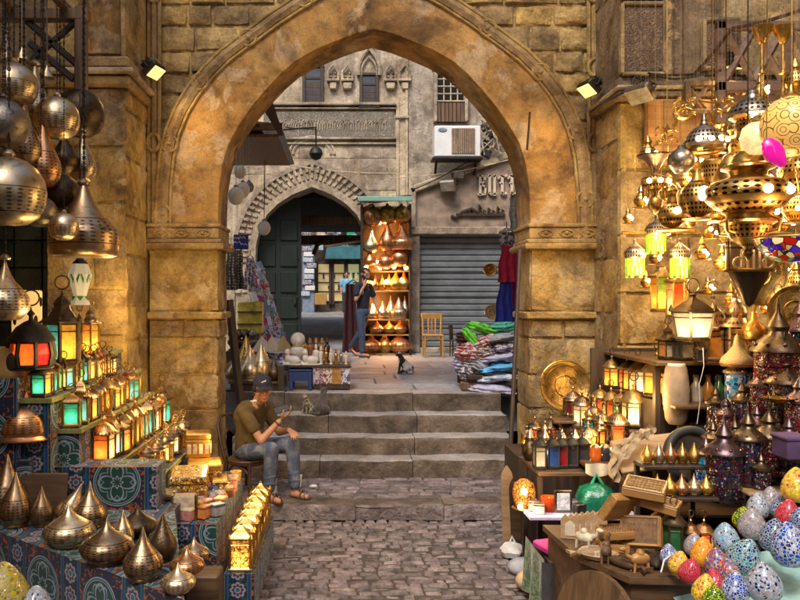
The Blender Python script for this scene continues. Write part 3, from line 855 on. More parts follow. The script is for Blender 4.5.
for i in range(0, N - 1):
 for half in (0,):
  t = half + .05
  p = [ai[i][k] * (1 - t) + ai[i + 1][k] * t for k in (0, 1)]; q = [ao[i][k] * (1 - t) + ao[i + 1][k] * t for k in (0, 1)]
  if p[1] < 1.9: continue
  dx, dz = q[0] - p[0], q[1] - p[1]; L = math.hypot(dx, dz); a = math.atan2(dx, dz)
  for (u0, u1, wd, dp) in ((.33, .55, .05, .06), (.6, .84, .062, .09)):
   um = (u0 + u1) / 2
   av.box((0, 0, 0), (wd, dp * 2, L * (u1 - u0)), 0, T(AC_ + p[0] + dx * um, -.01, p[1] + dz * um) @ RY(a), .006)
av.build('archivolt', M['pale'], fac)
fr = MB()
x0, x1 = fx(262), fx(396)
fr.box(((x0 + x1) / 2, -.02, (fz(112) + fz(137)) / 2), (x1 - x0 - .1, .05, fz(112) - fz(137)), 1)
for py, t, d in ((105, .06, .14), (109, .04, .09), (139, .05, .1), (144, .04, .07)): fr.box(((x0 + x1) / 2, -d / 2, fz(py)), (x1 - x0, d, t), 0, bev=.01)
for k in range(46):      # raised script-like relief along the frieze
 u = x0 + .12 + (x1 - x0 - .3) * k / 46; zc = (fz(112) + fz(137)) / 2
 hh = rnd.uniform(.1, .2)
 fr.tube([(u, -.05, zc - .14), (u + rnd.uniform(-.02, .02), -.06, zc - .14 + hh), (u + rnd.uniform(.02, .06), -.05, zc + hh * .5)], .012, 5)
 fr.tube([(u + .03 * math.cos(a), -.055, zc + rnd.uniform(-.01, .1) + .03 * math.sin(a)) for a in (0, 1.5, 3, 4.5)], .01, 4)
for px0, px1, py0, py1 in ((396, 399, 100, 240), (405, 408, 30, 200)): fr.box(((fx(px0) + fx(px1)) / 2, -.04, (fz(py0) + fz(py1)) / 2), (fx(px1) - fx(px0), .08, fz(py0) - fz(py1)), 0, bev=.012)
fr.box((fx(402), -.02, 6), (.22, .04, 7.2), 0); fr.box((fx(402), -.06, fz(118)), (.3, .12, .06), 0, bev=.01)
for rr in (.5, .42): fr.tube([(fx(312) + rr * math.cos(a), -.02, fz(150) - .1 + rr * .8 * math.sin(a)) for a in [PI * k / 16 for k in range(17)]], .035, 6)
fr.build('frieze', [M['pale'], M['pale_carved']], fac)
def facwin(px0, px1, py0, py1, arch=False, kids=True):
 x0, x1, z0, z1 = fx(px0), fx(px1), fz(py1), fz(py0); c = (x0 + x1) / 2; w = x1 - x0; h = z1 - z0
 m = MB(); m.box((c, -.03, z0 - .03), (w + .12, .16, .06), 0, bev=.01)
 for s in (-1, 1): m.box((c + s * w / 2, -.02, (z0 + z1) / 2), (.07, .1, h), 0, bev=.008)
 m.box((c, -.02, z1 + .03), (w + .1, .1, .06), 0, bev=.008); m.box((c, -.015, z0 + h * .72), (w, .06, .05), 0)
 o = m.build('window', M['wood_dark'], fac)
 m = MB(); m.box((c, -.006, (z0 + z1) / 2), (w, .012, h)); m.build('pane', M['d_dark'], o)
 m = MB()
 for k in range(3):
  m.box((c, -.012, z0 + h * (.12 + .2 * k)), (w * .9, .02, h * .16), 0)
 m.build('shutter', M['wood_dark'], o)
 return c, z0, z1
facwin(304, 322, 68, 104)
c, z0, z1 = facwin(361, 377, 76, 106)
pr = MB()   # pointed hood and corbelled niches over the small window
pts = [(-.24, z1), (-.24, z1 + .22), (-.16, z1 + .42), (0, z1 + .6), (.16, z1 + .42), (.24, z1 + .22), (.24, z1)]
pr.tube([(c + a, -.06, b_) for a, b_ in pts], .05, 6)
pr.tube([(c + a * .7, -.05, z1 + (b_ - z1) * .7) for a, b_ in pts], .025, 6)
for s in (-1, 1):
 for k in range(2):
  xx = c + s * (.48 + .32 * k); zz = z1 - .12
  pr.box((xx, -.06, zz), (.28, .16, .05), 0, bev=.01)
  pr.tube([(xx - .11, -.05, zz + .03), (xx - .11, -.07, zz + .2), (xx, -.08, zz + .34), (xx + .11, -.07, zz + .2), (xx + .11, -.05, zz + .03)], .03, 6)
  for q in range(4): pr.ball((xx - .05 + .1 * (q % 2), -.02, zz + .1 + .08 * (q // 2)), .03, n=8, m=5)
  pr.box((xx, -.05, zz - .12), (.2 - .05 * k, .12, .16), 0, bev=.02, taper=1.5)
for q in range(5): pr.box((c - .5 + .25 * q, -.07, z1 + .78 + .1 * (q % 2)), (.2, .18, .16), 0, bev=.03, taper=1.4)
pr.build('window_hood', M['pale'], fac)
x0, x1, z0, z1 = fx(436), fx(463), fz(124), fz(60)
bs = thing('barred_window', 'tall window with a white iron grid above the air conditioner', 'window', ((x0 + x1) / 2, FY - .3, z0))
w, h = x1 - x0, z1 - z0
m = MB(); m.box((0, .2, h / 2), (w, .02, h)); m.build('opening', M['dark'], bs)
m = MB()
for k in range(5): m.tube([(-w / 2 + w * k / 4, .1, h * .32), (-w / 2 + w * k / 4, .1, h)], .018, 6)
for k in range(7): m.tube([(-w / 2, .09, h * .32 + h * .68 * k / 6), (w / 2, .09, h * .32 + h * .68 * k / 6)], .018, 6)
m.build('grille', M['pale'], bs)
m = MB()
for k in range(7): m.box((-w / 2 + w * (k + .5) / 7, .12, h * .15), (w / 7 - .01, .05, h * .3), 0, bev=.006)
m.build('wooden_boards', M['wood'], bs)
m = MB()
for s in (-1, 1): m.box((s * (w / 2 + .04), .13, h / 2), (.07, .2, h), 0, bev=.01)
m.build('window_frame', M['pale'], bs)
SY = 16.6
def sx(px): return fx(px, SY)
def sz(py): return fz(py, SY)
sh = thing('shop', 'closed shop with gabled fascia, cream lettering and a grey roller shutter', 'shop', (0, SY, 0))
m = MB()
m.box(((sx(463) + 5.4) / 2, .55, 4.8), (5.4 - sx(463), .5, 9.6)); m.box(((sx(410) + sx(463)) / 2, .55, 4.5), (sx(463) - sx(410), .5, sz(126) * 0 + 4.0))
m.box(((sx(408) + sx(436)) / 2, .6, 6.8), (sx(436) - sx(408), .4, 5.6)); m.box((sx(450), .6, 8.4), (.7, .4, 2.4)); m.box((sx(450), .62, 5.3), (.7, .3, .9))
m.build('wall', M['render_grey'], sh)
m = MB()
poly = [(sx(412), sz(230)), (sx(540), sz(230)), (sx(540), sz(146)), (sx(412), sz(192))]
m.prism([(a, b_) for a, b_ in poly], .16, 0, T(0, .18, 0) @ RX(PI / 2))
m.build('fascia', M['marble'], sh)
m = MB()
def rim(pts, r): 
 for (a, b_) in zip(pts[:-1], pts[1:]):
  L = math.hypot(b_[0] - a[0], b_[1] - a[1]); an = math.atan2(b_[1] - a[1], b_[0] - a[0])
  m.box((L / 2, 0, 0), (L + r * .6, .3, r), 0, T(a[0], .05, a[1]) @ RY(-an), .02)
rim([(sx(412), sz(228)), (sx(412), sz(190)), (sx(545), sz(142))], .16); rim([(sx(412), sz(231)), (sx(545), sz(231))], .17)
m.build('fascia_frame', M['pale'], sh)
m = MB()
m.box(((sx(413) + sx(420)) / 2 - .03, .1, (sz(233) + .95) / 2), (.2, .3, sz(233) - .95), 0, bev=.02)
m.box((sx(545), .1, (sz(233) + .95) / 2), (.3, .3, sz(233) - .95), 0, bev=.02); m.box(((sx(420) + sx(545)) / 2, .05, 1.0), (sx(545) - sx(420), .3, .12), 0, bev=.015)
m.build('door_surround', M['render_grey'], sh)
m = MB(); z = 1.06; x0, x1 = sx(419), sx(542); ztop = sz(236)
vs = []; rows = 0
while z < ztop:
 for dz, dy in ((0, .2), (.03, .165), (.1, .165), (.13, .2)):
  vs.append((x0, dy, z + dz)); vs.append((x1, dy, z + dz)); rows += 1
 z += .135
m.add(vs, [(2 * i, 2 * i + 1, 2 * i + 3, 2 * i + 2) for i in range(rows - 1)], 0, False)
for zz in (1.6, 2.2, 2.75): m.box(((x0 + x1) / 2, .15, zz), (x1 - x0, .02, .03), 0)
m.build('roller_shutter', M['shut'], sh)
def letters(mb, word, x, z, hgt, y):
 def st(pts, r):
  pts = [(p[0] * .68, p[1]) for p in pts]; r *= .8
  for a, b_ in zip(pts[:-1], pts[1:]):
   L = math.hypot(b_[0] - a[0], b_[1] - a[1]); an = math.atan2(b_[1] - a[1], b_[0] - a[0])
   mb.box((L / 2, 0, 0), (L + r * .7, .05, r), 0, T(x + a[0] * hgt, y, z + a[1] * hgt) @ RY(-an) @ SCL(hgt, 1, hgt), .0)
 for ch in word:
  if ch == 'B':
   st([(.14, 0), (.14, 1)], .17); st([(0, 1), (.45, .96)], .1); st([(.45, .95), (.5, .72), (.2, .54)], .12); st([(.2, .54), (.56, .4), (.5, .06)], .13); st([(-.02, .02), (.5, .02)], .1); a = .74
  elif ch == 'U':
   st([(.12, 1), (.12, .12)], .17); st([(.5, 1), (.5, 0)], .17); st([(.1, .1), (.3, 0), (.62, .06)], .11); st([(0, .92), (.2, 1.02)], .1); st([(.4, .92), (.6, 1.02)], .1); a = .78
  else:
   st([(.3, .95), (.3, .1)], .18); st([(.28, .12), (.45, 0), (.6, .1)], .11); st([(.02, .84), (.2, 1.0), (.44, .92), (.64, 1.02)], .11); st([(.12, .62), (.3, .55)], .08); a = .74
  x += a * hgt * .68
m = MB(); letters(m, 'BUTT', sx(478), sz(195), .42, -.03)
m.build('lettering', M['letter'], sh)
m = MB()   # carved wooden name board in flowing script
m.box(((sx(456) + sx(505)) / 2, -.02, sz(215)), (sx(505) - sx(456), .06, .07), 0, bev=.01)
xs = sx(451)
m.tube([(xs, -.02, sz(216)), (xs + .1, -.03, sz(218)), (xs + .25, -.03, sz(212)), (xs + .45, -.03, sz(209)), (xs + .6, -.03, sz(213))], .035, 6)
for k, hh in enumerate((.06, .12, .1, .2, .08, .13, .07, .16, .09)):
 m.tube([(xs + .3 + .1 * k, -.03, sz(214)), (xs + .31 + .1 * k, -.035, sz(214) + hh), (xs + .36 + .1 * k, -.03, sz(214) + hh * .5)], .024, 6)
m.build('name_board', M['wood_dark'], sh)
ps = thing('vaulted_passage', 'dark vaulted passage behind the pointed doorway', 'passage', (AC_, 17.8, .95))
m = MB(); wdt = 57 * sc
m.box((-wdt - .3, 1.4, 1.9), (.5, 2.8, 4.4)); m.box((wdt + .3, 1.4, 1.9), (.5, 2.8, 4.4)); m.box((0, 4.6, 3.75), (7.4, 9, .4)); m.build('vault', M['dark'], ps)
m = MB(); m.box((0, .9, 3.1), (2.5, .22, .22), bev=.02); m.box((.35, 2.5, 2.75), (2.0, .2, .25), bev=.02); m.tube([(-.1, 2.3, 2.35), (0, 2.3, 2.6), (.25, 2.3, 2.75)], .06); m.build('beam', M['wood'], ps)
m = MB(); m.tube([(.25, .3, 2.42), (1.2, .3, 2.56)], .03); m.build('awning_rail', M['pale'], ps)
gd = thing('wooden_door', 'tall black-green wooden door leaf standing open in the pointed doorway', 'door', (fx(252), 17.35, .96), R(12))
m = MB(); dw = fx(304) - fx(255)
m.box((dw / 2, .04, 1.75), (dw, .07, 3.5), 0, bev=.01)
for i in range(2):
 for k in range(5): m.box((dw * (.27 + .46 * i), -.01, .35 + k * .6), (dw * .36, .04, .48), 0, bev=.012)
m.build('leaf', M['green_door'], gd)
m = MB()
for k in range(6): m.ball((dw * .9, -.01, .3 + k * .45), .03, n=8, m=5)
m.tube([(dw * .86, -.04, 1.0), (dw * .86, -.1, 1.06), (dw * .86, -.04, 1.2)], .018); m.build('handle', M['iron'], gd)
HY = 33.0
def hx(px): return fx(px, HY)
def hz(py): return fz(py, HY)
fs_ = thing('far_shop', 'small lit shop with a teal awning seen through the dark doorway', 'shop', (0, HY, 0))
m = MB(); m.box((hx(330), .6, 5), (11, .6, 8)); m.build('wall', M['step'], fs_)
m = MB()
m.prism([(hx(327), hz(246)), (hx(372), hz(246)), (hx(374), hz(259)), (hx(325), hz(259))], .5, 0, T(0, .2, 0) @ RX(PI / 2)); m.build('awning', mplain('teal_canvas', (.03, .14, .17), .7, 0, .3, 3), fs_)
m = MB()
for k in range(26): m.box((hx(318) + rnd.uniform(0, 2.1), rnd.uniform(-.4, 0), hz(rnd.uniform(215, 246))), (rnd.uniform(.1, .4), .1, rnd.uniform(.15, .5)), k % 4, bev=.02)
m.build('hanging_goods', [M['f_print'], M['c_seagreen'], M['c_cream'], M['f_bluegrey']], fs_)
for a, b_, mm in ((317, 330, 'g_gold'), (333, 345, 'g_cream'), (347, 360, 'g_lime')):
 m = MB(); m.box(((hx(a) + hx(b_)) / 2, .25, (hz(264) + hz(301)) / 2), (hx(b_) - hx(a), .06, hz(264) - hz(301))); 
 for k in range(3): m.box(((hx(a) + hx(b_)) / 2, .2, hz(301) + (hz(264) - hz(301)) * (.25 + .25 * k)), (hx(b_) - hx(a), .08, .06), 1)
 for s in (a, b_): m.box((hx(s), .2, (hz(262) + hz(304)) / 2), (.1, .14, hz(262) - hz(304)), 1)
 for k in range(5): m.box((hx(a) + (hx(b_) - hx(a)) * (k + .5) / 5, .18, hz(301) + .1 + .5 * rnd.randint(0, 2)), (.08, .06, rnd.uniform(.12, .3)), 2 + k % 2)
 m.build('window', [mplain('lit_shop_glass_%d' % a, (.3, .26, .14), .4, 0, .3, 2, Emission_Color=(1, .72, .3, 1) if a != 347 else (.8, .9, .4, 1), Emission_Strength=.16), M['wood_dark'], M['c_navy'], M['bone']], fs_)
m = MB()
for k in range(14): m.box((hx(309) + rnd.uniform(-.15, .15), -.6, hz(222) - k * .24), (.42, .12, .2), k % 3, bev=.02)
m.box((hx(309), -.5, 2.9), (.5, .08, 3.4), 3); m.build('postcard_rack', [M['paper'], M['f_bluegrey'], M['f_print'], M['c_steel']], fs_)
m = MB(); m.box((hx(321), -.5, hz(299)), (.5, .4, .5), 0, bev=.02); m.build('stool', M['wood_yellow'], fs_)
for s, lab in ((-1, 'blank stone wall along the near side of the far lane'), (1, 'blank stone wall along the farther side of the far lane')):
 m = MB(); m.box((-1.0 + s * 5.0 , 27, 4), (.6, 14, 8)); tag(m.build('lane_wall', M['render_grey']), lab, 'wall')
for s, x, lab in ((-1, -5.6, 'plain rendered house wall on the bookstall side of the courtyard'), (1, 5.6, 'plain rendered house wall behind the heap of clothes')):
 hb = thing('courtyard_house', lab, 'house', (x, 13, .95))
 m = MB(); m.box((s * .2, -.1, 3.4), (.5, 8.4, 7.2)); m.build('wall', M['render_grey'], hb)
 for k in range(3):
  m = MB(); m.box((-s * .07, -2.6 + k * 2.4, 4.2), (.08, .9, 1.4), 0, bev=.01); m.build('window', M['wood_dark'], hb)
aw = thing('wooden_awning', 'dark wooden awning jutting from the arch over the bookstall', 'awning', (fx(262, 11.5), 11.5, fz(150, 11.5)))
m = MB()
for k in range(7): m.box((-.95 + .16 * k * 1.0, 0, .62 - .085 * k), (.17, 2.4, .03), 0, RY(0) , .005)
m.prism([(-1.2, .78), (.2, .64), (.42, -.02), (.36, -.03), (.1, .4), (-1.2, .55)], .06, 0, T(0, -1.1, 0) @ RX(PI / 2))
m.prism([(-1.2, .78), (.2, .64), (.42, -.02), (.36, -.03), (.1, .4), (-1.2, .55)], .06, 0, T(0, 1.1, 0) @ RX(PI / 2))
m.build('roof', M['wood_dark'], aw)
m = MB(); m.box((-.3, -1.12, .1), (1.4, .06, .1), 0, bev=.01); m.box((-.1, -1.1, .3), (.05, .05, .6), 0); m.box((-.3, 0, -.02), (1.3, 2.2, .04), 0); m.build('bracket', M['wood'], aw)
PROF = {
 'onion': [(0, 0), (.2, 0), (.25, .02), (.34, .12), (.385, .25), (.36, .38), (.27, .5), (.16, .62), (.09, .74), (.045, .86), (.014, .97), (0, 1.0)],
 'tear': [(0, 0), (.16, 0), (.2, .02), (.27, .13), (.30, .27), (.275, .42), (.2, .56), (.12, .7), (.06, .84), (.015, .97), (0, 1)],
 'squat': [(0, 0), (.3, 0), (.36, .03), (.56, .18), (.62, .32), (.55, .46), (.36, .58), (.2, .68), (.1, .79), (.045, .9), (.012, .98), (0, 1)],
 'dome': [(0, 0), (.6, 0), (.62, .04), (.56, .1), (.58, .16), (.54, .4), (.42, .6), (.25, .74), (.1, .82), (.05, .9), (.015, .98), (0, 1)],
 'globe': [(.06, .0), (.25, .03), (.4, .13), (.485, .3), (.5, .47), (.47, .64), (.38, .79), (.24, .9), (.12, .945), (.07, .96), (.06, 1.0), (0, 1.0)],
 'drop': [(0, 0), (.14, .0), (.17, .02), (.235, .12), (.26, .24), (.245, .36), (.19, .5), (.125, .64), (.075, .78), (.05, .9), (.04, 1), (0, 1)],
 'flask': [(0, 0), (.36, .0), (.43, .02), (.46, .1), (.465, .3), (.455, .36), (.4, .42), (.28, .55), (.17, .7), (.1, .84), (.06, .95), (.05, 1), (0, 1)],
 'fig': [(0, .0), (.12, .01), (.28, .09), (.36, .22), (.35, .36), (.27, .5), (.18, .62), (.11, .74), (.075, .86), (.06, 1), (0, 1)],
}
def mk_metal(kind, mat, hang=0.0, n=28, flut=0.0, trim=None):
 """pierced metal lamp of unit height; HANG = length of the chain above it in units of its height"""
 def go(r):
  m = MB(); m.lathe(PROF[kind], n, 0, None, True, flut=flut, nf=12 if flut else 0); m.build('body', M[mat], r, sharp=60)
  if hang:
   c = MB(); c.lathe([(.075, .97), (.09, 1.0), (.05, 1.05), (.02, 1.07), (0, 1.07)], 12); c.build('cap', M[trim or mat], r)
   c = MB(); k = 0; z = 1.06
   c.tube([(0, 0, 1.05), (0, 0, 1.05 + hang)], .008, 5)
   while z < 1.06 + hang: c.tube([(.018 * math.cos(a) * (k % 2), .018 * math.cos(a) * (1 - k % 2), z + .03 * math.sin(a)) for a in [2 * PI * q / 8 for q in range(8)]], .008, 4, closed=True); z += .07; k += 1
   c.build('chain', M['iron'], r)
  else:
   c = MB(); p = PROF[kind]; rr = p[2][0]; c.tube([(rr * 1.03 * math.cos(a), rr * 1.03 * math.sin(a), .018) for a in [2 * PI * q / 20 for q in range(20)]], .018, 5, closed=True); c.build('base_ring', M[trim or mat], r)
 return go
def mk_lantern(n, r, h, roof, panes, frame='tin_dark', roofm=None, foot=.02, handle=True, a0=None, bulge=1.0, hang=0.0, lattice=False, top=1.0):
 """glass lantern: N sides, radius R, body height H; PANES = material keys in turn round the body"""
 a0 = (PI / n) if a0 is None else a0
 def go(root):
  pm = []; 
  for p in panes:
   if p not in pm: pm.append(p)
  m = MB(); z0 = foot; z1 = foot + h; rt = r * top
  def pt(k, rr, z): a = a0 + 2 * PI * k / n; return (rr * math.cos(a), rr * math.sin(a), z)
  m.lathe([(0, 0), (r * 1.02, 0), (r * 1.08, .006), (r * 1.08, foot * .7), (r * .98, foot), (0, foot)], n, 0, None, False, a0)
  for k in range(n):
   mid = [pt(k, r * bulge, (z0 + z1) / 2)] if bulge != 1 else []
   m.tube([pt(k, r, z0)] + mid + [pt(k, rt, z1)], r * .09 + .002, 4)
  for z, q in ((z0, r), (z1, rt)): m.tube([pt(k, q, z) for k in range(n)], r * .09 + .002, 4, closed=True)
  if bulge == 1:
   zz = z0 + h * .78; q = r + (rt - r) * .78; m.tube([pt(k, q, zz) for k in range(n)], r * .03 + .001, 4, closed=True)
  if lattice:
   for k in range(n):
    A = [Vector(pt(k, r * 1.0, z0)), Vector(pt(k + 1, r, z0)), Vector(pt(k + 1, rt, z1)), Vector(pt(k, rt, z1))]
    m.tube([A[0].lerp(A[1], .5), A[1].lerp(A[2], .5), A[2].lerp(A[3], .5), A[3].lerp(A[0], .5)], r * .025 + .001, 4, closed=True)
    m.tube([A[0].lerp(A[1], .5), A[2].lerp(A[3], .5)], r * .02 + .001, 4)
  m.build('frame', M[frame], root)
  g = MB(); q = .955
  for k in range(n):
   mi = pm.index(panes[k % len(panes)])
   if bulge == 1: g.add([pt(k, r * q, z0), pt(k + 1, r * q, z0), pt(k + 1, rt * q, z1), pt(k, rt * q, z1)], [(0, 1, 2, 3)], mi)
   else:
    zm = (z0 + z1) / 2
    g.add([pt(k, r * q, z0), pt(k + 1, r * q, z0), pt(k + 1, r * bulge * q, zm), pt(k, r * bulge * q, zm), pt(k + 1, rt * q, z1), pt(k, rt * q, z1)], [(0, 1, 2, 3), (3, 2, 4, 5)], mi)
  g.build('glass', [M[p] for p in pm], root)
  if any(p.startswith('g_') for p in panes):
   bb = MB(); bb.ball((0, 0, z0 + h * .27), min(.017, r * .17), n=8, m=5); bb.tube([(0, 0, z0), (0, 0, z0 + h * .22)], .006, 5, 1); bb.build('bulb', [M['bulb_in'], M['bone']], root)
  c = MB(); zt = z1
  if roof == 'pyr': pr = [(rt * 1.13, 0), (rt * 1.08, .008), (rt * .6, rt * .42), (rt * .22, rt * .66), (rt * .12, rt * .78), (rt * .2, rt * .88), (0, rt * 1.0)]
  elif roof == 'dome': pr = [(rt * 1.18, 0), (rt * 1.15, .012), (rt * .98, rt * .3), (rt * .7, rt * .68), (rt * .35, rt * .92), (rt * .12, rt * 1.02), (rt * .1, rt * 1.2), (rt * .2, rt * 1.32), (rt * .05, rt * 1.5), (0, rt * 1.75)]
  elif roof == 'spire': pr = [(rt * 1.2, 0), (rt * 1.16, .015), (rt * .75, rt * .35), (rt * .62, rt * .6), (rt * .72, rt * .9), (rt * .6, rt * 1.25), (rt * .28, rt * 1.6), (rt * .1, rt * 1.85), (rt * .08, rt * 2.1), (rt * .16, rt * 2.25), (rt * .03, rt * 2.5), (0, rt * 2.8)]
  else: pr = [(rt * 1.3, 0), (rt * 1.3, .012), (rt * .8, rt * .35), (rt * .5, rt * .8), (rt * .45, rt * 1.0), (rt * .55, rt * 1.05), (rt * .3, rt * 1.35), (rt * .08, rt * 1.55), (0, rt * 1.9)]
  nn = n if roof in ('pyr', 'hat') else max(n, 14)
  c.lathe([(a, b + zt) for a, b in pr], nn, 0, None, nn != n, a0)
  if roof == 'pyr' or roof == 'hat':
   for k in range(n): c.lathe([(0, 0), (rt * .16, rt * .05), (0, rt * .42)], 5, 0, T(*pt(k, rt * 1.05, zt)))
  c.build('cap', M[roofm or frame], root)
  ztop = zt + pr[-1][1]
  if handle:
   hd = MB(); rr = rt * .38
   hd.tube([(rr * math.cos(a), 0, ztop - .004 + rr + rr * math.sin(a)) for a in [2 * PI * q / 14 for q in range(14)]], r * .03 + .0018, 5, closed=True)
   if hang: hd.tube([(0, 0, ztop + 2 * rr), (0, 0, ztop + 2 * rr + hang)], .004, 5)
   hd.build('handle', M[frame], root)
 return go
def mk_beadlamp(mat, r, h, roofm='silver_dark'):
 def go(root):
  m = MB(); m.lathe([(0, .02), (r * .9, .02), (r, .035), (r, .02 + h * .48), (r * .93, .02 + h * .5), (r, .02 + h * .52), (r, h), (r * .9, h + .01)], 18); m.build('body', M[mat], root)
  b = MB(); b.lathe([(0, 0), (r * 1.08, 0), (r * 1.1, .012), (r * .9, .022), (0, .022)], 18); b.build('base', M[roofm], root)
  c = MB(); c.lathe([(r * 1.2, h + .005), (r * 1.18, h + .02), (r * .85, h + r * .5), (r * .45, h + r * .8), (r * .4, h + r * .95), (r * .5, h + r * 1.15), (r * .3, h + r * 1.5), (r * .1, h + r * 1.8), (r * .07, h + r * 2.2), (0, h + r * 2.6)], 18); 
  for k in range(9):
   a = 2 * PI * k / 9; c.ball((r * 1.0 * math.cos(a), r * 1.0 * math.sin(a), h + r * .36), r * .1, 1, n=8, m=5)
  c.build('cap', [M[roofm], M['beads_r']], root)
  t = MB(); rr = r * .28; zt = h + r * 2.55
  t.tube([(rr * math.cos(a), 0, zt + rr + rr * math.sin(a)) for a in [2 * PI * q / 12 for q in range(12)]], .003, 5, closed=True); t.build('handle', M[roofm], root)
 return go
EGG = [(0, 0), (.2, .005), (.3, .05), (.385, .16), (.42, .3), (.41, .44), (.36, .6), (.275, .75), (.17, .88), (.08, .965), (0, 1)]
def mk_egg(mat):
 def go(name):
  m = MB(); m.lathe(EGG, 26); return m.build(name, M[mat], sharp=80)
 return go
def cloth_box(mb, x0, x1, y0, y1, z0, z1, mat=0, faces='ftrlb', u0=0.0, v0=0.0, wav=.006):
 """box under a patterned cloth, UVs in metres so that the applique keeps its size"""
 def sheet(p, du, dv, lu, lv, nu, nv, uo):
  vs = []; uv = []
  for j in range(nv + 1):
   for i in range(nu + 1):
    q = Vector(p) + Vector(du) * (lu * i / nu) + Vector(dv) * (lv * j / nv)
    nrm = Vector(du).cross(Vector(dv))
    edge = i in (0, nu) or j in (0, nv)
    q += nrm * (0 if edge else wav * noise.noise(q * 5))
    vs.append(q); uv.append((uo + lu * i / nu, v0 + lv * j / nv))
  W = nu + 1
  mb.add(vs, [(j * W + i, j * W + i + 1, (j + 1) * W + i + 1, (j + 1) * W + i) for j in range(nv) for i in range(nu)], mat, True, None, uv)
 def nseg(l): return max(2, int(l / .06))
 lx, ly, lz = x1 - x0, y1 - y0, z1 - z0
 if 'f' in faces: sheet((x0, y0, z0), (1, 0, 0), (0, 0, 1), lx, lz, nseg(lx), nseg(lz), u0)
 if 'r' in faces: sheet((x1, y0, z0), (0, 1, 0), (0, 0, 1), ly, lz, nseg(ly), nseg(lz), u0 + lx)
 if 'l' in faces: sheet((x0, y1, z0), (0, -1, 0), (0, 0, 1), ly, lz, nseg(ly), nseg(lz), u0)
 if 't' in faces: sheet((x0, y0, z1), (1, 0, 0), (0, 1, 0), lx, ly, nseg(lx), nseg(ly), u0)
 if 'b' in faces: sheet((x1, y1, z0), (-1, 0, 0), (0, 0, 1), lx, lz, nseg(lx), nseg(lz), u0)
def lampbulb(name, loc, power, col=(1, .62, .25), r=.03):
 l = bpy.data.lights.new(name, 'POINT'); l.energy = power; l.color = col; l.shadow_soft_size = r
 o = bpy.data.objects.new(name, l); COL.objects.link(o); o.location = loc; return o
def capsule(mb, a, b, ra, rb, mat=0, n=14, sq=1.0, side=None):
 """tapered round-ended limb; sq<1 flattens it across SIDE"""
 a = Vector(a); b = Vector(b); d = b - a; L = d.length; z = d.normalized()
 x = Vector(side) if side is not None else (Vector((1, 0, 0)) if abs(z.x) < .8 else Vector((0, 1, 0)))
 x = (x - z * x.dot(z)).normalized(); y = z.cross(x)
 Mx = Matrix(((x.x, y.x, z.x, a.x), (x.y, y.y, z.y, a.y), (x.z, y.z, z.z, a.z), (0, 0, 0, 1)))
 pr = [(0, -ra)] + [(ra * math.sin(t), -ra * math.cos(t)) for t in (.4, .8, 1.2)] + [(ra, 0), (rb, L)] + [(rb * math.cos(t), L + rb * math.sin(t)) for t in (.4, .8, 1.2)] + [(0, L + rb)]
 mb.lathe(pr, n, mat, Mx @ SCL(sq, 1, 1))
def skin_mesh(mb, name, mats, parent, voxel, smooth=4, loc=None, fac=.5):
 """fuse overlapping closed forms into one continuous surface"""
 o = mb.build(name, M['skin'])
 r = o.modifiers.new('fuse', 'REMESH'); r.mode = 'VOXEL'; r.voxel_size = voxel; r.use_smooth_shade = True
 s = o.modifiers.new('soft', 'SMOOTH'); s.iterations = smooth; s.factor = fac
 dg = bpy.context.evaluated_depsgraph_get(); dg.update()
 me = bpy.data.meshes.new_from_object(o.evaluated_get(dg)); me.name = name
 o.modifiers.clear(); old = o.data; o.data = me; bpy.data.meshes.remove(old)
 me.materials.clear()
 for m in (mats if isinstance(mats, list) else [mats]): me.materials.append(m)
 me.polygons.foreach_set('use_smooth', [True] * len(me.polygons))
 if parent is not None: o.parent = parent
 if loc is not None: o.location = loc
 return o
def add_hand(mb, wrist, fwd, palm_n, curl, s=1.0, thumb=1, spread=.1):
 """palm, four separate bent fingers and a thumb from the side of the palm"""
 f = Vector(fwd).normalized(); n = Vector(palm_n); n = (n - f * n.dot(f)).normalized(); r = f.cross(n)
 w = Vector(wrist)
 def P(a, b, c): return w + (f * a + r * b + n * c) * s
 for k in range(4):
  b0 = (-.028 + .0187 * k)
  capsule(mb, P(.01, b0 * .7, 0), P(.078, b0, 0), .013 * s, .011 * s, n=8)
  L = (.036, .043, .040, .031)[k]; p = P(.082, b0 * 1.06, 0); an = 0
  for q in range(3):
   an += curl * (1, 1.2, .8)[q]; l = L * (1, .72, .55)[q] * s
   d = (f * math.cos(an) + n * math.sin(an) + r * (b0 * 2.2 * spread * 8)).normalized()
   e = p + d * l; capsule(mb, p, e, (.0092 - .001 * q) * s, (.0084 - .001 * q) * s, n=8); p = e
 p = P(.022, -.026 * thumb, .004)
 for q, (l, rr) in enumerate(((.036, .013), (.032, .0105), (.024, .009))):
  d = (f * (.55 + .2 * q) - r * thumb * (.75 - .25 * q) + n * (.35 + .25 * q)).normalized(); e = p + d * l * s
  capsule(mb, p, e, rr * s, rr * .88 * s, n=8); p = e
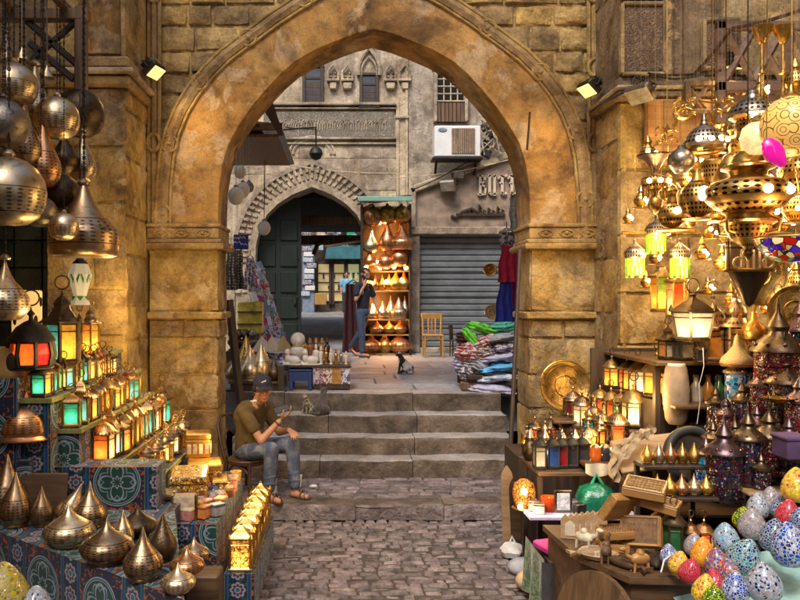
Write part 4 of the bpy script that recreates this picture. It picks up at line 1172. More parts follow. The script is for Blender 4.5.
def add_head(mb, c, s=1.0, Mr=None):
 """head forms round centre C (metres), face towards local -Y; returns transform"""
 Mh = T(*c) @ (Mr if Mr is not None else Matrix.Identity(4)) @ SCL(s, s, s)
 def B(p, r, d=(1, 1, 1)): mb.ball(p, r, 0, Mh, 16, 10, d)
 B((0, .015, .03), .092, (.84, 1.06, .98)); B((0, -.018, -.045), .066, (.86, .95, 1.1)); B((0, -.045, -.098), .034, (1, .8, .7)); B((0, .01, -.06), .06, (.98, 1, .9))
 B((0, -.083, .022), .03, (1.9, .5, .45)); 
 mb.lathe([(.0, 0), (.019, .004), (.0105, .04), (0, .046)], 10, 0, Mh @ T(0, -.093, -.04) @ RX(R(13)) @ SCL(.9, 1, 1))
 B((0, -.1, -.033), .0125, (1.25, 1, .9))
 for sx_ in (-1, 1):
  B((sx_ * .081, .014, -.012), .024, (.35, .8, 1.3)); B((sx_ * .05, -.058, -.025), .026, (1, .8, .9)); B((sx_ * .03, -.079, .004), .012, (1.2, .5, .55))
 B((0, -.086, -.068), .016, (1.5, .55, .42)); B((0, -.083, -.079), .015, (1.3, .6, .45))
 return Mh
def face_bits(Mh, parent, beard=False):
 m = MB()
 for sx_ in (-1, 1):
  m.ball((sx_ * .03, -.0835, .003), .0105, 0, Mh, 10, 7, (1.15, .45, .62)); m.ball((sx_ * .029, -.0885, .002), .005, 1, Mh, 8, 5, (1, .5, 1))
 m.build('eyes', [M['eye_white'], M['hair']], parent)
 m = MB()
 for sx_ in (-1, 1): m.tube([(sx_ * .013, -.0965, .021), (sx_ * .032, -.0955, .027), (sx_ * .05, -.08, .02)], .0045, 5, 0, Mh, rs=[.004, .005, .003])
 m.build('eyebrows', M['hair'], parent)
 m = MB(); m.tube([(-.022, -.0905, -.073), (-.008, -.096, -.0715), (.008, -.096, -.0715), (.022, -.0905, -.073)], .0035, 5, 0, Mh, rs=[.002, .004, .004, .002]); m.build('lips', M['lips'], parent)
GZ = .14
def seated_man():
 root = thing('person', 'seated man in olive shirt, torn jeans and dark cap, holding a phone', 'person', (-.97, 7.75, GZ))
 b = MB()
 pel = Vector((.0, 0, .45)); chest = Vector((.03, 0, .74)); neckb = Vector((.115, -.01, .925)); headc = Vector((.215, -.05, 1.07))
 hips = [Vector((.02, -.085, .43)), Vector((.02, .085, .43))]; knees = [Vector((.40, -.14, .50)), Vector((.47, .10, .53))]; ank = [Vector((.38, -.15, .09)), Vector((.50, .10, .09))]
 sh = [Vector((.08, -.19, .86)), Vector((.03, .2, .85))]; el = [Vector((.275, -.15, .575)), Vector((.2, .23, .60))]; wr = [Vector((.392, -.005, .765)), Vector((.43, .1, .66))]
 capsule(b, pel, chest, .13, .14, sq=.75, side=(1, 0, 0)); capsule(b, chest, neckb, .14, .07, sq=.75, side=(1, 0, 0)); capsule(b, neckb, headc + Vector((-.02, .0, -.05)), .058, .054)
 for i in (0, 1):
  capsule(b, sh[i], el[i], .05, .039); capsule(b, el[i], wr[i], .041, .027); capsule(b, neckb - Vector((0, 0, .03)), sh[i], .06, .055)
  capsule(b, hips[i], knees[i], .075, .055); capsule(b, knees[i], ank[i], .052, .036)
  f = ank[i] + Vector((0, 0, -.055)); capsule(b, f + Vector((-.02, 0, 0)), f + Vector((.14, -.03 if i == 0 else 0, -.01)), .034, .03, sq=.9)
 Mr = RZ(R(50)) @ RX(R(6)) @ RY(R(-5))
 Mh = add_head(b, headc, 1.02, Mr)
 add_hand(b, wr[0] + Vector((.008, .008, .012)), (.6, .45, .5), (-.5, -.1, .75), .34, 1.0, -1)
 add_hand(b, wr[1] + Vector((.012, -.005, 0)), (.8, -.5, -.1), (0, 0, -1), .35, 1.0, -1)
 skin_mesh(b, 'body', M['skin'], root, .0062, 3)
 s = MB()
 capsule(s, pel + Vector((-.015, 0, .02)), chest + Vector((-.02, 0, 0)), .168, .168, sq=.74, side=(1, 0, 0)); capsule(s, chest + Vector((-.02, 0, 0)), neckb + Vector((-.02, 0, -.05)), .17, .1, sq=.78, side=(1, 0, 0))
 s.ball((-.035, 0, .76), .15, d=(.85, 1.1, 1.2)); s.ball((.07, -.02, .56), .12, d=(.9, 1.1, .9))
 for i in (0, 1):
  capsule(s, neckb + Vector((-.03, 0, -.055)), sh[i], .082, .072); capsule(s, sh[i], sh[i].lerp(el[i], .58), .073, .068)
 skin_mesh(s, 'shirt', M['c_olive'], root, .009, 5)
 j = MB()
 capsule(j, (-.06, 0, .44), (.05, 0, .44), .135, .12, sq=1.0); j.ball((.0, 0, .43), .15, d=(1, 1.15, .75))
 for i in (0, 1):
  capsule(j, hips[i], knees[i], .096, .077); capsule(j, knees[i], ank[i] + Vector((0, 0, .035)), .076, .056)
  for q in range(4): t = .3 + .17 * q; p = knees[i].lerp(ank[i], t); j.tube([(p.x + .062 * math.cos(a), p.y + .062 * math.sin(a), p.z + .01 * math.sin(a * 2 + q)) for a in [2 * PI * k / 12 for k in range(12)]], .007, 5, closed=True)
 skin_mesh(j, 'jeans', M['denim'], root, .008, 3)
 c = MB()   # cap: crown and brim
 c.lathe([(.1, .0), (.101, .025), (.094, .06), (.07, .088), (.03, .102), (0, .105)], 22, 0, Mh @ T(0, .012, .042) @ SCL(.9, 1.09, 1)); c.ball((0, .012, .148), .008, 0, Mh, 8, 5)
 c.grid(lambda u, v: (-.078 + .156 * u, -.078 - (.075 * v) * math.sqrt(max(0, 1 - ((u - .5) * 1.7) ** 2)) - .02 * (1 - ((u - .5) * 2) ** 2), .05 - .018 * v - .05 * (u - .5) ** 2 * 4 * .55), 14, 6, 0, Mh)
 c.grid(lambda u, v: (-.078 + .156 * u, -.078 - (.075 * v) * math.sqrt(max(0, 1 - ((u - .5) * 1.7) ** 2)) - .02 * (1 - ((u - .5) * 2) ** 2), .044 - .018 * v - .05 * (u - .5) ** 2 * 4 * .55), 14, 6, 0, Mh)
 cap = c.build('cap', M['c_navy'], root)
 lg = MB(); L_ = [(-.026, -.006), (-.012, .004), (.002, .006), (.014, .014), (.026, .012), (.016, .006), (.02, -.008), (.012, -.002), (.0, -.002), (-.01, -.01), (-.008, -.002), (-.022, -.012)]
 lg.add([(x, -.093 - .001 + .5 * x * x * 4, z + .095) for x, z in L_], [tuple(range(len(L_)))], 0, False, Mh); o = lg.build('cap_mark', M['c_white'], cap)
 h = MB(); h.lathe([(.095, -.02), (.097, .045), (.09, .05)], 20, 0, Mh @ T(0, .018, .0) @ SCL(.88, 1.08, 1)); 
 hm = MB()
 for k in range(11):
  a = R(-15 + 21 * k); hm.ball((.083 * math.cos(a), .018 + .098 * math.sin(a), .012 - .01 * math.sin(a)), .02, 0, Mh, 8, 5, (1, 1, 1.9))
 hm.build('hair', M['hair'], root)
 face_bits(Mh, root)
 u = MB(); u.tube([(neckb.x + .075 * math.cos(a), neckb.y + .075 * math.sin(a), neckb.z + .02 + .02 * math.cos(a)) for a in [2 * PI * k / 18 for k in range(18)]], .013, 6, closed=True); u.build('collar', M['c_white'], root)
 w = MB(); wp = wr[0]; d = (wr[0] - el[0]).normalized(); x_ = d.orthogonal().normalized(); y_ = d.cross(x_)
 w.tube([wp - d * .035 + (x_ * math.cos(a) + y_ * math.sin(a)) * .033 for a in [2 * PI * k / 14 for k in range(14)]], .008, 6, closed=True); w.build('bracelet', M['leather'], root)
 for i in (0, 1):
  f = MB(); a0 = ank[i] + Vector((.06, -.015 if i == 0 else 0, -.078))
  f.prism([(-.1, -.035), (0, -.04), (.1, -.042), (.125, -.02), (.125, .02), (.1, .042), (0, .036), (-.1, .035)], .014, 0, T(a0.x, a0.y, .0) @ RZ(R(-10) if i == 0 else 0))
  f.tube([(a0.x + .02, a0.y - .042, .012), (a0.x + .03, a0.y, .085), (a0.x + .02, a0.y + .042, .012)], .012, 6); f.tube([(a0.x + .07, a0.y - .042, .012), (a0.x + .075, a0.y, .062), (a0.x + .07, a0.y + .042, .012)], .012, 6); f.build('sandal', M['leather'], root)
 hp = root.location + RZ(R(-34)) @ (wr[0] + Vector((.03, .0, .115)))
 ph = thing('phone', 'dark phone held up in the hand of the seated man', 'phone', hp); ph.rotation_euler = (R(48), R(-16), R(8))
 m = MB(); m.box((0, 0, 0), (.15, .075, .009), 0, bev=.003); m.build('case', M['rubber'], ph); m = MB(); m.box((0, 0, .0055), (.136, .066, .002), 0); m.build('screen', M['rubber'], ph)
 return root
sm = seated_man(); sm.rotation_euler = (0, 0, R(-34)); 
ch = thing('bentwood_chair', 'dark brown bentwood chair the seated man sits on', 'chair', (-.995, 7.775, GZ), R(-34))
m = MB(); m.lathe([(0, .325), (.19, .325), (.205, .335), (.2, .35), (.17, .352), (0, .345)], 24, 0, SCL(1, 1.02, 1)); m.build('seat', M['wood_x'], ch)
m = MB(); m.tube([(.19 * math.cos(a), .19 * math.sin(a), .315) for a in [2 * PI * k / 24 for k in range(24)]], .02, 6, closed=True); m.build('seat_frame', M['leather'], ch)
for x, y in ((.15, -.15), (.15, .15), (-.15, -.15), (-.15, .15)): m = MB(); m.tube([(x, y, .33), (x * 1.12, y * 1.12, .16), (x * 1.3, y * 1.3, 0)], .017, 7, rs=[.019, .017, .014]); m.build('leg', M['leather'], ch)
m = MB(); m.tube([(-.16, -.16, .32), (-.22, -.17, .52), (-.28, -.15, .68), (-.3, -.07, .76), (-.305, .07, .76), (-.28, .15, .68), (-.22, .17, .52), (-.16, .16, .32)], .016, 7); m.tube([(-.18, -.1, .34), (-.24, -.09, .55), (-.27, 0, .62), (-.24, .09, .55), (-.18, .1, .34)], .011, 6); m.build('backrest', M['leather'], ch)
for sg in (-1, 1): m = MB(); m.tube([(.165, sg * .165, .08 + .0), (.14, sg * .15, .22), (.06, sg * .15, .29), (-.06, sg * .15, .29), (-.14, sg * .15, .22), (-.165, sg * .165, .08)], .01, 6); m.build('brace', M['leather'], ch)
def walker():
 root = thing('person', 'man in navy tee and jeans walking while talking on a phone', 'person', (.36, 15.3, .957), R(-38))
 b = MB(); hip = Vector((0, 0, .92)); chest = Vector((.02, 0, 1.28)); neck = Vector((.03, 0, 1.49)); headc = Vector((.06, -.0, 1.655))
 hips = [Vector((0, -.09, .9)), Vector((0, .09, .9))]; kn = [Vector((.04, -.09, .49)), Vector((-.12, .09, .50))]; an = [Vector((.05, -.09, .09)), Vector((-.36, .09, .17))]
 sh = [Vector((.02, -.2, 1.42)), Vector((.02, .2, 1.42))]; el = [Vector((.03, -.27, 1.15)), Vector((.1, .27, 1.15))]; wr = [Vector((.13, -.12, 1.43)), Vector((.22, .24, .93))]
 capsule(b, hip, chest, .12, .14, sq=.72, side=(1, 0, 0)); capsule(b, chest, neck - Vector((0, 0, .05)), .14, .07, sq=.72, side=(1, 0, 0)); capsule(b, neck - Vector((0, 0, .05)), headc - Vector((.02, 0, .06)), .055, .052)
 for i in (0, 1):
  capsule(b, sh[i], el[i], .05, .038); capsule(b, el[i], wr[i], .04, .027); capsule(b, neck - Vector((0, 0, .07)), sh[i], .06, .055); capsule(b, hips[i], kn[i], .08, .055); capsule(b, kn[i], an[i], .053, .036)
  f = an[i] - Vector((0, 0, .05)); e = f + (Vector((.15, 0, -.005)) if i == 0 else Vector((.12, 0, -.085))); capsule(b, f - Vector((.03, 0, 0)), e, .034, .03)
 Mh = add_head(b, headc, 1.0, RZ(R(72)) @ RX(R(4)))
 add_hand(b, wr[0], (-.2, .15, 1), (0, 1, 0), .4, 1.0, 1); add_hand(b, wr[1], (.2, 0, -1), (0, -1, 0), .3, 1.0, 1)
 skin_mesh(b, 'body', M['skin'], root, .009, 3)
 s = MB(); capsule(s, hip + Vector((0, 0, -.02)), chest, .145, .165, sq=.74, side=(1, 0, 0)); capsule(s, chest, neck - Vector((0, 0, .075)), .165, .095, sq=.74, side=(1, 0, 0))
 for i in (0, 1): capsule(s, neck - Vector((0, 0, .08)), sh[i], .075, .07); capsule(s, sh[i], sh[i].lerp(el[i], .6), .071, .07)
 skin_mesh(s, 'tee_shirt', M['c_navy'], root, .012, 4)
 m = MB()
 for k in range(3): m.box((.10 + .0, -.02 - .05 * k, 1.3), (.006, .03, .05), 0, RZ(0)); 
 for k, (x, z) in enumerate(((.085, 1.27), (.11, 1.27))): m.box((x - .02, -.145, z), (.018, .01, .045), 0); m.box((x - .012, -.145, z + .02), (.02, .01, .008)); m.box((x - .012, -.145, z - .018), (.02, .01, .008))
 m.build('shirt_print', M['c_white'], root)
 j = MB(); j.ball((0, 0, .9), .15, d=(.9, 1.1, .9))
 for i in (0, 1): capsule(j, hips[i], kn[i], .098, .073); capsule(j, kn[i], an[i] + Vector((0, 0, .03)), .072, .054)
 skin_mesh(j, 'jeans', M['c_jeans'], root, .01, 3)
 h = MB()
 for k in range(90):
  a = rnd.uniform(0, 6.28); e = rnd.uniform(.1, 1.57); x, y, z = .082 * math.cos(a) * math.cos(e), .015 + .102 * math.sin(a) * math.cos(e), .035 + .092 * math.sin(e)
  if y < -.06 and z < .1: continue
  h.ball((x, y, z), .021, 0, Mh, 7, 5)
 h.build('hair', M['hair'], root); bd = MB()
 for k in range(9): a = R(-160 + 17.5 * k); bd.ball((.06 * math.cos(a), -.02 + .075 * math.sin(a) * 1.0, -.085), .02, 0, Mh, 8, 5, (1, 1, 1.2))
 bd.build('beard', M['hair'], root); face_bits(Mh, root)
 for i in (0, 1): f = MB(); p = an[i]; f.box((p.x + .055, p.y, .012 if i == 0 else p.z - .085), (.25, .085, .024), 0, (T(0, 0, 0) if i == 0 else T(p.x + .05, p.y, p.z - .085) @ RY(R(38)) @ T(-p.x - .05, -p.y, -p.z + .085)), .008); f.build('sandal', M['rubber'], root)
 ph = thing('phone', 'black phone held to the ear of the walking man', 'phone', root.location + RZ(R(-38)) @ Vector((.10, -.10, 1.59))); ph.rotation_euler = (R(80), R(50), R(15)); m = MB(); m.box((0, 0, 0), (.14, .07, .01), 0, bev=.003); m.build('case', M['plastic_blk'], ph); m = MB(); m.box((0, 0, .006), (.12, .06, .002)); m.build('screen', M['d_dark'], ph)
walker()
def passer():
 root = thing('person', 'distant person in a light blue shirt standing in the far lane', 'person', (.06, 30.8, 1.5)); b = MB()
 capsule(b, (0, 0, .85), (0, 0, 1.3), .13, .16, sq=.7, side=(0, 1, 0)); capsule(b, (0, 0, 1.4), (0, 0, 1.55), .06, .055)
 for s_ in (-1, 1): capsule(b, (s_ * .09, 0, .85), (s_ * .1, .02, .08), .08, .05); capsule(b, (s_ * .19, 0, 1.38), (s_ * .24, -.02, 1.08), .055, .042); capsule(b, (s_ * .24, -.02, 1.08), (s_ * .2, -.1, .85), .04, .035); capsule(b, (s_ * .1, .0, .05), (s_ * .11, -.14, .04), .04, .035)
 add_head(b, (0, 0, 1.63)); skin_mesh(b, 'body', M['skin'], root, .014, 3)
 s = MB(); capsule(s, (0, 0, .88), (0, 0, 1.3), .15, .175, sq=.72, side=(0, 1, 0)); 
 for s_ in (-1, 1): capsule(s, (0, 0, 1.4), (s_ * .19, 0, 1.38), .08, .07); capsule(s, (s_ * .19, 0, 1.38), (s_ * .22, -.01, 1.2), .07, .065)
 skin_mesh(s, 'shirt', mplain('light_blue_cotton', (.14, .4, .6), .85), root, .018, 3); j = MB(); j.ball((0, 0, .86), .15, d=(1.1, .9, .8))
 for s_ in (-1, 1): capsule(j, (s_ * .09, 0, .85), (s_ * .1, .02, .12), .095, .065)
 skin_mesh(j, 'trousers', M['c_charcoal'], root, .018, 3); h = MB(); h.ball((0, .02, 1.68), .098, d=(.88, 1, .85)); h.build('hair', M['hair'], root)
passer()
def cat(loc, rz, mat, lab, s=1.0, back=False):
 root = thing('cat', lab, 'cat', loc, rz, None, s); b = MB()   # sits facing -Y
 capsule(b, (0, .07, .085), (0, -.02, .2), .078, .055); b.ball((0, .08, .075), .085, d=(1.05, 1.1, .9)); capsule(b, (0, -.02, .2), (0, -.04, .26), .05, .042)
 b.ball((0, -.055, .29), .046, d=(1, .95, .92)); b.ball((0, -.098, .278), .021, d=(1.1, 1, .85))
 for s_ in (-1, 1):
  capsule(b, (s_ * .032, -.04, .17), (s_ * .03, -.065, .02), .024, .015); capsule(b, (s_ * .03, -.065, .015), (s_ * .03, -.09, .012), .015, .013); capsule(b, (s_ * .065, .06, .07), (s_ * .07, -.02, .03), .045, .022); capsule(b, (s_ * .07, -.02, .018), (s_ * .068, -.06, .014), .017, .014)
  b.lathe([(0, -.008), (.019, 0), (.012, .022), (0, .042)], 8, 0, T(s_ * .03, -.05, .318) @ RY(R(16 * s_)) @ SCL(1, .6, 1))
 p0 = Vector((0, .16, .03))
 for k in range(7): a = .25 * k; p1 = Vector((.11 * math.sin(a * 1.25), .16 - .0 - .12 * (1 - math.cos(a * .8)), .022)); capsule(b, p0, p1, .016, .015, n=8); p0 = p1
 skin_mesh(b, 'body', mat, root, .0055, 4)
 m = MB()
 for s_ in (-1, 1): m.ball((s_ * .018, -.093, .299), .0075, n=8, m=5)
 m.build('eyes', M['d_amber'], root)
cat((*on(403, 373, .957)[:2], .957), R(-95), M['fur_bw'], 'black and white cat sitting on the courtyard paving', 1.0)
p = on(307, 413, .73); cat((p.x, 9.2, .725), R(-30), M['fur_tabby'], 'small mottled kitten sitting on the top step next to the phone', .72)
cat((on(323, 412, .73).x, 9.2, .725), R(165), M['fur_dark'], 'dark cat sitting on the top step with its back turned', .95)
HL = [
 (14, 84, 46, 'globe', 'silver', 5.0, 'shiny tin globe lamp hanging highest at the frame edge'),
 (35, 95, 62, 'drop', 'silver', 5.4, 'long tin drop lamp between the two upper tin globes'),
 (57, 117, 44, 'globe', 'silver', 5.2, 'bright tin globe lamp below the wooden bracket post'),
 (79, 112, 50, 'globe', 'bronze_dark', 5.9, 'blackened globe lamp beside the bracket post, reflecting a lantern'),
 (24, 134, 66, 'drop', 'bronze', 5.0, 'long golden bronze drop lamp above the biggest tin globe'),
 (43, 153, 68, 'drop', 'copper', 5.1, 'long reddish copper drop lamp under the bright tin globe'),
 (9, 190, 72, 'globe', 'silver', 4.5, 'biggest tin globe lamp, cut by the frame edge'),
 (64, 152, 42, 'fig', 'bronze_dark', 5.6, 'small blackened fig lamp under the black globe'),
 (83, 156, 50, 'drop', 'silver', 5.7, 'narrow tin drop lamp nearest the buttress face'),
 (60, 192, 40, 'globe', 'bronze_dark', 5.3, 'dark bronze globe lamp in the middle of the hanging bunch'),
 (41, 211, 32, 'globe', 'silver_dark', 5.0, 'small pewter globe lamp beside the biggest tin globe'),
 (64, 226, 29, 'globe', 'silver', 4.9, 'small tin globe lamp in front of the flat bottomed flask lamp'),
 (84, 220, 74, 'flask', 'bronze', 5.2, 'large flat bottomed bronze flask lamp hanging lowest of the bunch'),
 (5, 289, 62, 'onion', 'silver', 4.7, 'tin onion lamp hanging alone under the biggest globe'),
 (3, 122, 50, 'globe', 'silver_dark', 4.6, 'pewter globe lamp half cut by the frame edge'),
 (20, 160, 50, 'fig', 'bronze_dark', 5.5, 'dark fig lamp deep behind the bronze drop lamp'),
 (6, 52, 40, 'drop', 'bronze', 5.7, 'dull bronze drop lamp partly behind the highest tin globe'),
 (44, 186, 40, 'drop', 'bronze_dark', 5.9, 'slim blackened drop lamp hidden behind the dark bronze globe'),
]
RAILZ = 4.32
for px, py, hp, kd, mt, Y, lab in HL:
 h = hp / ppm(Y); p = at(px, py, Y); z0 = p.z - h / 2
 hang = (RAILZ - (z0 + h * 1.05)) / h
 t = thing('metal_lamp', lab, 'lamp', (p.x, p.y, z0), rnd.uniform(0, 6), 'pierced metal lamps hanging in a bunch', h)
 mk_metal(kd, mt, hang, 32, .03 if kd in ('drop', 'fig') else 0)(t)
rk = thing('hanging_rack', 'dark wooden bracket with crossed braces carrying the bunch of metal lamps', 'rack', (-2.45, 5.5, 3.3))
m = MB()
m.box((.05, 0, 1.05), (.9, .07, .07), bev=.01); m.box((-.1, -.5, 1.05), (.06, 2.4, .06), bev=.01); m.box((-.5, -.5, 1.05), (.06, 2.4, .06), bev=.01); m.box((.3, -.5, 1.05), (.06, 2.4, .06), bev=.01); m.box((-.72, -.5, 1.05), (.06, 2.4, .06), bev=.01)
m.build('top_rail', M['wood'], rk)
m = MB()
m.box((.42, .35, .62), (.085, .085, .86), bev=.01); m.box((.03, .35, .99), (.9, .09, .09), bev=.01); m.build('post', M['wood'], rk)
m = MB()
for a, b_ in (((.0, .36, .95), (.38, .36, .62)), ((.38, .36, .95), (.0, .36, .62)), ((.02, .36, .78), (.36, .36, .5))): m.tube([a, b_], .028, 6)
m.build('brace', M['wood_dark'], rk)
for px, py in ((22, 60), (47, 78)):
 p = at(px, py, 5.5); t = thing('metal_cone', 'little tin cone hanging %s' % ('above the highest tin globe' if px < 30 else 'in front of the bracket brace'), 'ornament', p, 0, 'little tin cones on the rack')
 m = MB(); m.lathe([(.055, 0), (.05, .01), (.012, .07), (.01, .09)], 14); m.build('cone', M['silver'], t)
 m = MB(); m.tube([(0, 0, .08), (0, 0, RAILZ - p.z)], .005, 5); m.build('cord', M['silver_dark'], t)
p = at(80, 284, 5.6)
sl2 = thing('star_lantern', 'white and green glass lantern with angular body hanging above the lit lanterns', 'lantern', p, R(20))
m = MB(); m.lathe([(.075, -.155), (.045, -.09), (.085, .07), (.055, .15)], 6, 0, None, False); m.build('white_glass', mplain('opal_glass', (.6, .56, .44), .3, 0, .12, 8, 0, Emission_Color=(.9, .8, .55, 1), Emission_Strength=.12), sl2)
m = MB()
for k in range(6):
 a = 2 * PI * (k + .5) / 6; c_ = Vector((math.cos(a), math.sin(a), 0)); s_ = Vector((-math.sin(a), math.cos(a), 0))
 for sg in (-1, 1): m.add([c_ * .078 + Vector((0, 0, .07)), c_ * .066 + s_ * (.038 * sg) + Vector((0, 0, .075)), c_ * .066 + s_ * .02 * sg + Vector((0, 0, .0))], [(0, 1, 2)], 0)
 m.add([c_ * .05 + s_ * .025 + Vector((0, 0, -.09)), c_ * .05 - s_ * .025 + Vector((0, 0, -.09)), c_ * .062 + Vector((0, 0, -.125))], [(0, 1, 2)], 0)
m.build('green_glass', mplain('leaf_green_glass', (.08, .3, .05), .25, 0, .2, 9), sl2)
m = MB(); m.lathe([(.06, .148), (.05, .16), (.02, .19), (.015, .22), (0, .22)], 8); m.tube([(0, 0, .2), (0, 0, 1.4)], .005, 5); m.build('cap', M['iron'], sl2)
ds = thing('display_steps', 'stepped lantern display draped with navy, green and orange applique cloth', 'display stand', (0, 0, 0))
STEPS = [(-3.1, -2.09, 5.12, 7.1, 1.64), (-3.1, -1.91, 4.92, 7.1, 1.46), (-3.1, -1.77, 5.06, 7.12, 1.24), (-3.1, -1.60, 5.2, 7.14, .955), (-3.1, -1.36, 5.3, 7.15, .80)]
for i, (a, b_, y0, y1, z) in enumerate(STEPS):
 m = MB(); cloth_box(m, a, b_, y0, y1, 0 if i == 4 else .5, z, 0, 'frtb', .13 * i + .31); 
 o = m.build('tier', M['khay'], ds)
 q = MB(); q.box(((a + b_) / 2, y0 - .008, z - .012), (b_ - a, .016, .03)); q.box((b_ + .008, (y0 + y1) / 2, z - .012), (.016, y1 - y0 + .016, .03)); q.build('trim', mplain('olive_braid_%d' % i, (.2, .2, .05), .7, 0, .3, 20), o)
pr_ = random.Random(5)
def row(tier, x, z, y0, dy, colours, n, r, h, roof, frame, where, a0=None, roofm=None, jit=.01):
 for i, c in enumerate(colours):
  names = {'t': 'teal', 'a': 'amber', 'c': 'cream', 'g': 'green', 'o': 'orange', 'r': 'red', 'w': 'white', 'q': 'aqua', 'y': 'golden', 'l': 'lime'}
  kk = {'t': 'g_teal', 'a': 'g_amber', 'c': 'g_cream', 'g': 'g_green', 'o': 'g_orange', 'r': 'g_red', 'w': 'g_white', 'q': 'g_aqua', 'y': 'g_gold', 'l': 'g_lime'}
  pan = [kk[ch] for ch in c]
  if n == 4: pan = [pan[1], pan[2], pan[3], pan[0]]
  cols = []
  for ch in c:
   if names[ch] not in cols: cols.append(names[ch])
  lab = '%s lantern with lit %s panes, %s along the %s' % ('square' if n == 4 else 'six sided', ' and '.join(cols[:2]), ORD[i], where)
  rf_ = roof if pr_.random() < .7 else pr_.choice(['dome', 'hat']); rm_ = pr_.choice([None, None, 'bronze', 'tin_mid', 'copper'])
  place(('row', n, r, h, rf_, frame, c, rm_), mk_lantern(n, r, h, rf_, pan, frame, rm_, a0=a0), 'glass_lantern', lab, 'lantern', (x + rnd.uniform(-.018, .018), y0 + dy * i + rnd.uniform(-.01, .01), z), rnd.uniform(-.28, .28), where, (*([rnd.uniform(.9, 1.05)] * 2), rnd.uniform(.88, 1.15)))
row(0, -2.19, 1.645, 5.75, .17, ['oata', 'atac', 'aaoa', 'cata'], 6, .075, .17, 'dome', 'tin_dark', 'uppermost cloth tier')
def palette(n, first):
 out = [first]
 for i in range(n - 1): out.append(''.join([pr_.choice('aaacoygtaqw'), 'a', 'a', pr_.choice('actq')]))
 return out
row(1, -2.0, 1.465, 4.99, .13, palette(12, 'aaat'), 4, .07, .14, 'pyr', 'tin_dark', 'second cloth tier')
row(2, -1.845, 1.245, 5.13, .14, palette(12, 'gaat'), 4, .073, .15, 'pyr', 'tin_mid', 'third cloth tier')
row(3, -1.685, .96, 5.36, .15, palette(12, 'caao'), 4, .077, .175, 'pyr', 'tin_mid', 'fourth cloth tier')
for i in range(9):
 x, y = -1.47 + .03 * (i % 2), 5.62 + .16 * i
 place(('arch', i % 3), mk_lantern(6, .062, .13, 'dome', [['g_cream', 'd_clear', 'g_gold'], ['g_amber', 'd_amber'], ['g_white', 'd_clear', 'd_amber']][i % 3], 'tin_brass', 'bronze', lattice=True), 'brass_lantern', 'little domed brass lantern, %s from the front on the lowest cloth tier' % ORD[i], 'lantern', (x, y, .805), rnd.uniform(0, 1), 'little domed brass lanterns on the lowest tier')
p = at(31, 369, 5.0)
t = thing('glass_lantern', 'squat red and orange octagonal lantern glowing with a tall hoop handle', 'lantern', p, .2)
mk_lantern(8, .135, .165, 'dome', ['g_red', 'g_orange', 'g_red', 'g_red'], 'iron', 'iron', bulge=1.12, handle=True)(t)
p = at(62, 352, 5.5); t = thing('glass_lantern', 'tall lantern with teal and orange panes and a crowned dark roof', 'lantern', (p.x, p.y, 1.645), .25)
mk_lantern(6, .13, .27, 'hat', ['d_teal', 'g_orange', 'd_teal', 'g_aqua', 'g_amber', 'd_teal'], 'tin_dark', 'tin_dark')(t)
p = at(90, 345, 6.2); t = thing('glass_lantern', 'tall narrow amber lantern at the back of the uppermost tier', 'lantern', (p.x, p.y, 1.645), .4)
mk_lantern(6, .075, .24, 'hat', ['g_amber', 'g_gold', 'g_orange'], 'tin_brass', 'bronze')(t)
p = at(27, 330, 5.9); t = thing('parchment_lamp', 'pale yellow cylinder lamp with dark openings against the tiled wall', 'lamp', (p.x, p.y, 1.645))
m = MB(); m.lathe([(.0, 0), (.11, 0), (.11, .52), (.1, .53), (0, .53)], 20); m.build('shade', mplain('parchment', (.6, .4, .14), .6, 0, .25, 8, 0, Emission_Color=(1, .6, .2, 1), Emission_Strength=.35), t)
m = MB()
for k in range(6):
 a = -1.57 + (k - 2) * .5; m.ball((.108 * math.cos(a), .108 * math.sin(a), .16 + .14 * (k % 3)), .035, d=(.5, .5, 1.1), n=10, m=6)
m.build('opening', M['wood_dark'], t)
p = at(8, 352, 5.0); t = thing('ceramic_lamp', 'round clay lamp with an oval opening at the frame edge', 'lamp', (p.x, p.y, 1.6))
m = MB(); m.lathe([(0, 0), (.12, 0), (.13, .02), (.13, .17), (.1, .19), (0, .19)], 20); m.build('body', mplain('ochre_clay', (.5, .3, .1), .6, 0, .25, 9), t)
m = MB(); m.ball((.07, -.11, .1), .045, d=(1, .4, 1.3)); m.build('opening', M['wood_dark'], t)
bx = MB(); cloth_box(bx, -3.0, -2.1, 4.86, 5.1, .7, 1.6, 0, 'frt', .02); tag(bx.build('applique_hanging', M['khay']), 'dark green and orange applique hanging under the red lantern', 'hanging')
ta = thing('cloth_table', 'low table under medallion applique cloth crowded with metal onion lamps', 'table', (0, 0, 0))
A = [Vector((-3.0, 5.2, 0)), Vector((-2.32, 4.72, 0)), Vector((-.74, 3.50, 0)), Vector((-1.12, 5.0, 0)), Vector((-1.12, 5.28, 0)), Vector((-3.0, 5.28, 0))]
ZT = .72
m = MB(); u = 0
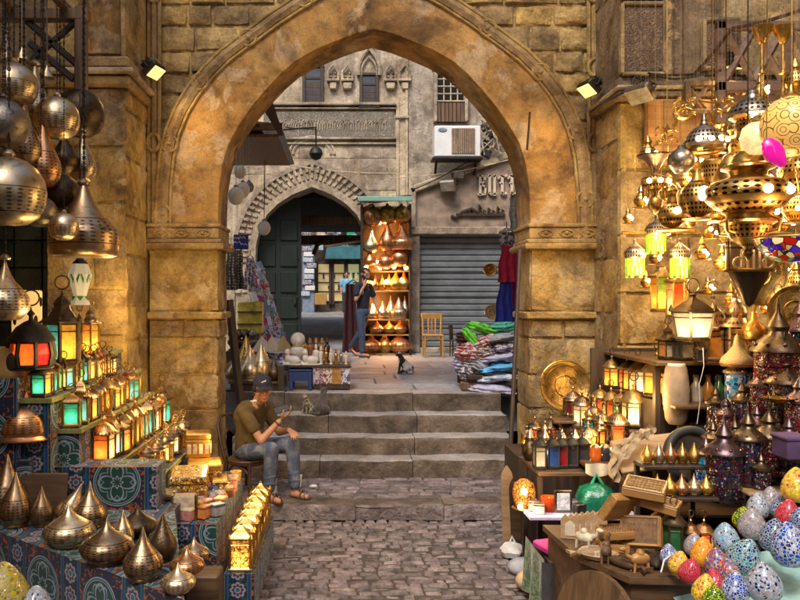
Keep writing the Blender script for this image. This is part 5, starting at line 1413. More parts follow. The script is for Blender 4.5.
for k in (0, 1, 2, 3):
 a, b_ = A[k], A[k + 1]; L = (b_ - a).length
 nu = max(3, int(L / .05)); nv = 14; vs = []; uv = []
 dirn = (b_ - a).normalized(); nr = Vector((dirn.y, -dirn.x, 0))
 for j in range(nv + 1):
  for i in range(nu + 1):
   q = a.lerp(b_, i / nu); z = ZT * j / nv
   f = .014 * math.sin(i * .9 + k) * (1 - j / nv) + .01 * noise.noise(Vector((i * .2, j * .3, k)))
   if i in (0, nu): f = 0
   q = q + nr * (f + .02 * (1 - j / nv) * 0); vs.append((q.x, q.y, z)); uv.append((u + L * i / nu + .16, z + .02))
 W = nu + 1
 m.add(vs, [(j * W + i, j * W + i + 1, (j + 1) * W + i + 1, (j + 1) * W + i) for j in range(nv) for i in range(nu)], 0, True, None, uv); u += L
m.add([(p_.x, p_.y, ZT) for p_ in A], [tuple(range(len(A)))], 0, False, None, [(p_.x * 1.0 + .1, p_.y * 1.0) for p_ in A])
m.build('tablecloth', M['khay'], ta)
SLP = [
 (16, 526, 52, 'tear', 'bronze', 'tall bronze teardrop lamp standing at the frame edge'),
 (34, 504, 34, 'tear', 'copper', 'glowing red copper teardrop lamp behind the tall bronze one'),
 (42, 526, 38, 'tear', 'bronze', 'small bronze teardrop lamp beside the tall one at the edge'),
 (60, 506, 32, 'tear', 'silver', 'pale tin teardrop lamp in front of the brown board'),
 (64, 524, 42, 'tear', 'silver', 'leaning tin drop lamp with a curled tip'),
 (69, 545, 40, 'squat', 'silver', 'wide squat tin lamp, round as an onion, near the medallion cloth'),
 (90, 527, 44, 'onion', 'bronze', 'bronze onion lamp with a tall tin tip behind the squat pair'),
 (107, 562, 42, 'squat', 'bronze', 'wide squat bronze lamp standing at the table front'),
 (123, 547, 36, 'tear', 'silver', 'tin teardrop lamp right behind the wide squat bronze one'),
 (138, 536, 30, 'squat', 'bronze_dark', 'dark low bronze lamp half hidden at the table back'),
 (143, 579, 50, 'onion', 'bronze', 'big bronze onion lamp with a swirl nearest the front'),
 (163, 560, 45, 'tear', 'bronze_dark', 'dark slim teardrop lamp with a pointed tip'),
 (178, 592, 28, 'squat', 'silver', 'small squat tin lamp nearest the cloth corner'),
 (187, 575, 28, 'squat', 'copper', 'small squat copper lamp in the middle of the little trio'),
 (194, 562, 24, 'squat', 'bronze', 'small squat bronze lamp at the back of the little trio'),
 (6, 504, 30, 'onion', 'copper', 'copper onion lamp low behind the edge lamp'),
]
for bx_, by_, hp, kd, mt, lab in SLP:
 p = on(bx_, by_, ZT); h = hp / ppm(p.y)
 t = place(('std', kd, mt), mk_metal(kd, mt, 0, 30, .02 if kd == 'tear' else 0), 'metal_lamp', lab, 'lamp', (p.x, p.y, ZT + .004), rnd.uniform(0, 6), 'metal onion lamps standing on the cloth table', h * 1.04)
 if 'leaning' in lab: t.rotation_euler = (0, R(24), 0)
lg = MB(); cloth_box(lg, -3.0, -2.02, 4.86, 5.2, .7, 1.07, 0, 'frt', .3); tag(lg.build('cloth_ledge', M['khay']), 'small cloth covered ledge carrying the copper dome and edge lamps', 'ledge')
lg = MB(); cloth_box(lg, -2.0, -1.24, 5.0, 5.26, .72, 1.0, 0, 'frt', .22); tag(lg.build('cloth_ledge', M['khay']), 'cloth covered ledge with a star square behind the tin lamps', 'ledge')
for px, py, hp, kd, mt, lab in ((26, 438, 40, 'dome', 'copper', 'polished copper dome with a rolled rim on the cloth ledge'), (8, 475, 62, 'tear', 'bronze', 'tall golden bronze lamp in front of the copper dome'), (22, 478, 40, 'onion', 'brass', 'brass onion lamp behind the copper teardrop')):
 Y = 4.95 if kd != 'tear' else 4.8
 z = 1.075 if kd == 'dome' else ZT + .004
 if kd == 'dome': p = on(px, py, z)
 else: p = at(px, py, Y); z = .85
 if kd == 'dome': p = at(px, py, 5.0); z = p.z; 
 t = thing('metal_lamp', lab, 'lamp', (p.x, p.y, max(z, 1.075) if kd == 'dome' else 1.075 - .35), 0, 'metal lamps on the cloth ledge', hp / ppm(5) * (1.15 if kd == 'dome' else 1)); mk_metal(kd, mt)(t)
p = at(48, 496, 4.93); m = MB(); m.box((0, 0, .135), (.3, .03, .27), 0, None, .006); o = m.build('wooden_board', M['wood_x']); o.location = (p.x, 4.83, ZT + .004); o.rotation_euler = (R(-10), 0, 0); tag(o, 'plain brown wooden board propped up behind the tin lamps', 'board')
pb = on(20, 612, .46); m = MB(); m.box((0, 0, -.16), (.55, .3, .32), 0, None, .01); o = m.build('wooden_crate', M['wood']); o.location = (-1.62, 3.66, .52); tag(o, 'brown wooden crate under the yellow and white mosaic eggs', 'crate')
for px, py, hp, mt, lab in ((3, 618, 66, 'm_gold', 'yellow mosaic egg lamp at the lowest frame corner'), (36, 618, 42, 'm_white', 'white mosaic egg lamp with dark spots beside the yellow one')):
 Y = 3.66; p = at(px, py, Y)
 place1(('egg', mt), mk_egg(mt), 'mosaic_egg_lamp', lab, 'lamp', (p.x, Y, .525), (0, 0, 1), 'mosaic egg lamps at the cloth table', hp / ppm(Y))
tc = thing('side_table', 'low side table with brass edging next to the seated man', 'table', (0, 0, 0))
m = MB(); cloth_box(m, -1.36, -.86, 5.08, 6.38, 0, .60, 0, 'frtb', .18); m.build('tablecloth', M['khay'], tc)
m = MB()
m.box((-.71, 5.71, .14), (.17, 1.3, .27), 0, bev=.008); m.build('low_shelf', M['wood_dark'], tc)
m = MB(); cloth_box(m, -.80, -.6, 5.03, 6.4, 0, .285, 0, 'frt', .36); m.build('shelf_cloth', M['khay'], tc)
for i in range(7):
 y = 5.13 + .196 * i
 place(('cube', i % 2), mk_lantern(4, .096, .2, 'pyr', [['g_case'], ['g_case', 'g_case', 'g_gold', 'g_case']][i % 2], 'brass', 'brass', .02, handle=False, lattice=True), 'brass_lantern', 'pierced brass cube lantern glowing gold, %s from the front along the low shelf' % ORD[i], 'lantern', (-.70, y, .287), 0, 'pierced brass cube lanterns along the low shelf')
def mk_chest(w, d, h, mat, lidm, glow=None):
 def go(r):
  m = MB(); m.box((0, 0, h * .36), (w, d, h * .72), 0, bev=.006); m.build('body', M[mat], r)
  m = MB(); m.box((0, 0, h * .86), (w * 1.04, d * 1.04, h * .27), 0, bev=.012); m.build('lid', M[lidm], r)
  m = MB()
  for k in range(4):
   m.box((-w * .36 + w * .24 * k, -d / 2 - .003, h * .36), (w * .15, .006, h * .4), 0, bev=.002)
   m.box((w / 2 + .003, -d * .36 + d * .24 * k, h * .36), (.006, d * .15, h * .4), 0, bev=.002)
  m.build('inlay', M[glow or 'bone'], r)
 return go
CH = [(-1.24, 5.3, .605, .15, .2, .16, 'wood', 'wood', None, 'brown carved chest with round studs on the side table'),
 (-1.16, 5.68, .605, .26, .42, .22, 'inlay', 'inlay', 'g_gold', 'long brass chest with glowing inlay on the side table'),
 (-1.13, 6.12, .605, .26, .3, .2, 'inlay', 'gold', 'g_gold', 'gilt chest glowing behind the long brass chest'),
 (-1.22, 6.33, .805, .2, .2, .2, 'gold', 'brass', 'g_white', 'tall bright gilt box at the back of the side table'),
 (-.98, 5.95, .605, .13, .26, .11, 'inlay', 'brass', 'g_gold', 'low gilt box with lit inlay in front of the long brass chest')]
for x, y, z, w, d, h, a, b_, gl, lab in CH:
 t = thing('inlaid_chest', lab, 'chest', (x, y, z), rnd.uniform(-.1, .25), 'inlaid chests on the side table'); mk_chest(w, d, h, a, b_, gl)(t)
t = thing('lamp_box', 'square milky glass lamp box shining bright white on the side table', 'lamp', (-1.1, 5.22, .605), .1)
m = MB(); m.box((0, 0, .085), (.15, .1, .15), 0, bev=.01); m.build('glass', M['g_white'], t)
m = MB()
for sx_ in (-1, 1):
 for sy_ in (-1, 1): m.box((sx_ * .078, sy_ * .053, .085), (.012, .012, .17), 0)
m.box((0, 0, .004), (.17, .12, .012)); m.build('frame', M['brass'], t)
cols = [('pink', (.5, .2, .16)), ('orange', (.6, .22, .05)), ('grey', (.3, .28, .27)), ('cream', (.6, .46, .3)), ('rust', (.34, .1, .04)), ('blue', (.06, .1, .22)), ('yellow', (.6, .38, .08))]
for nm, c in cols: M['t_' + nm] = mplain(nm + '_ceramic', c, .4, 0, .35, 26, .1)
kindz = [('square box', 0), ('round pot', 1), ('candle cup', 2)]
spots = []
for i in range(21):
 nm = cols[i % 7][0]; kn, kt = kindz[(i // 7 + i) % 3] if False else kindz[i // 7]
 x = -1.06 + .08 * (i % 3) + rnd.uniform(-.02, .02) - .0; y = 5.17 + .056 * i
 def mk(r, nm=nm, kt=kt):
  m = MB()
  if kt == 0: m.box((0, 0, .035), (.1, .08, .07), 0, bev=.006)
  elif kt == 1: m.lathe([(0, 0), (.03, 0), (.05, .03), (.05, .06), (.035, .075)], 14)
  else: m.lathe([(0, 0), (.04, 0), (.045, .02), (.05, .085), (.044, .085), (.04, .05), (0, .05)], 14)
  m.build('body', M['t_' + nm], r); m = MB()
  if kt == 0: m.box((0, 0, .078), (.104, .084, .02), 0, bev=.005); m.build('lid', M['t_' + cols[(i + 3) % 7][0]], r)
  elif kt == 1: m.lathe([(.04, .074), (.03, .09), (.008, .1), (.01, .112), (0, .116)], 14); m.build('lid', M['t_' + cols[(i + 2) % 7][0]], r)
  else: m.lathe([(.012, .05), (.012, .075), (0, .095)], 8); m.build('flame', M['g_orange'], r)
 t = thing('trinket', '%s ceramic %s among the trinkets on the side table' % (nm, kn), 'trinket', (x, y, .604), rnd.uniform(0, 3), 'ceramic trinkets on the side table', .95); mk(t)
m = MB(); m.box((0, 0, .22), (.2, .2, .44), 0, bev=.01); o = m.build('wooden_box', M['wood_x']); o.location = (-.86, 4.66, 0); tag(o, 'upright tan wooden box at the end of the cloth table', 'box')
for x, y, z, e in ((-1.62, 5.0, 1.75, 5), (-1.5, 5.9, 1.6, 6), (-1.45, 6.7, 1.45, 6), (-1.05, 6.2, .98, 4), (-.62, 5.9, .62, 1.5), (-2.0, 6.85, 2.1, 6)): lampbulb('lantern_glow', (x, y, z), e * PW_L, (1, .67, .25), .12)
def hang_rod(m, z0, z1, r=.007, mat=0):
 m.tube([(0, 0, z0), (0, 0, z1)], r, 6, mat)
HTOP = 5.25
rf = thing('lamp_rafters', 'dark wooden rafters from which the brass lamps hang', 'rafters', (2.7, 5.6, HTOP))
for k in range(4):
 m = MB(); m.box((.0, -1.5 + k * 1.0, .05), (2.6, .08, .1), 0, bev=.012); m.build('rafter', M['wood_dark'], rf)
m = MB(); m.box((-.7, .0, .14), (.08, 3.4, .08), 0, bev=.01); m.box((.7, .0, .14), (.08, 3.4, .08), 0, bev=.01); m.build('purlin', M['wood_dark'], rf)
lt = thing('wooden_lattice', 'brown wooden lattice frame with diamond braces above the brass lamps', 'lattice', at(772, 92, 6.8))
m = MB()
for x0, x1, z0, z1 in ((-.5, .5, .0, .09), (-.5, .5, .55, .63), (-.5, -.42, -.9, .63), (.1, .18, .09, .55)): m.box(((x0 + x1) / 2, 0, (z0 + z1) / 2), (x1 - x0, .07, z1 - z0), 0, bev=.01)
m.box((.02, .04, -.42), (.9, .02, .8), 0)
m.build('frame', M['wood_mauve'], lt)
m = MB()
for x0 in (-.42, -.16, .18): 
 for a, b_ in (((x0, .1), (x0 + .26, .55)), ((x0, .55), (x0 + .26, .1))): m.tube([(a[0], 0, a[1]), (b_[0], .01, b_[1])], .035, 4)
m.build('brace', M['wood_mauve'], lt)
l2 = thing('wooden_lattice', 'small wooden lattice screen under the second carved panel', 'lattice', at(720, 112, 7.0))
m = MB()
for z in (0, .26): m.box((0, 0, z), (.6, .05, .05), 0, bev=.008)
for x in (-.3, .3): m.box((x, 0, .13), (.05, .05, .3), 0, bev=.008)
m.build('frame', M['wood'], l2); m = MB()
for k in range(3):
 m.tube([(-.3 + .2 * k, 0, 0), (-.1 + .2 * k, 0, .26)], .018, 4); m.tube([(-.1 + .2 * k, .01, 0), (-.3 + .2 * k, .01, .26)], .018, 4)
m.build('brace', M['wood'], l2)
m = MB(); m.box((0, 0, 0), (.75, .06, .62), 0, bev=.01)
for k in range(5): m.box((-.3 + .15 * k, -.035, 0), (.13, .02, .6), 0, bev=.006)
o = m.build('boarding', M['wood_honey']); o.location = at(685, 133, 7.08); tag(o, 'honey coloured boarded panel behind the gilt ornaments', 'panel')
p = at(748, 196, 4.6)
bl_ = thing('brass_lamp', 'great brass mosque lamp with a wide pierced disc and pendant bowl', 'lamp', p, .2)
m = MB(); m.lathe([(.0, .28), (.05, .27), (.085, .24), (.1, .2), (.145, .18), (.15, .165), (.11, .15), (.1, .12), (.16, .095)], 40); m.build('upper_dome', M['brass'], bl_)
m = MB(); m.lathe([(.155, .096), (.2, .085), (.24, .05), (.25, .015), (.24, -.02), (.19, -.07), (.145, -.09)], 48); m.build('disc', M['brass_punch'], bl_)
m = MB(); m.lathe([(.145, -.09), (.15, -.1), (.12, -.115), (.12, -.135), (.155, -.15), (.16, -.165), (.13, -.18)], 40); m.build('collar', M['brass'], bl_)
m = MB(); m.lathe([(.13, -.18), (.125, -.21), (.1, -.25), (.06, -.29), (.03, -.31), (.02, -.33), (.03, -.345), (.02, -.37), (0, -.39)], 32); m.build('pendant_bowl', M['brass_punch'], bl_)
for k in range(10):
 a = 2 * PI * k / 10 - 1.2; m = MB(); m.ball((.247 * math.cos(a), .247 * math.sin(a), .012), .027 if k % 3 == 0 else .014, n=10, m=6); m.build('bulb' if k % 3 == 0 else 'boss', M['g_bulb' if k % 3 == 0 else 'silver'], bl_)
for k in range(4):
 m = MB()
 a = 2 * PI * k / 4 + .3; m.tube([(.14 * math.cos(a), .14 * math.sin(a), -.13), (.2 * math.cos(a), .2 * math.sin(a), -.16), (.19 * math.cos(a), .19 * math.sin(a), -.22), (.12 * math.cos(a), .12 * math.sin(a), -.23)], .01, 6)
 m.build('handle', M['brass'], bl_)
m = MB(); hang_rod(m, .27, HTOP - p.z, .004); m.build('rod', M['iron'], bl_)
def brass(px, py, Y, parts, name, lab, cat='lamp', rz=0, s=1.0, rod=True, group='brass lamps hanging over the right stall'):
 """parts: list of (part name, profile in metres, material, sides)"""
 p = at(px, py, Y); t = thing(name, lab, cat, p, rz, group, s); zt = 0
 for nm, pr, mt, n in parts:
  m = MB(); m.lathe(pr, n, 0, None, n > 8); m.build(nm, M[mt], t); zt = max(zt, max(b_ for a, b_ in pr))
 if rod:
  m = MB(); hang_rod(m, zt - .005, (HTOP - p.z) / s, .0012); m.build('rod', M['bronze'], t)
 return t
def bulbs(t, pts, r=.022):
 for q in pts: m = MB(); m.ball(q, r, n=10, m=6); m.build('bulb', M['g_bulb'], t)
t = brass(791, 126, 4.25, [('globe', [(0, -.17), (.05, -.165), (.12, -.12), (.155, -.05), (.158, .02), (.14, .09), (.09, .14), (.04, .16)], 'henna', 32), ('cap', [(.045, .155), (.05, .165), (.02, .19), (.012, .23), (0, .23)], 'brass', 16)], 'painted_globe_lamp', 'yellow glass globe lamp painted with dark henna flowers')
t = brass(757, 138, 4.5, [('globe', [(0, -.1), (.04, -.095), (.085, -.05), (.095, .0), (.08, .06), (.04, .09)], 'pearl', 28), ('cap', [(.045, .088), (.05, .1), (.02, .13), (0, .14)], 'brass', 16)], 'pearl_globe_lamp', 'milky glowing globe lamp between the pink glass and the silver dome')
t = brass(752, 112, 5.0, [('dome', [(.15, -.03), (.15, -.01), (.13, .03), (.08, .07), (.05, .085), (.04, .12), (.015, .15), (0, .16)], 'silver_punch', 32), ('shade', [(.1, -.2), (.105, -.19), (.1, -.06), (.14, -.035)], 'brass_punch', 28)], 'silver_dome_lamp', 'lamp with a grey silver dome over a pierced brass cylinder')
bulbs(t, [(.03, -.11, -.03), (-.04, -.1, -.03)], .03)
for px, lab in ((762, 'small brass cup on a long rod beside the lattice, nearer the arch'), (783, 'small brass cup on a long rod in front of the lattice braces')):
 t = brass(px, 34, 5.0, [('cup', [(0, -.07), (.02, -.06), (.05, .0), (.065, .05), (.055, .055), (.03, .03)], 'gold', 18), ('boss', [(0, -.28), (.012, -.27), (.025, -.26), (.012, -.24), (.008, -.23)], 'gold', 12)], 'brass_cup', lab, 'ornament')
 m = MB(); hang_rod(m, -.5, -.06, .012); m.build('stem', M['gold'], t)
t = brass(704, 142, 5.4, [('dome', [(.14, -.04), (.145, -.02), (.12, .04), (.08, .09), (.03, .12), (.02, .17), (.012, .2), (0, .21)], 'silver_punch', 28), ('ring', [(.11, -.075), (.14, -.06), (.14, -.04), (.1, -.04)], 'brass', 28)], 'domed_lamp', 'pierced dome lamp glowing beneath the gilt ornaments')
bulbs(t, [(-.01, -.125, -.005), (.06, -.11, .0), (-.08, -.1, .0)], .024)
t = brass(655, 178, 5.6, [('funnel', [(.025, .02), (.03, .06), (.07, .13), (.12, .155), (.13, .17), (.0, .17)], 'bronze', 24), ('ring', [(.03, -.1), (.09, -.06), (.1, -.03), (.09, .0), (.04, .02)], 'brass_punch', 24), ('drop', [(0, -.27), (.015, -.26), (.05, -.22), (.05, -.17), (.02, -.13), (.03, -.1)], 'brass', 18)], 'tiered_lamp', 'tiered lamp with a dark funnel top hanging nearest the arch')
bulbs(t, [(.0, -.1, -.03), (.07, -.07, -.03), (-.07, -.07, -.03)], .018)
m = MB()
for k in range(10):
 a = 2 * PI * k / 10; m.tube([(.085 * math.cos(a), .085 * math.sin(a), -.05), (.085 * math.cos(a), .085 * math.sin(a), -.15)], .006, 4)
m.build('fringe', M['brass'], t)
t = brass(681, 161, 5.4, [('ball', [(0, -.09), (.04, -.085), (.09, -.03), (.095, .01), (.075, .06), (.03, .085), (.02, .11), (0, .12)], 'silver_dark', 24)], 'pewter_ball_lamp', 'dark pewter ball lamp beside the dark funnel lamp')
t = brass(672, 212, 5.5, [('body', [(0, -.12), (.05, -.11), (.09, -.07), (.1, -.02), (.08, .03), (.04, .06), (.03, .12), (.045, .15), (.02, .19), (0, .2)], 'brass_punch', 24), ('tray', [(.0, -.14), (.11, -.135), (.115, -.125), (0, -.12)], 'brass', 24)], 'brass_lamp', 'small bellied brass lamp on a round tray under the pewter ball')
bulbs(t, [(-.005, -.1, .0)], .024)
t = brass(697, 196, 5.2, [('body', [(.03, -.15), (.09, -.12), (.115, -.05), (.11, .03), (.07, .08), (.03, .1)], 'brass_punch', 24), ('cap', [(.05, .1), (.03, .13), (.015, .18), (0, .19)], 'brass', 16), ('tray', [(.0, -.17), (.08, -.165), (.1, -.155), (.03, -.15)], 'brass', 20)], 'brass_lamp', 'round pierced brass lamp with one dazzling bulb beside the great disc lamp')
bulbs(t, [(-.01, -.125, .02), (.07, -.1, .02)], .03)
t = brass(713, 176, 5.3, [('cage', [(.075, -.13), (.08, -.12), (.08, .1), (.06, .12), (.02, .13)], 'brass_punch', 22), ('base', [(0, -.15), (.09, -.145), (.09, -.13), (0, -.13)], 'brass', 22)], 'caged_lamp', 'cylindrical brass cage lamp behind the great disc lamp')
t = brass(731, 166, 5.0, [('shade', [(.11, -.1), (.11, -.08), (.05, .06), (.03, .08), (0, .09)], 'brass', 24)], 'cone_lamp', 'brass cone lamp with a white hot bulb above the disc lamp'); bulbs(t, [(-.03, -.09, -.04)], .036)
for px, py, lab in ((635, 256, 'lamp with onion cap and green glass fringe, lowest beside the arch'), (680, 256, 'lamp with onion cap and green glass fringe above the yellow orange lantern'), (656, 232, 'lamp with green glass fringe hanging higher between the other two')):
 t = brass(px, py, 5.9, [('cap', [(.075, -.02), (.08, -.005), (.085, .02), (.07, .05), (.04, .075), (.012, .1), (.01, .13), (0, .14)], 'silver_punch' , 22)], 'fringe_lamp', lab, group='lamps with green glass fringes')
 m = MB()
 for k in range(11):
  a = 2 * PI * k / 11; m.tube([(.06 * math.cos(a), .06 * math.sin(a), -.02), (.06 * math.cos(a), .06 * math.sin(a), -.15 - .02 * (k % 2))], .013, 6)
 m.build('fringe', M['g_lime'], t); bulbs(t, [(0, 0, -.035)], .03)
 lampbulb('fringe_lamp_light', at(px, py + 14, 5.75), 8 * PW_R, (1, .66, .25), .03)
m = MB(); m.tube([at(622, 233, 5.9), at(694, 231, 5.9)], .014, 6); tag(m.build('brass_rail', M['brass']), 'thin brass rail the green fringed lamps hang from', 'rail')
t = thing('glass_ornament', 'magenta glass leaf ornament overlapping the painted globe', 'ornament', at(774, 152, 4.1), 0)
m = MB(); m.lathe([(0, -.1), (.025, -.085), (.055, -.02), (.055, .03), (.03, .075), (0, .085)], 18, 0, RY(R(-35)) @ SCL(1, .5, 1)); m.build('leaf', M['pink'], t); m = MB(); m.tube([(-.04, 0, .06), (-.03, 0, HTOP - t.location.z)], .003, 4); m.build('cord', M['brass'], t)
t = brass(792, 245, 4.4, [('bowl', [(0, -.1), (.07, -.095), (.14, -.06), (.19, .0), (.2, .035)], 'tiffany', 32), ('rim', [(.2, .034), (.206, .04), (.2, .048), (.195, .04)], 'brass', 32)], 'leadlight_bowl', 'leadlight glass bowl with purple and red flowers hanging at the edge', rod=False); lampbulb('bowl_light', at(792, 236, 4.4), 4)
m = MB()
for k in range(3):
 a = 2 * PI * k / 3 + .5; m.tube([(.2 * math.cos(a), .2 * math.sin(a), .04), (0, 0, .5)], .004, 4)
hang_rod(m, .5, HTOP - t.location.z, .005); m.build('chain', M['brass'], t)
t = thing('brass_sconce', 'carved half round wall shelf with little brass columns under the disc lamp', 'shelf', at(749, 272, 5.2))
m = MB(); m.lathe([(0, -.0), (.17, 0), (.175, .012), (.17, .022), (0, .022)], 28, 0, SCL(1, .7, 1)); m.build('shelf', M['brass'], t)
m = MB(); m.lathe([(0, -.24), (.03, -.22), (.07, -.13), (.13, -.03), (.14, 0)], 20, 0, SCL(1, .6, 1)); m.build('bracket', M['bronze_dark'], t)
m = MB()
for k in range(5): m.cyl((-.08 + .04 * k, -.06, .02), .01, .13, 8)
for s_ in (-1, 1): m.tube([(s_ * .1 + .035 * math.cos(a), -.06, .06 + .035 * math.sin(a)) for a in [2 * PI * q / 12 for q in range(12)]], .01, 5, closed=True)
m.build('column', M['silver'], t)
m = MB(); m.box((0, .06, .1), (.22, .02, .24), 0, bev=.01); m.tube([(-.12, .06, .0), (-.12, .06, .25), (-.05, .06, .34), (.05, .06, .34), (.12, .06, .25), (.12, .06, 0)], .012, 6); m.build('back_plate', M['bronze'], t)
def platter(r, matr, rim='brass', n=48):
 def go(root):
  m = MB(); m.lathe([(0, 0), (r * .4, 0), (r * .42, .008), (r * .8, .012), (r * .84, .02), (r * .99, .024), (r, .018), (r * .98, .008), (r * .8, 0), (r * .4, -.012), (0, -.012)], n); m.build('dish', M[matr], root)
  c = MB(); c.tube([(r * math.cos(a), r * math.sin(a), .018) for a in [2 * PI * q / n for q in range(n)]], .009, 6, closed=True)
  for rr in (.42, .82): c.tube([(r * rr * math.cos(a), r * rr * math.sin(a), .014) for a in [2 * PI * q / n for q in range(n)]], .005, 5, closed=True)
  c.build('rim', M[rim], root)
 return go
def plate(px, py, Y, rpx, lab, mat='brass', tilt=80, yaw=0, sc=(1, 1)):
 t = thing('metal_platter', lab, 'platter', at(px, py, Y)); platter(rpx / ppm(Y), mat)(t); t.rotation_euler = (R(tilt), 0, R(yaw)); t.scale = (sc[0], sc[1], 1); return t
plate(565, 386, 7.55, 25, 'big round brass platter leaning on the pier above the red lanterns', 'brass', 78, 0)
plate(758, 272, 5.5, 33, 'engraved brass platter hung behind the half round wall shelf', 'brass', 84, 0, (.85, 1))
plate(795, 312, 5.4, 26, 'brass platter at the frame edge below the leadlight bowl', 'gold', 80, -10)
plate(790, 360, 5.3, 20, 'small bronze platter standing behind the beaded lanterns', 'bronze', 78, -15)
t = thing('bronze_horn', 'tall bronze trough standing behind the brass shelf', 'vessel', at(772, 338, 5.6)); m = MB(); m.lathe([(.03, -.1), (.06, .1), (.1, .35), (.11, .36), (.1, .33), (.02, -.06)], 18, 0, RY(R(14))); m.build('body', M['bronze'], t); m = MB(); m.tube([(.1 * math.cos(a) + .09, .1 * math.sin(a), .345) for a in [2 * PI * q / 16 for q in range(16)]], .008, 5, closed=True); m.build('rim', M['brass'], t)
for px, py, k, lab in ((683, 108, 0, 'gilt crescent ornament hanging from a thin rod, nearest the arch'), (712, 122, 1, 'gilt leaf cluster ornament hanging behind the pierced dome lamp'), (667, 136, 2, 'gilt bird shaped ornament hanging before the honey panel'), (726, 108, 3, 'tangle of small gilt leaves beside the silver dome lamp')):
 t = thing('gilt_ornament', lab, 'ornament', at(px, py, 5.9), k, 'gilt ornaments hanging over the stall')
 m = MB()
 if k == 0: m.tube([(.07 * math.cos(a), 0, .07 * math.sin(a)) for a in [PI * (1.05 + .9 * q / 12) for q in range(13)]], .02, 7, rs=[.004 + .022 * math.sin(PI * q / 12) for q in range(13)])
 for q in range(26): m.ball((0, 0, 0), rnd.uniform(.013, .024), 0, T(rnd.uniform(-.09, .09), rnd.uniform(-.03, .03), rnd.uniform(-.06, .08)) @ RY(rnd.uniform(0, 6)) @ RX(rnd.uniform(-1, 1)), 8, 5, (.5, .2, 1.5))
 if k == 2: m.tube([(-.05, 0, .03), (-.09, 0, .1), (-.07, 0, .16)], .016, 6)
 m.build('leaf', M['gold'], t); m = MB(); m.tube([(0, 0, .05), (0, 0, HTOP - t.location.z)], .004, 4); m.build('cord', M['brass'], t)
FILL = [(742, 146, 5.5, .09, 'bellied brass lamp with a narrow neck behind the pearl globe'), (722, 140, 5.8, .08, 'small brass pot lamp behind the silver dome lamp'), (799, 172, 4.7, .12, 'brass lamp cut by the frame edge under the painted globe'), (785, 190, 5.2, .1, 'brass lamp hidden partly behind the great disc lamp'), (668, 190, 5.9, .07, 'thin brass lamp hanging behind the tiered funnel lamp'), (742, 240, 5.6, .075, 'brass lamp hanging behind the pendant bowl'), (690, 218, 5.8, .06, 'tiny brass lamp hanging over the thin rail'), (770, 215, 5.4, .08, 'brass jug lamp between disc lamp and leadlight bowl')]
for px, py, Y, r, lab in FILL:
 t = brass(px, py, Y, [('body', [(0, -r * 1.3), (r * .4, -r * 1.25), (r * .9, -r * .6), (r, 0), (r * .8, r * .5), (r * .35, r * .8)], 'brass_punch', 24), ('neck', [(r * .36, r * .78), (r * .3, r * 1.1), (r * .55, r * 1.4), (r * .3, r * 1.6), (0, r * 1.9)], 'brass', 18)], 'brass_lamp', lab)
 bulbs(t, [(rnd.uniform(-.4, .4) * r, -r * .95, rnd.uniform(-.2, .3) * r)], .02)
F2 = [(722, 262, 6.5, .07, 'brass lamp hanging before the wall beside the shelf columns'), (731, 300, 6.3, .06, 'brass lamp hanging above the tall closed lantern'), (780, 268, 5.8, .07, 'brass lamp behind the leadlight bowl rim, low'), (796, 282, 5.6, .08, 'brass lamp above the lower edge platter'), (768, 306, 5.9, .06, 'brass lamp between engraved platter and bronze trough'), (708, 288, 6.7, .05, 'tiny brass lamp near the street lantern tip'), (646, 282, 6.9, .05, 'tiny brass lamp near the yellow green paned lantern'), (628, 218, 6.9, .045, 'tiny brass lamp alone at the buttress corner'), (716, 150, 6.2, .07, 'brass lamp behind the silver dome rim'), (760, 92, 5.8, .06, 'brass lamp high under the lattice'), (795, 80, 5.0, .07, 'brass lamp above the painted globe at the edge'), (641, 200, 6.3, .06, 'thin brass lamp hanging lowest beside the buttress corner'), (648, 152, 6.5, .07, 'brass lamp high behind the dark funnel lamp'), (664, 232, 6.2, .05, 'tiny brass lamp behind the highest fringe lamp'), (686, 180, 6.0, .07, 'brass lamp between pewter ball and cage lamp'), (718, 212, 5.9, .07, 'brass lamp under the cage lamp'), (728, 236, 5.9, .06, 'brass lamp left of the pendant bowl, above the shelf'), (762, 176, 5.3, .07, 'brass lamp above the rim of the great disc'), (782, 222, 5.5, .07, 'brass lamp behind the leadlight bowl'), (797, 208, 5.0, .09, 'larger brass lamp cut by the edge above the leadlight bowl'), (736, 128, 5.6, .06, 'small brass lamp beneath the silver dome'), (771, 120, 5.2, .06, 'small brass lamp between pearl and painted globes'), (694, 160, 6.2, .06, 'brass lamp deep behind the pierced dome lamp'), (710, 232, 6.3, .05, 'tiny brass lamp at the rail end'), (655, 258, 6.5, .05, 'tiny brass lamp between the two low fringe lamps'), (702, 252, 6.4, .06, 'brass lamp low beside the upper street lantern roof')]
for i, (px, py, Y, r, lab) in enumerate(F2):
 t = brass(px, py, Y, [('body', [(0, -r), (r * .5, -r * .95), (r, -r * .3), (r * .95, r * .2), (r * .5, r * .8), (r * .3, r * 1.2)], 'brass_punch', 20), ('cap', [(r * .5, r * 1.15), (r * .4, r * 1.5), (r * .12, r * 2), (0, r * 2.3)], ['brass', 'gold', 'silver_dark'][i % 3], 16), ('tray', [(0, -r * 1.15), (r * 1.1, -r * 1.1), (r * 1.15, -r), (0, -r)], 'brass', 20)], 'brass_lamp', lab)
 bulbs(t, [(rnd.uniform(-.5, .5) * r, -r * .95, rnd.uniform(-.3, .5) * r), (rnd.uniform(.2, .8) * r, -r * .8, -r * .2)], .016)
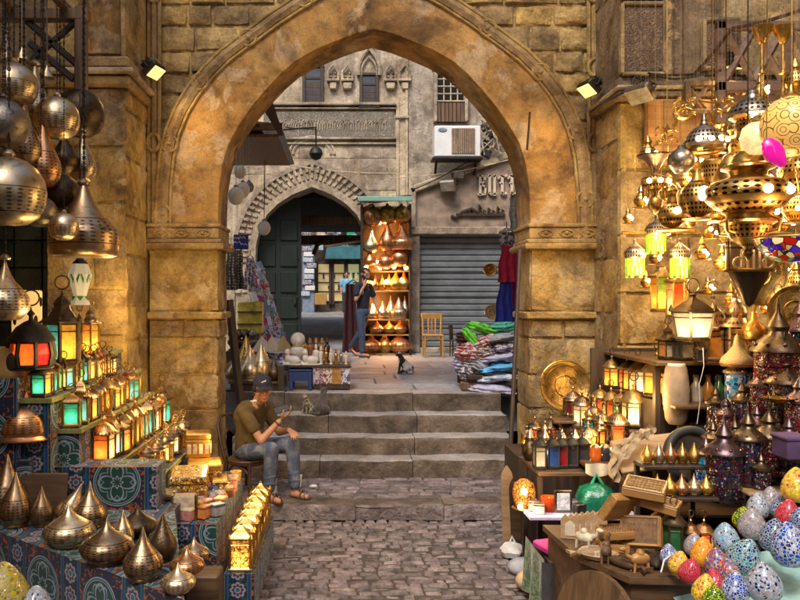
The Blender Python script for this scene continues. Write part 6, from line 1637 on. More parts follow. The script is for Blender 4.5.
for px, py, Y, e in ((690, 150, 5.9, 9), (725, 200, 6.3, 9), (660, 205, 6.4, 8), (770, 170, 5.0, 6), (715, 262, 6.4, 8), (770, 300, 5.9, 5)): lampbulb('brass_lamp_light', at(px, py, Y), e * PW_R, (1, .67, .24), .06)
def cable(pts, r, lab, mat='iron', nm='cable'):
 P_ = [Vector(q) for q in pts]; out = []
 for a, b_ in zip(P_[:-1], P_[1:]):
  for k in range(8): t_ = k / 8; q = a.lerp(b_, t_); q.z -= .25 * (a - b_).length * t_ * (1 - t_) * .5; out.append(q)
 out.append(P_[-1]); m = MB(); m.tube(out, r, 5); return tag(m.build(nm, M[mat]), lab, 'cable')
cable([at(600, 104, 7.05), at(652, 74, 7.05), at(694, 74, 7.0)], .012, 'sagging dark cable along the carved buttress capital')
cable([at(694, 74, 7.0), at(732, 28, 6.6), at(800, 10, 6.2)], .016, 'twisted rope rising to the lattice from the buttress', 'wood_dark', 'rope')
cable([at(648, 73, 6.9), at(675, 79, 6.7), at(722, 70, 6.5)], .012, 'short looped cable with a hook under the carved panels')
cable([at(700, 101, 6.0), at(745, 102, 5.6)], .006, 'thin brass wire stretched past the gilt ornaments', 'brass', 'wire')
cable([at(530, 112, 7.9), at(527, 150, 7.9)], .012, 'short iron rod fixed to the plaster arch band')
def slab(name, x0, x1, y0, y1, z0, z1, mat, lab, cat, bev=.008):
 m = MB(); m.box(((x0 + x1) / 2, (y0 + y1) / 2, (z0 + z1) / 2), (x1 - x0, y1 - y0, z1 - z0), 0, bev=bev); return tag(m.build(name, M[mat]), lab, cat)
su = thing('shelf_unit', 'tall dark shelf unit full of lanterns against the buttress wall', 'shelf', (0, 0, 0))
for (x0, x1, y0, y1, z, nm) in ((2.42, 4.3, 5.9, 7.1, 1.62, 'shelf'), (2.5, 4.3, 5.75, 7.1, 1.3, 'shelf'), (2.3, 4.3, 5.7, 7.1, .95, 'shelf'), (2.3, 4.3, 5.5, 7.1, .55, 'shelf')):
 m = MB(); m.box(((x0 + x1) / 2, (y0 + y1) / 2, z - .015), (x1 - x0, y1 - y0, .03), 0, bev=.006); m.build(nm, M['wood_x'], su)
m = MB(); m.box((3.3, 7.12, .85), (2.0, .03, 1.6)); m.build('back_panel', M['wood_dark'], su)
for x in (2.46, 3.1, 3.8): m = MB(); m.box((x, 6.0, .8), (.05, .05, 1.6), 0, bev=.006); m.build('post', M['wood_dark'], su)
hs = thing('lantern_steps', 'stepped rack holding the rows of lit hexagonal lanterns beside the pier', 'display stand', (0, 0, 0))
m = MB(); m.prism([(2.17, 7.16), (2.6, 7.16), (2.66, 6.15), (2.3, 6.15)], 1.035, 0); m.build('step', M['wood_dark'], hs)
m = MB(); m.prism([(2.36, 7.15), (2.6, 7.15), (2.72, 6.0), (2.46, 6.0)], .265, 0, T(0, 0, 1.037)); m.build('step', M['wood_dark'], hs)
LR = [  # base px, base py, Y, radius px, height px, panes, label
 (612, 388, 6.9, 8, 30, ['g_amber', 'g_gold'], 'amber hexagonal lantern at the far end of the upper row'),
 (627, 391, 6.8, 8, 32, ['g_orange', 'g_amber'], 'orange and amber hexagonal lantern second in the upper row'),
 (638, 394, 6.6, 9, 34, ['g_white', 'g_red', 'g_cream'], 'white and red hexagonal lantern third in the upper row'),
 (657, 396, 6.2, 13, 36, ['g_orange', 'g_gold', 'g_amber'], 'large amber and orange hexagonal lantern ending the upper row'),
 (600, 418, 6.8, 8, 30, ['g_cream', 'g_red'], 'cream and red paned lantern at the far end of the lower row'),
 (611, 421, 6.65, 8, 31, ['g_amber', 'g_red'], 'amber and red paned lantern second in the lower row'),
 (621, 423, 6.5, 8, 31, ['g_green', 'g_amber'], 'green and amber paned lantern third in the lower row'),
 (634, 426, 6.35, 12, 36, ['g_white', 'g_gold', 'g_cream'], 'bright cream lantern with a round window ending the lower row'),
]
for px, py, Y, rp, hp, pn, lab in LR:
 p = at(px, py, Y); t = thing('glass_lantern', lab, 'lantern', p, rnd.uniform(0, .6), 'lit hexagonal lanterns beside the pier'); k = ppm(Y)
 mk_lantern(6, rp / k, hp / k * .62, 'dome', pn, 'tin_dark', 'tin_brass', lattice=False)(t)
lampbulb('lantern_glow', at(640, 400, 6.0), 7, (1, .67, .25), .05)
for px, py, Y, pn, lab in ((661, 312, 6.3, ['g_lime', 'g_gold', 'g_amber'], 'tall lantern with yellow green panes hanging behind the street lantern'), (677, 318, 6.2, ['g_red', 'g_orange', 'g_cream'], 'tall lantern with red orange panes hanging behind the street lantern')):
 p = at(px, py, Y); t = thing('glass_lantern', lab, 'lantern', p, .3, 'tall lanterns behind the street lantern'); mk_lantern(6, .08, .27, 'hat', pn, 'tin_brass', 'tin_brass', hang=.8)(t)
p = at(693, 341, 5.7); t = thing('street_lantern', 'four sided street lantern with frosted white panes and a bright bulb', 'lantern', p, .25)
mk_lantern(4, .11, .2, 'pyr', ['g_white'], 'tin_dark', 'bronze_dark', top=1.32)(t); lampbulb('street_lantern_glow', at(690, 330, 5.45), 6, (1, .72, .38), .05)
SHL = [ # px, base py, Y, r px, h px, roof, panes, frame, label
 (668, 361, 6.1, 9, 26, 'hat', ['d_clear', 'd_amber'], 'tin_dark', 'small dark lantern with smoky panes, closest to the pier on the plank'),
 (684, 361, 6.0, 10, 30, 'hat', ['d_clear', 'd_dark'], 'tin_dark', 'unlit square lantern with clear panes under the street lantern'),
 (713, 362, 6.0, 14, 46, 'spire', ['tin_brass', 'd_amber'], 'bronze', 'stout brass lantern with pierced metal panes beside the street lantern'),
 (736, 362, 5.9, 15, 52, 'spire', ['bronze', 'tin_brass'], 'bronze', 'tall closed brass lantern with a spired roof, tallest on the plank'),
 (700, 360, 5.8, 6, 16, 'pyr', ['beads', 'd_dark'], 'tin_dark', 'tiny beaded lantern in front of the street lantern'),
]
for px, py, Y, rp, hp, rfk, pn, fr_, lab in SHL:
 p = at(px, py, Y); t = thing('lantern', lab, 'lantern', (p.x, p.y, 1.622), .2, 'unlit lanterns along the top plank'); k = ppm(Y); mk_lantern(6 if rfk != 'hat' else 4, rp / k, hp / k * .62, rfk, pn, fr_, fr_)(t)
t = thing('brass_pot', 'brass onion pot with a spout standing behind the copper hat lamp', 'pot', (*at(754, 335, 5.7)[:2], 1.75)); m = MB(); m.lathe([(0, 0), (.05, .01), (.06, .04), (.09, .06), (.1, .11), (.07, .16), (.03, .2), (.02, .26), (0, .27)], 20); m.build('body', M['brass'], t); m = MB(); m.tube([(0, 0, .25), (.01, 0, .33), (.04, 0, .4)], .01, 6); m.build('spout', M['brass'], t)
p = at(737, 366, 5.5); t = thing('hat_lamp', 'tan copper lamp shaped like a pointed hat above the blue beaded cylinder', 'lamp', (p.x, p.y, 1.622), 0, None, .3); m = MB(); m.lathe([(0, 0), (.36, .0), (.38, .1), (.34, .2), (.2, .34), (.09, .5), (.05, .7), (0, .78)], 24); m.build('body', M['straw'], t); m = MB(); m.tube([(.37 * math.cos(a), .37 * math.sin(a), .05) for a in [2 * PI * q / 20 for q in range(20)]], .03, 6, closed=True); m.build('rim', M['copper'], t)
p = at(735, 404, 5.5); t = thing('beaded_cylinder_lamp', 'cylinder lamp of blue and white beads on the lower plank', 'lamp', p); mk_beadlamp('beads_b', .068, .22, 'silver')(t)
p = at(676, 424, 5.9); t = thing('vase', 'tall pale ribbed vase standing in front of the shelf unit', 'vase', p, 0, None, (.78, .78, .92)); m = MB(); pr = [(0, 0), (.07, 0)] + [(.095 + .03 * math.sin(PI * k / 16) + (.003 if k % 2 else 0), .03 + .46 * k / 16) for k in range(17)] + [(.07, .5), (.06, .5), (.06, .3)]; m.lathe(pr, 26); m.build('body', mplain('unglazed_white', (.3, .22, .15), .75, 0, .3, 6, .3, 30), t); m = MB(); m.tube([(.075 * math.cos(a), .075 * math.sin(a), .5) for a in [2 * PI * q / 20 for q in range(20)]], .014, 6, closed=True); m.build('rim', M['alabaster'], t)
for i, (px, c, lab) in enumerate(((696, 'clear', 'smoky clear glass bottle on the dark shelf behind the white cable'), (708, 'amber', 'amber glass bottle on the dark shelf'), (719, 'green', 'green glass bottle on the dark shelf beside the blue beaded cylinder'), (685, 'dark', 'black glass bottle on the dark shelf next to the white vase'))):
 p = at(px, 403, 6.0); t = thing('glass_bottle', lab, 'bottle', (p.x, p.y, 1.302), 0, 'glass bottles on the dark shelf'); m = MB(); m.lathe([(0, 0), (.05, 0), (.055, .02), (.05, .1), (.02, .15), (.016, .19)], 16); m.build('body', M['d_' + c], t); m = MB(); m.cyl((0, 0, .188), .02, .02, 10); m.build('stopper', M['bronze'], t)
for i, (px, c, lab) in enumerate(((698, 'd_teal', 'teal tin lantern on the lowest dark shelf'), (722, 'd_red', 'dull red tin lantern on the lowest dark shelf'), (742, 'd_amber', 'dull amber tin lantern on the lowest dark shelf'), (760, 'd_purple', 'dull purple tin lantern on the lowest dark shelf'), (682, 'd_green', 'dull green tin lantern on the lowest dark shelf'))):
 p = at(px, 440, 6.0); t = thing('lantern', lab, 'lantern', (p.x, p.y, .955), 0, 'unlit tin lanterns on the lowest dark shelf'); mk_lantern(4, .07, .15, 'pyr', [c], 'tin_dark', 'tin_dark')(t)
cable([at(703, 348, 5.45), at(704, 366, 5.42), at(699, 385, 5.4), at(700, 402, 5.4), at(697, 424, 5.4)], .0022, 'white flex hanging down in front of the dark shelf', 'paper')
t = thing('round_frame', 'round black frame around a grey dish leaning before the shelves', 'frame', at(694, 458, 5.1)); t.rotation_euler = (R(72), 0, R(6))
m = MB(); m.tube([(.185 * math.cos(a), .185 * math.sin(a), 0) for a in [2 * PI * q / 36 for q in range(36)]], .032, 10, closed=True); m.build('ring', M['rubber'], t)
m = MB(); m.lathe([(0, -.02), (.1, -.015), (.17, .0), (.17, -.03), (0, -.04)], 28); m.build('dish', M['silver_dark'], t)
t = thing('gilt_ornament', 'heap of gilt flowers lying in front of the black ring', 'ornament', at(705, 458, 4.95), 0); m = MB()
for q in range(26): m.ball((rnd.uniform(-.09, .12), rnd.uniform(-.05, .05), rnd.uniform(-.1, .05)), rnd.uniform(.016, .032), d=(1.2, .7, .9), n=8, m=5)
m.build('flower', M['gold'], t); m = MB()
for q in range(6): m.ball((rnd.uniform(-.09, .1), -.05, rnd.uniform(-.06, .04)), .014, n=8, m=5)
m.build('bead', M['m_mixed'], t)
t = thing('draped_board', 'tan board with a sandy cloth bunched over its edge', 'board', at(640, 448, 5.5)); m = MB(); m.box((.1, .04, -.03), (.56, .03, .26), 0, RX(R(-38)) @ RY(R(-8)), .006); m.build('board', M['wood_pale'], t)
m = MB(); m.grid(lambda u, v: (-.24 + .3 * u + .03 * math.sin(v * 6), -.07 - .05 * v - .03 * noise.noise(Vector((u * 7, v * 5, 4))), .0 + .16 * math.sin(u * 1.6) - .16 * v * (1.2 - u) + .05 * noise.noise(Vector((u * 6, v * 5, 1)))), 26, 14); m.build('cloth', M['c_sand'], t)
m = MB(); m.grid(lambda u, v: (-.26 + .07 * u + .015 * math.sin(v * 9), -.11 + .02 * math.sin(u * 8 + v * 5), -.02 - .2 * v), 10, 14); m.build('cloth_tail', M['c_sand'], t)
BDL = [
 (778, 386, 5.2, 22, 34, 'beads_r', 'round red beaded lantern, highest of the beaded ones'), (800, 372, 5.3, 16, 40, 'beads', 'purple beaded lantern cut by the frame edge, up high'),
 (762, 428, 5.2, 11, 42, 'beads_r', 'slim red beaded lantern under the gold dish'), (785, 440, 5.1, 17, 56, 'beads', 'big dark beaded lantern below the round red one'), (800, 455, 4.9, 14, 52, 'beads_r', 'red beaded lantern at the frame edge, middle height'),
 (742, 440, 5.3, 10, 38, 'beads', 'slim purple beaded lantern behind the spired group'), (726, 452, 5.3, 10, 36, 'beads_r', 'small red beaded lantern nearest the black ring'),
 (724, 500, 4.7, 17, 46, 'beads', 'stout dark beaded lantern with a spired roof, front of the group'), (748, 484, 4.75, 15, 44, 'beads', 'purple beaded lantern second from the stout dark one'), (769, 478, 4.8, 15, 40, 'beads_r', 'red beaded lantern third from the stout dark one'),
 (789, 470, 4.7, 12, 30, 'beads', 'small dark beaded lantern beside the purple box'),
 (713, 470, 5.0, 10, 30, 'beads', 'little dark beaded lantern behind the stout dark one'), (735, 468, 5.1, 10, 30, 'beads_r', 'little red beaded lantern between two purple ones'),
]
for px, py, Y, rp, hp, mt, lab in BDL:
 p = at(px, py, Y); k = ppm(Y); t = thing('beaded_lantern', lab, 'lantern', p, rnd.uniform(0, 2), 'beaded lanterns in the spired group'); mk_beadlamp(mt, rp / k, hp / k, rnd.choice(['plum_metal', 'plum_metal', 'bronze_dark']))(t)
 m = MB()
B2 = [(706, 492, 4.85, 10, 36, 'beads_b', 'pale blue beaded lantern at the aisle end of the group'), (757, 462, 5.0, 11, 36, 'beads', 'dark beaded lantern behind the second purple one'), (778, 466, 5.0, 10, 34, 'beads_r', 'slim red beaded lantern wedged behind the front row'), (795, 418, 5.2, 12, 40, 'beads', 'dark beaded lantern at the frame edge beneath the highest one'), (750, 412, 5.5, 10, 36, 'beads', 'dim beaded lantern in the shadow beside the blue cylinder'), (766, 392, 5.5, 10, 32, 'beads_r', 'dim red beaded lantern behind the round red one'), (735, 424, 5.7, 9, 30, 'beads_r', 'dim red beaded lantern low in the shadow'), (716, 432, 5.6, 9, 28, 'beads', 'dim purple beaded lantern over the black ring'), (798, 492, 4.6, 10, 30, 'beads', 'dark beaded lantern right behind the confetti egg'), (761, 496, 4.65, 9, 26, 'beads', 'short dark beaded lantern just above the eggs')]
for px, py, Y, rp, hp, mt, lab in B2:
 p = at(px, py, Y); k = ppm(Y); t = thing('beaded_lantern', lab, 'lantern', p, rnd.uniform(0, 2), 'beaded lanterns in the spired group'); mk_beadlamp(mt, rp / k, hp / k, ['plum_metal', 'bronze_dark'][len(lab) % 2])(t)
slab('shelf_board', 2.42, 3.6, 4.55, 5.0, .92, .945, 'wood_pale', 'pale plank under the stout dark beaded lantern', 'shelf')
slab('shelf_board', 2.66, 3.5, 4.95, 5.45, 1.05, 1.075, 'wood_x', 'brown plank under the slim beaded lanterns', 'shelf')
slab('shelf_board', 2.85, 3.7, 5.0, 5.6, 1.48, 1.505, 'wood_x', 'high brown plank under the round red beaded lantern', 'shelf')
for x, y, h_, lab in ((2.5, 4.62, .92, 'thin dark post under the pale plank, nearest the eggs'), (3.3, 4.62, .92, 'thin dark post under the pale plank beside the egg table'), (2.75, 5.2, 1.05, 'dark post under the brown plank of slim lanterns'), (3.0, 5.3, 1.48, 'dark post holding the high brown plank')): slab('wooden_post', x - .02, x + .02, y - .02, y + .02, 0, h_, 'wood_dark', lab, 'post', .004)
t = thing('gold_dish', 'crumpled gold dish on top of the slim beaded lanterns', 'dish', at(778, 403, 4.9)); m = MB(); m.lathe([(0, 0), (.05, .005), (.08, .03), (.1, .035)], 18, flut=.15, nf=6); m.build('bowl', M['gold'], t)
m = MB(); m.box((0, 0, .06), (.15, .18, .12), 0, bev=.012); m.box((0, 0, .125), (.16, .19, .03), 0, bev=.01); o = m.build('cloth_box', M['c_purple']); o.location = at(792, 458, 4.5) ; tag(o, 'purple cloth covered box at the frame edge', 'box')
SML = [ # px, base py, Y, r px, h px, panes, frame, label
 (535, 446, 7.0, 8, 22, ['d_red', 'g_red'], 'tin_dark', 'small red lantern nearest the pier corner'), (551, 446, 6.9, 8, 22, ['g_red', 'd_red', 'g_cream'], 'tin_dark', 'small red and white lantern second from the pier corner'),
 (568, 444, 6.8, 8, 24, ['g_orange', 'd_blue', 'd_purple'], 'tin_dark', 'small orange and dark blue lantern under the brass platter'), (617, 443, 6.2, 11, 24, ['beads_r', 'g_red'], 'tin_dark', 'squat red beaded lantern near the draped board'),
 (582, 428, 6.7, 9, 30, ['g_cream', 'g_aqua', 'g_white'], 'tin_brass', 'cream and aqua lantern glowing beside the brass platter'), (594, 436, 6.5, 8, 28, ['g_teal', 'g_cream'], 'tin_brass', 'teal and cream lantern glowing under the lower row'),
 (603, 442, 6.4, 8, 26, ['g_gold', 'g_amber'], 'tin_brass', 'golden lantern glowing between teal and red ones'), (588, 459, 6.0, 9, 30, ['g_gold', 'g_cream'], 'brass', 'arched brass lantern shining in the middle of the small group'),
 (573, 416, 6.9, 9, 20, ['d_amber', 'd_red'], 'tin_dark', 'dark lantern standing in front of the brass platter'),
]
for px, py, Y, rp, hp, pn, fr_, lab in SML:
 zz = {446: .752, 444: .752, 443: .932, 428: .932, 436: .932, 442: .932, 459: .838, 416: 1.002}[py]; p = on(px, py, zz); k = ppm(p.y); t = thing('glass_lantern', lab, 'lantern', p, rnd.uniform(0, 1), 'small lanterns in front of the pier'); mk_lantern(6, rp / k, hp / k * .7, 'dome', pn, fr_, 'bronze', lattice='brass' == fr_)(t)
S2 = [(527, 447, 'g_amber', 'tiny amber lantern touching the pier corner'), (543, 439, 'g_red', 'tiny red lantern behind the two small red ones'), (559, 441, 'g_teal', 'tiny teal lantern before the brass platter rim'), (577, 440, 'g_gold', 'tiny golden lantern at the bench end'), (560, 452, 'g_cream', 'tiny cream lantern in front of the red and white one'), (545, 453, 'd_blue', 'tiny unlit blue lantern at the bench front'), (572, 455, 'g_red', 'tiny red lantern at the bench front'), (531, 456, 'g_orange', 'tiny orange lantern at the bench front corner'), (608, 432, 'g_lime', 'tiny lime lantern tucked under the lower hexagonal row'), (600, 445, 'g_amber', 'tiny amber lantern on the narrow bench front'), (622, 436, 'g_red', 'tiny red lantern beside the squat beaded one'), (589, 440, 'g_aqua', 'tiny aqua lantern beside the teal and cream one')]
for i, (px, py, c, lab) in enumerate(S2):
 zz = .752 if px < 580 else .932; p = on(px, py, zz)
 if p.y < 7.13: t = thing('glass_lantern', lab, 'lantern', p, i, 'small lanterns in front of the pier'); mk_lantern(6, .05, .1 + .02 * (i % 3), ['dome', 'spire'][i % 2], [c, 'g_amber' if i % 3 == 0 else c], 'tin_dark', 'bronze')(t)
lampbulb('small_lantern_glow', at(590, 436, 5.9), 4, (1, .67, .25), .05)
slab('lantern_bench', 1.5, 2.15, 6.55, 7.15, .0, .75, 'wood_dark', 'dark bench under the small lanterns in front of the pier', 'bench')
slab('lantern_bench', 2.02, 2.3, 6.0, 7.1, .0, .93, 'wood_x', 'narrow brown bench under the golden lantern group', 'bench')
slab('shelf_board', 1.9, 2.3, 6.9, 7.13, .97, 1.0, 'wood_x', 'short plank under the dark lantern by the platter', 'shelf')
bt = thing('tiered_table', 'narrow two tier table of dark bottle lanterns beside the pierced lamp', 'table', (0, 0, 0))
m = MB(); m.box((1.73, 5.85, .82), (.62, .55, .03), 0, bev=.006); m.build('top', M['wood_x'], bt)
m = MB(); m.box((1.69, 5.6, .56), (.78, .5, .03), 0, bev=.006); m.build('lower_shelf', M['c_lilac'], bt)
for x, y in ((1.44, 5.62), (2.0, 5.62), (1.44, 6.08), (2.0, 6.08)): m = MB(); m.box((x, y, .4), (.04, .04, .8), 0, bev=.004); m.build('leg', M['wood_dark'], bt)
BOT = [(537, 'd_clear', 'clear bottle lantern in the front row beside the pierced lamp'), (551, 'd_blue', 'bright blue glass bottle lantern in the front row'), (560, 'd_red', 'red glass bottle lantern next to the blue one'), (571, 'd_dark', 'black square bottle lantern beside the red glass one'), (583, 'd_dark', 'black square bottle lantern under the cream shelf cloth')]
for i, (px, c, lab) in enumerate(BOT):
 p = at(px, 480, 5.75); t = thing('bottle_lantern', lab, 'lantern', (p.x, 5.68 + .02 * i, .837), 0, 'dark bottle lanterns on the tiered table'); mk_lantern(4, .055, .15, 'dome', [c], 'iron', 'iron')(t)
for i, (px, lab) in enumerate(((545, 'grey pewter figurine lamp behind the blue bottle lantern'), (562, 'dark pewter figurine lamp behind the red bottle lantern'), (575, 'small black pot behind the square bottle lanterns'), (589, 'amber candle pot glowing behind the square bottle lanterns'), (530, 'dark little pot at the pier end of the tiered table'))):
 p = at(px, 462, 6.0); t = thing('pot', lab, 'pot', (p.x, 6.0, .837), 0, 'little pots on the tiered table'); m = MB(); m.lathe([(0, 0), (.04, 0), (.065, .05), (.06, .11), (.03, .15), (.035, .18), (.0, .18)], 16); m.build('body', M[['silver_dark', 'bronze_dark', 'rubber', 'g_amber', 'bronze_dark'][i]], t); m = MB(); m.lathe([(.036, .18), (.02, .21), (.008, .24), (0, .25)], 12); m.build('lid', M['silver_dark'], t)
t = thing('pierced_lamp', 'white hot pierced brass lamp at the end of the tiered table', 'lamp', (*at(524, 488, 5.6)[:2], .58), 0); m = MB(); m.lathe([(0, 0), (.06, 0), (.07, .02), (.085, .1), (.07, .17), (.03, .2), (0, .205)], 20); m.build('body', M['g_case'], t); m = MB(); m.ball((-.02, -.09, .13), .022); m.build('bulb', M['g_bulb'], t); m = MB(); m.ball((-.05, -.09, .02), .018); m.build('bulb', M['g_bulb'], t); m = MB(); m.lathe([(.075, 0), (.09, -.01), (0, -.012)], 18); m.build('base', M['brass'], t)
lampbulb('pierced_lamp_glow', at(522, 480, 5.35), 7, (1, .68, .3), .04)
t = thing('bare_bulb', 'small bare bulb glowing among the dark figurines', 'bulb', at(541, 453, 5.75)); m = MB(); m.ball((0, 0, 0), .02); m.build('glass', M['g_bulb'], t); m = MB(); m.cyl((0, 0, -.045), .014, .03, 8); m.build('socket', M['iron'], t)
t = thing('votive', 'round amber candle pot on the lilac shelf', 'candle pot', (*at(549, 494, 5.5)[:2], .577)); m = MB(); m.lathe([(0, 0), (.055, 0), (.065, .03), (.06, .1), (.05, .1), (.045, .06), (0, .06)], 18); m.build('cup', M['g_orange'], t); m = MB(); m.lathe([(0, .06), (.008, .08), (0, .1)], 8); m.build('flame', M['g_white'], t)
t = thing('picture_frame', 'small framed picture standing on the lilac shelf', 'picture frame', (*at(563, 502, 5.45)[:2], .577)); m = MB(); m.box((0, 0, .08), (.13, .02, .16), 0, bev=.006); m.build('frame', M['silver_dark'], t); m = MB(); m.box((0, -.012, .08), (.09, .006, .12)); m.build('picture', M['f_bluegrey'], t)
for i, (px, py, c, lab) in enumerate(((536, 500, 'c_white', 'white ceramic box at the aisle end of the lilac shelf'), (546, 506, 'c_steel', 'steel blue box beside the white ceramic box'), (576, 500, 'plastic_blk', 'black tin behind the picture frame'), (534, 492, 'c_grey', 'grey box behind the white ceramic box'))):
 p = at(px, py, 5.5); t = thing('small_box', lab, 'box', (p.x, 5.42 + .07 * (i % 2), .577), rnd.uniform(-.4, .4), 'small boxes on the lilac shelf'); m = MB(); m.box((0, 0, .03), (.08, .06, .06), 0, bev=.005); m.build('body', M[c], t); m = MB(); m.box((0, 0, .066), (.084, .064, .014), 0, bev=.004); m.build('lid', M['silver_dark'], t)
m = MB(); m.box((0, 0, .03), (.26, .2, .05), 0, None, .012); o = m.build('cushion', M['c_magenta']); o.location = (*at(557, 527, 5.1)[:2], .42); o.rotation_euler = (0, 0, .3); tag(o, 'magenta folded cloth lying under the lilac shelf', 'cloth')
slab('under_table', 1.32, 1.95, 4.9, 5.35, .0, .41, 'wood_dark', 'low dark bench under the magenta cloth', 'bench')
t = thing('green_cloth', 'mottled green cloth hanging over the aisle side of the bench', 'cloth', (1.31, 5.0, .42)); m = MB(); m.grid(lambda u, v: (-.03 - .03 * math.sin(u * 14) * v, -.12 + .5 * u, .01 - .38 * v), 24, 14); m.build('drape', mfabric('mottled_green', (.05, .09, .05), (.15, .2, .1), 30), t); m = MB(); m.grid(lambda u, v: (-.05 + .3 * u, -.13 - .02 * math.sin(u * 12), .0 - .3 * v * (1 - .4 * u)), 14, 12); m.build('front_drape', M['c_charcoal'], t)
m = MB(); m.tube([at(563, 545, 4.85), at(572, 555, 4.8), at(580, 552, 4.8), at(583, 535, 4.8)], .022, 8, rs=[.02, .024, .02, .012]); tag(m.build('horn', M['bone']), 'curved pale horn hanging under the bench', 'horn')
t = thing('plastic_bag', 'shiny green plastic bag stuffed under the cream shelf cloth', 'bag', at(596, 498, 5.5)); m = MB(); vs = []
m.lathe([(0, -.11), (.1, -.09), (.14, -.01), (.11, .07), (.05, .1), (.0, .11)], 20, 0, None, True, flut=.12, nf=5); m.build('body', mplain('green_polythene', (.008, .15, .085), .2, 0, .4, 12, .6, 30), t); m = MB(); m.tube([(-.03, 0, .1), (.0, 0, .17), (.05, 0, .1)], .012, 5); m.build('handle', M['c_seagreen'], t)
t = thing('cloth_shelf', 'small shelf with a cream cloth runner under the draped board', 'shelf', (0, 0, 0)); m = MB(); a_, b_ = at(584, 463, 5.6), at(626, 463, 5.6); m.box(((a_.x + b_.x) / 2, 5.75, a_.z - .015), (b_.x - a_.x, .4, .03), 0, bev=.006); m.build('board', M['wood_x'], t)
m = MB(); m.grid(lambda u, v: (a_.x - .01 + (b_.x - a_.x + .02) * u, 5.535 - .012 * math.sin(u * 17), a_.z + .01 - .07 * v - .03 * v * math.sin(u * 6)), 22, 6); m.grid(lambda u, v: (a_.x - .015, 5.54 + .02 * math.sin(v * 8), a_.z - .36 * v), 4, 14); m.build('runner', M['c_cream'], t)
for x in (a_.x + .03, b_.x - .02): m = MB(); m.box((x, 5.9, a_.z / 2), (.04, .04, a_.z - .03), 0); m.build('leg', M['wood_dark'], t)
for i, (px, c, lab) in enumerate(((597, 'g_amber', 'amber glass candle pot on the cream cloth shelf'), (606, 'd_dark', 'black pot on the cream cloth shelf'), (617, 'd_clear', 'pale glass pot on the cream cloth shelf'))):
 p = at(px, 461, 5.65); t = thing('pot', lab, 'pot', (p.x, 5.68, a_.z + .002), 0, 'pots on the cream cloth shelf'); m = MB(); m.lathe([(0, 0), (.035, 0), (.045, .04), (.04, .08), (.03, .1), (0, .1)], 14); m.build('body', M[c], t); m = MB(); m.lathe([(.032, .1), (.02, .115), (0, .13)], 12); m.build('lid', M['bronze'], t)
wt = thing('wooden_table', 'heavy brown wooden table with a round board leaning on its front', 'table', (0, 0, 0))
q0, q1, q2, q3 = Vector((1.36, 4.72, 0)), Vector((1.36, 4.2, 0)), Vector((2.02, 4.05, 0)), Vector((2.5, 5.0, 0))
m = MB(); ZT2 = .62
m.prism([(1.3, 5.0), (1.34, 4.42), (1.52, 4.05), (2.06, 4.02), (2.3, 5.0)], .035, 0, T(0, 0, ZT2 - .035)); m.build('top', M['wood_x'], wt)
m = MB(); m.prism([(1.33, 4.98), (1.37, 4.44), (1.54, 4.09), (2.04, 4.06), (2.26, 4.98)], ZT2 - .04, 0); m.build('base', M['wood_x'], wt)
m = MB(); m.cyl((0, 0, 0), .3, .035, 30, 0, T(1.40, 4.2, .29) @ RZ(R(-64)) @ RX(R(82))); m.build('round_board', M['wood'], wt)
for i in range(6):
 p = at(570 + 5.6 * i, 526 - i, 4.72 + .015 * i); t = thing('carved_plaque', 'pale scalloped wooden plaque in the upright stack, %s from the aisle' % ORD[i].replace('nearest', 'first'), 'plaque', (p.x, p.y, ZT2 + .002), R(-18), 'pale scalloped plaques on the wooden table'); m = MB()
 m.prism([(-.055, 0), (.055, 0), (.055, .12), (.03, .15), (0, .125), (-.03, .15), (-.055, .12)], .018, 0, RX(PI / 2)); m.build('board', M['wood_pale'], t); m = MB(); m.prism([(-.03, .02), (.03, .02), (.03, .09), (0, .115), (-.03, .09)], .004, 0, T(0, -.018, 0) @ RX(PI / 2)); m.build('inlay', M['bone'], t)
def woodbox(r, w=.26, d=.2, h=.06):
 m = MB(); m.box((0, 0, h / 2), (w, d, h), 0, bev=.006); m.build('body', M['wood_honey'], r)
 m = MB()
 for s_ in (-1, 1): m.box((s_ * w * .46, 0, h + .004), (w * .06, d * .98, .01), 0, bev=.002); m.box((0, s_ * d * .45, h + .004), (w * .86, d * .08, .01), 0, bev=.002)
 m.build('raised_rim', M['wood_honey'], r)
 m = MB(); m.box((0, 0, h + .001), (w * .84, d * .8, .004))
 for k in range(9):
  for j in range(4):
   m.tube([(-w * .36 + w * .09 * k + .008 * math.cos(a), -d * .27 + d * .18 * j + .01 * math.sin(a), h + .004) for a in (0, 1.57, 3.14, 4.71)], .003, 4, 1, closed=True)
 m.build('carving', [M['wood'], M['wood_honey']], r)
for px, py, rot, s_, lab in ((622, 510, (R(-58), R(6), R(34)), .85, 'carved honey wood box standing open against the bottle shelf'), (643, 533, (R(62), R(-8), R(-38)), .9, 'carved honey wood panel box tilted on its corner at the table front'), (645, 493, (R(12), R(4), R(-30)), .9, 'carved honey wood chest behind the tilted box'), (660, 508, (R(4), R(10), R(-34)), .8, 'lower honey wood box beside the green lantern'), (615, 536, (R(4), 0, R(10)), .7, 'plain honey wood box lying flat on the table'), (612, 549, (0, R(4), R(-4)), .65, 'small honey wood box at the table edge')):
 p = at(px, py, 4.5); place('woodbox', woodbox, 'carved_box', lab, 'box', p, 0, 'carved honey wood boxes', s_, rot)
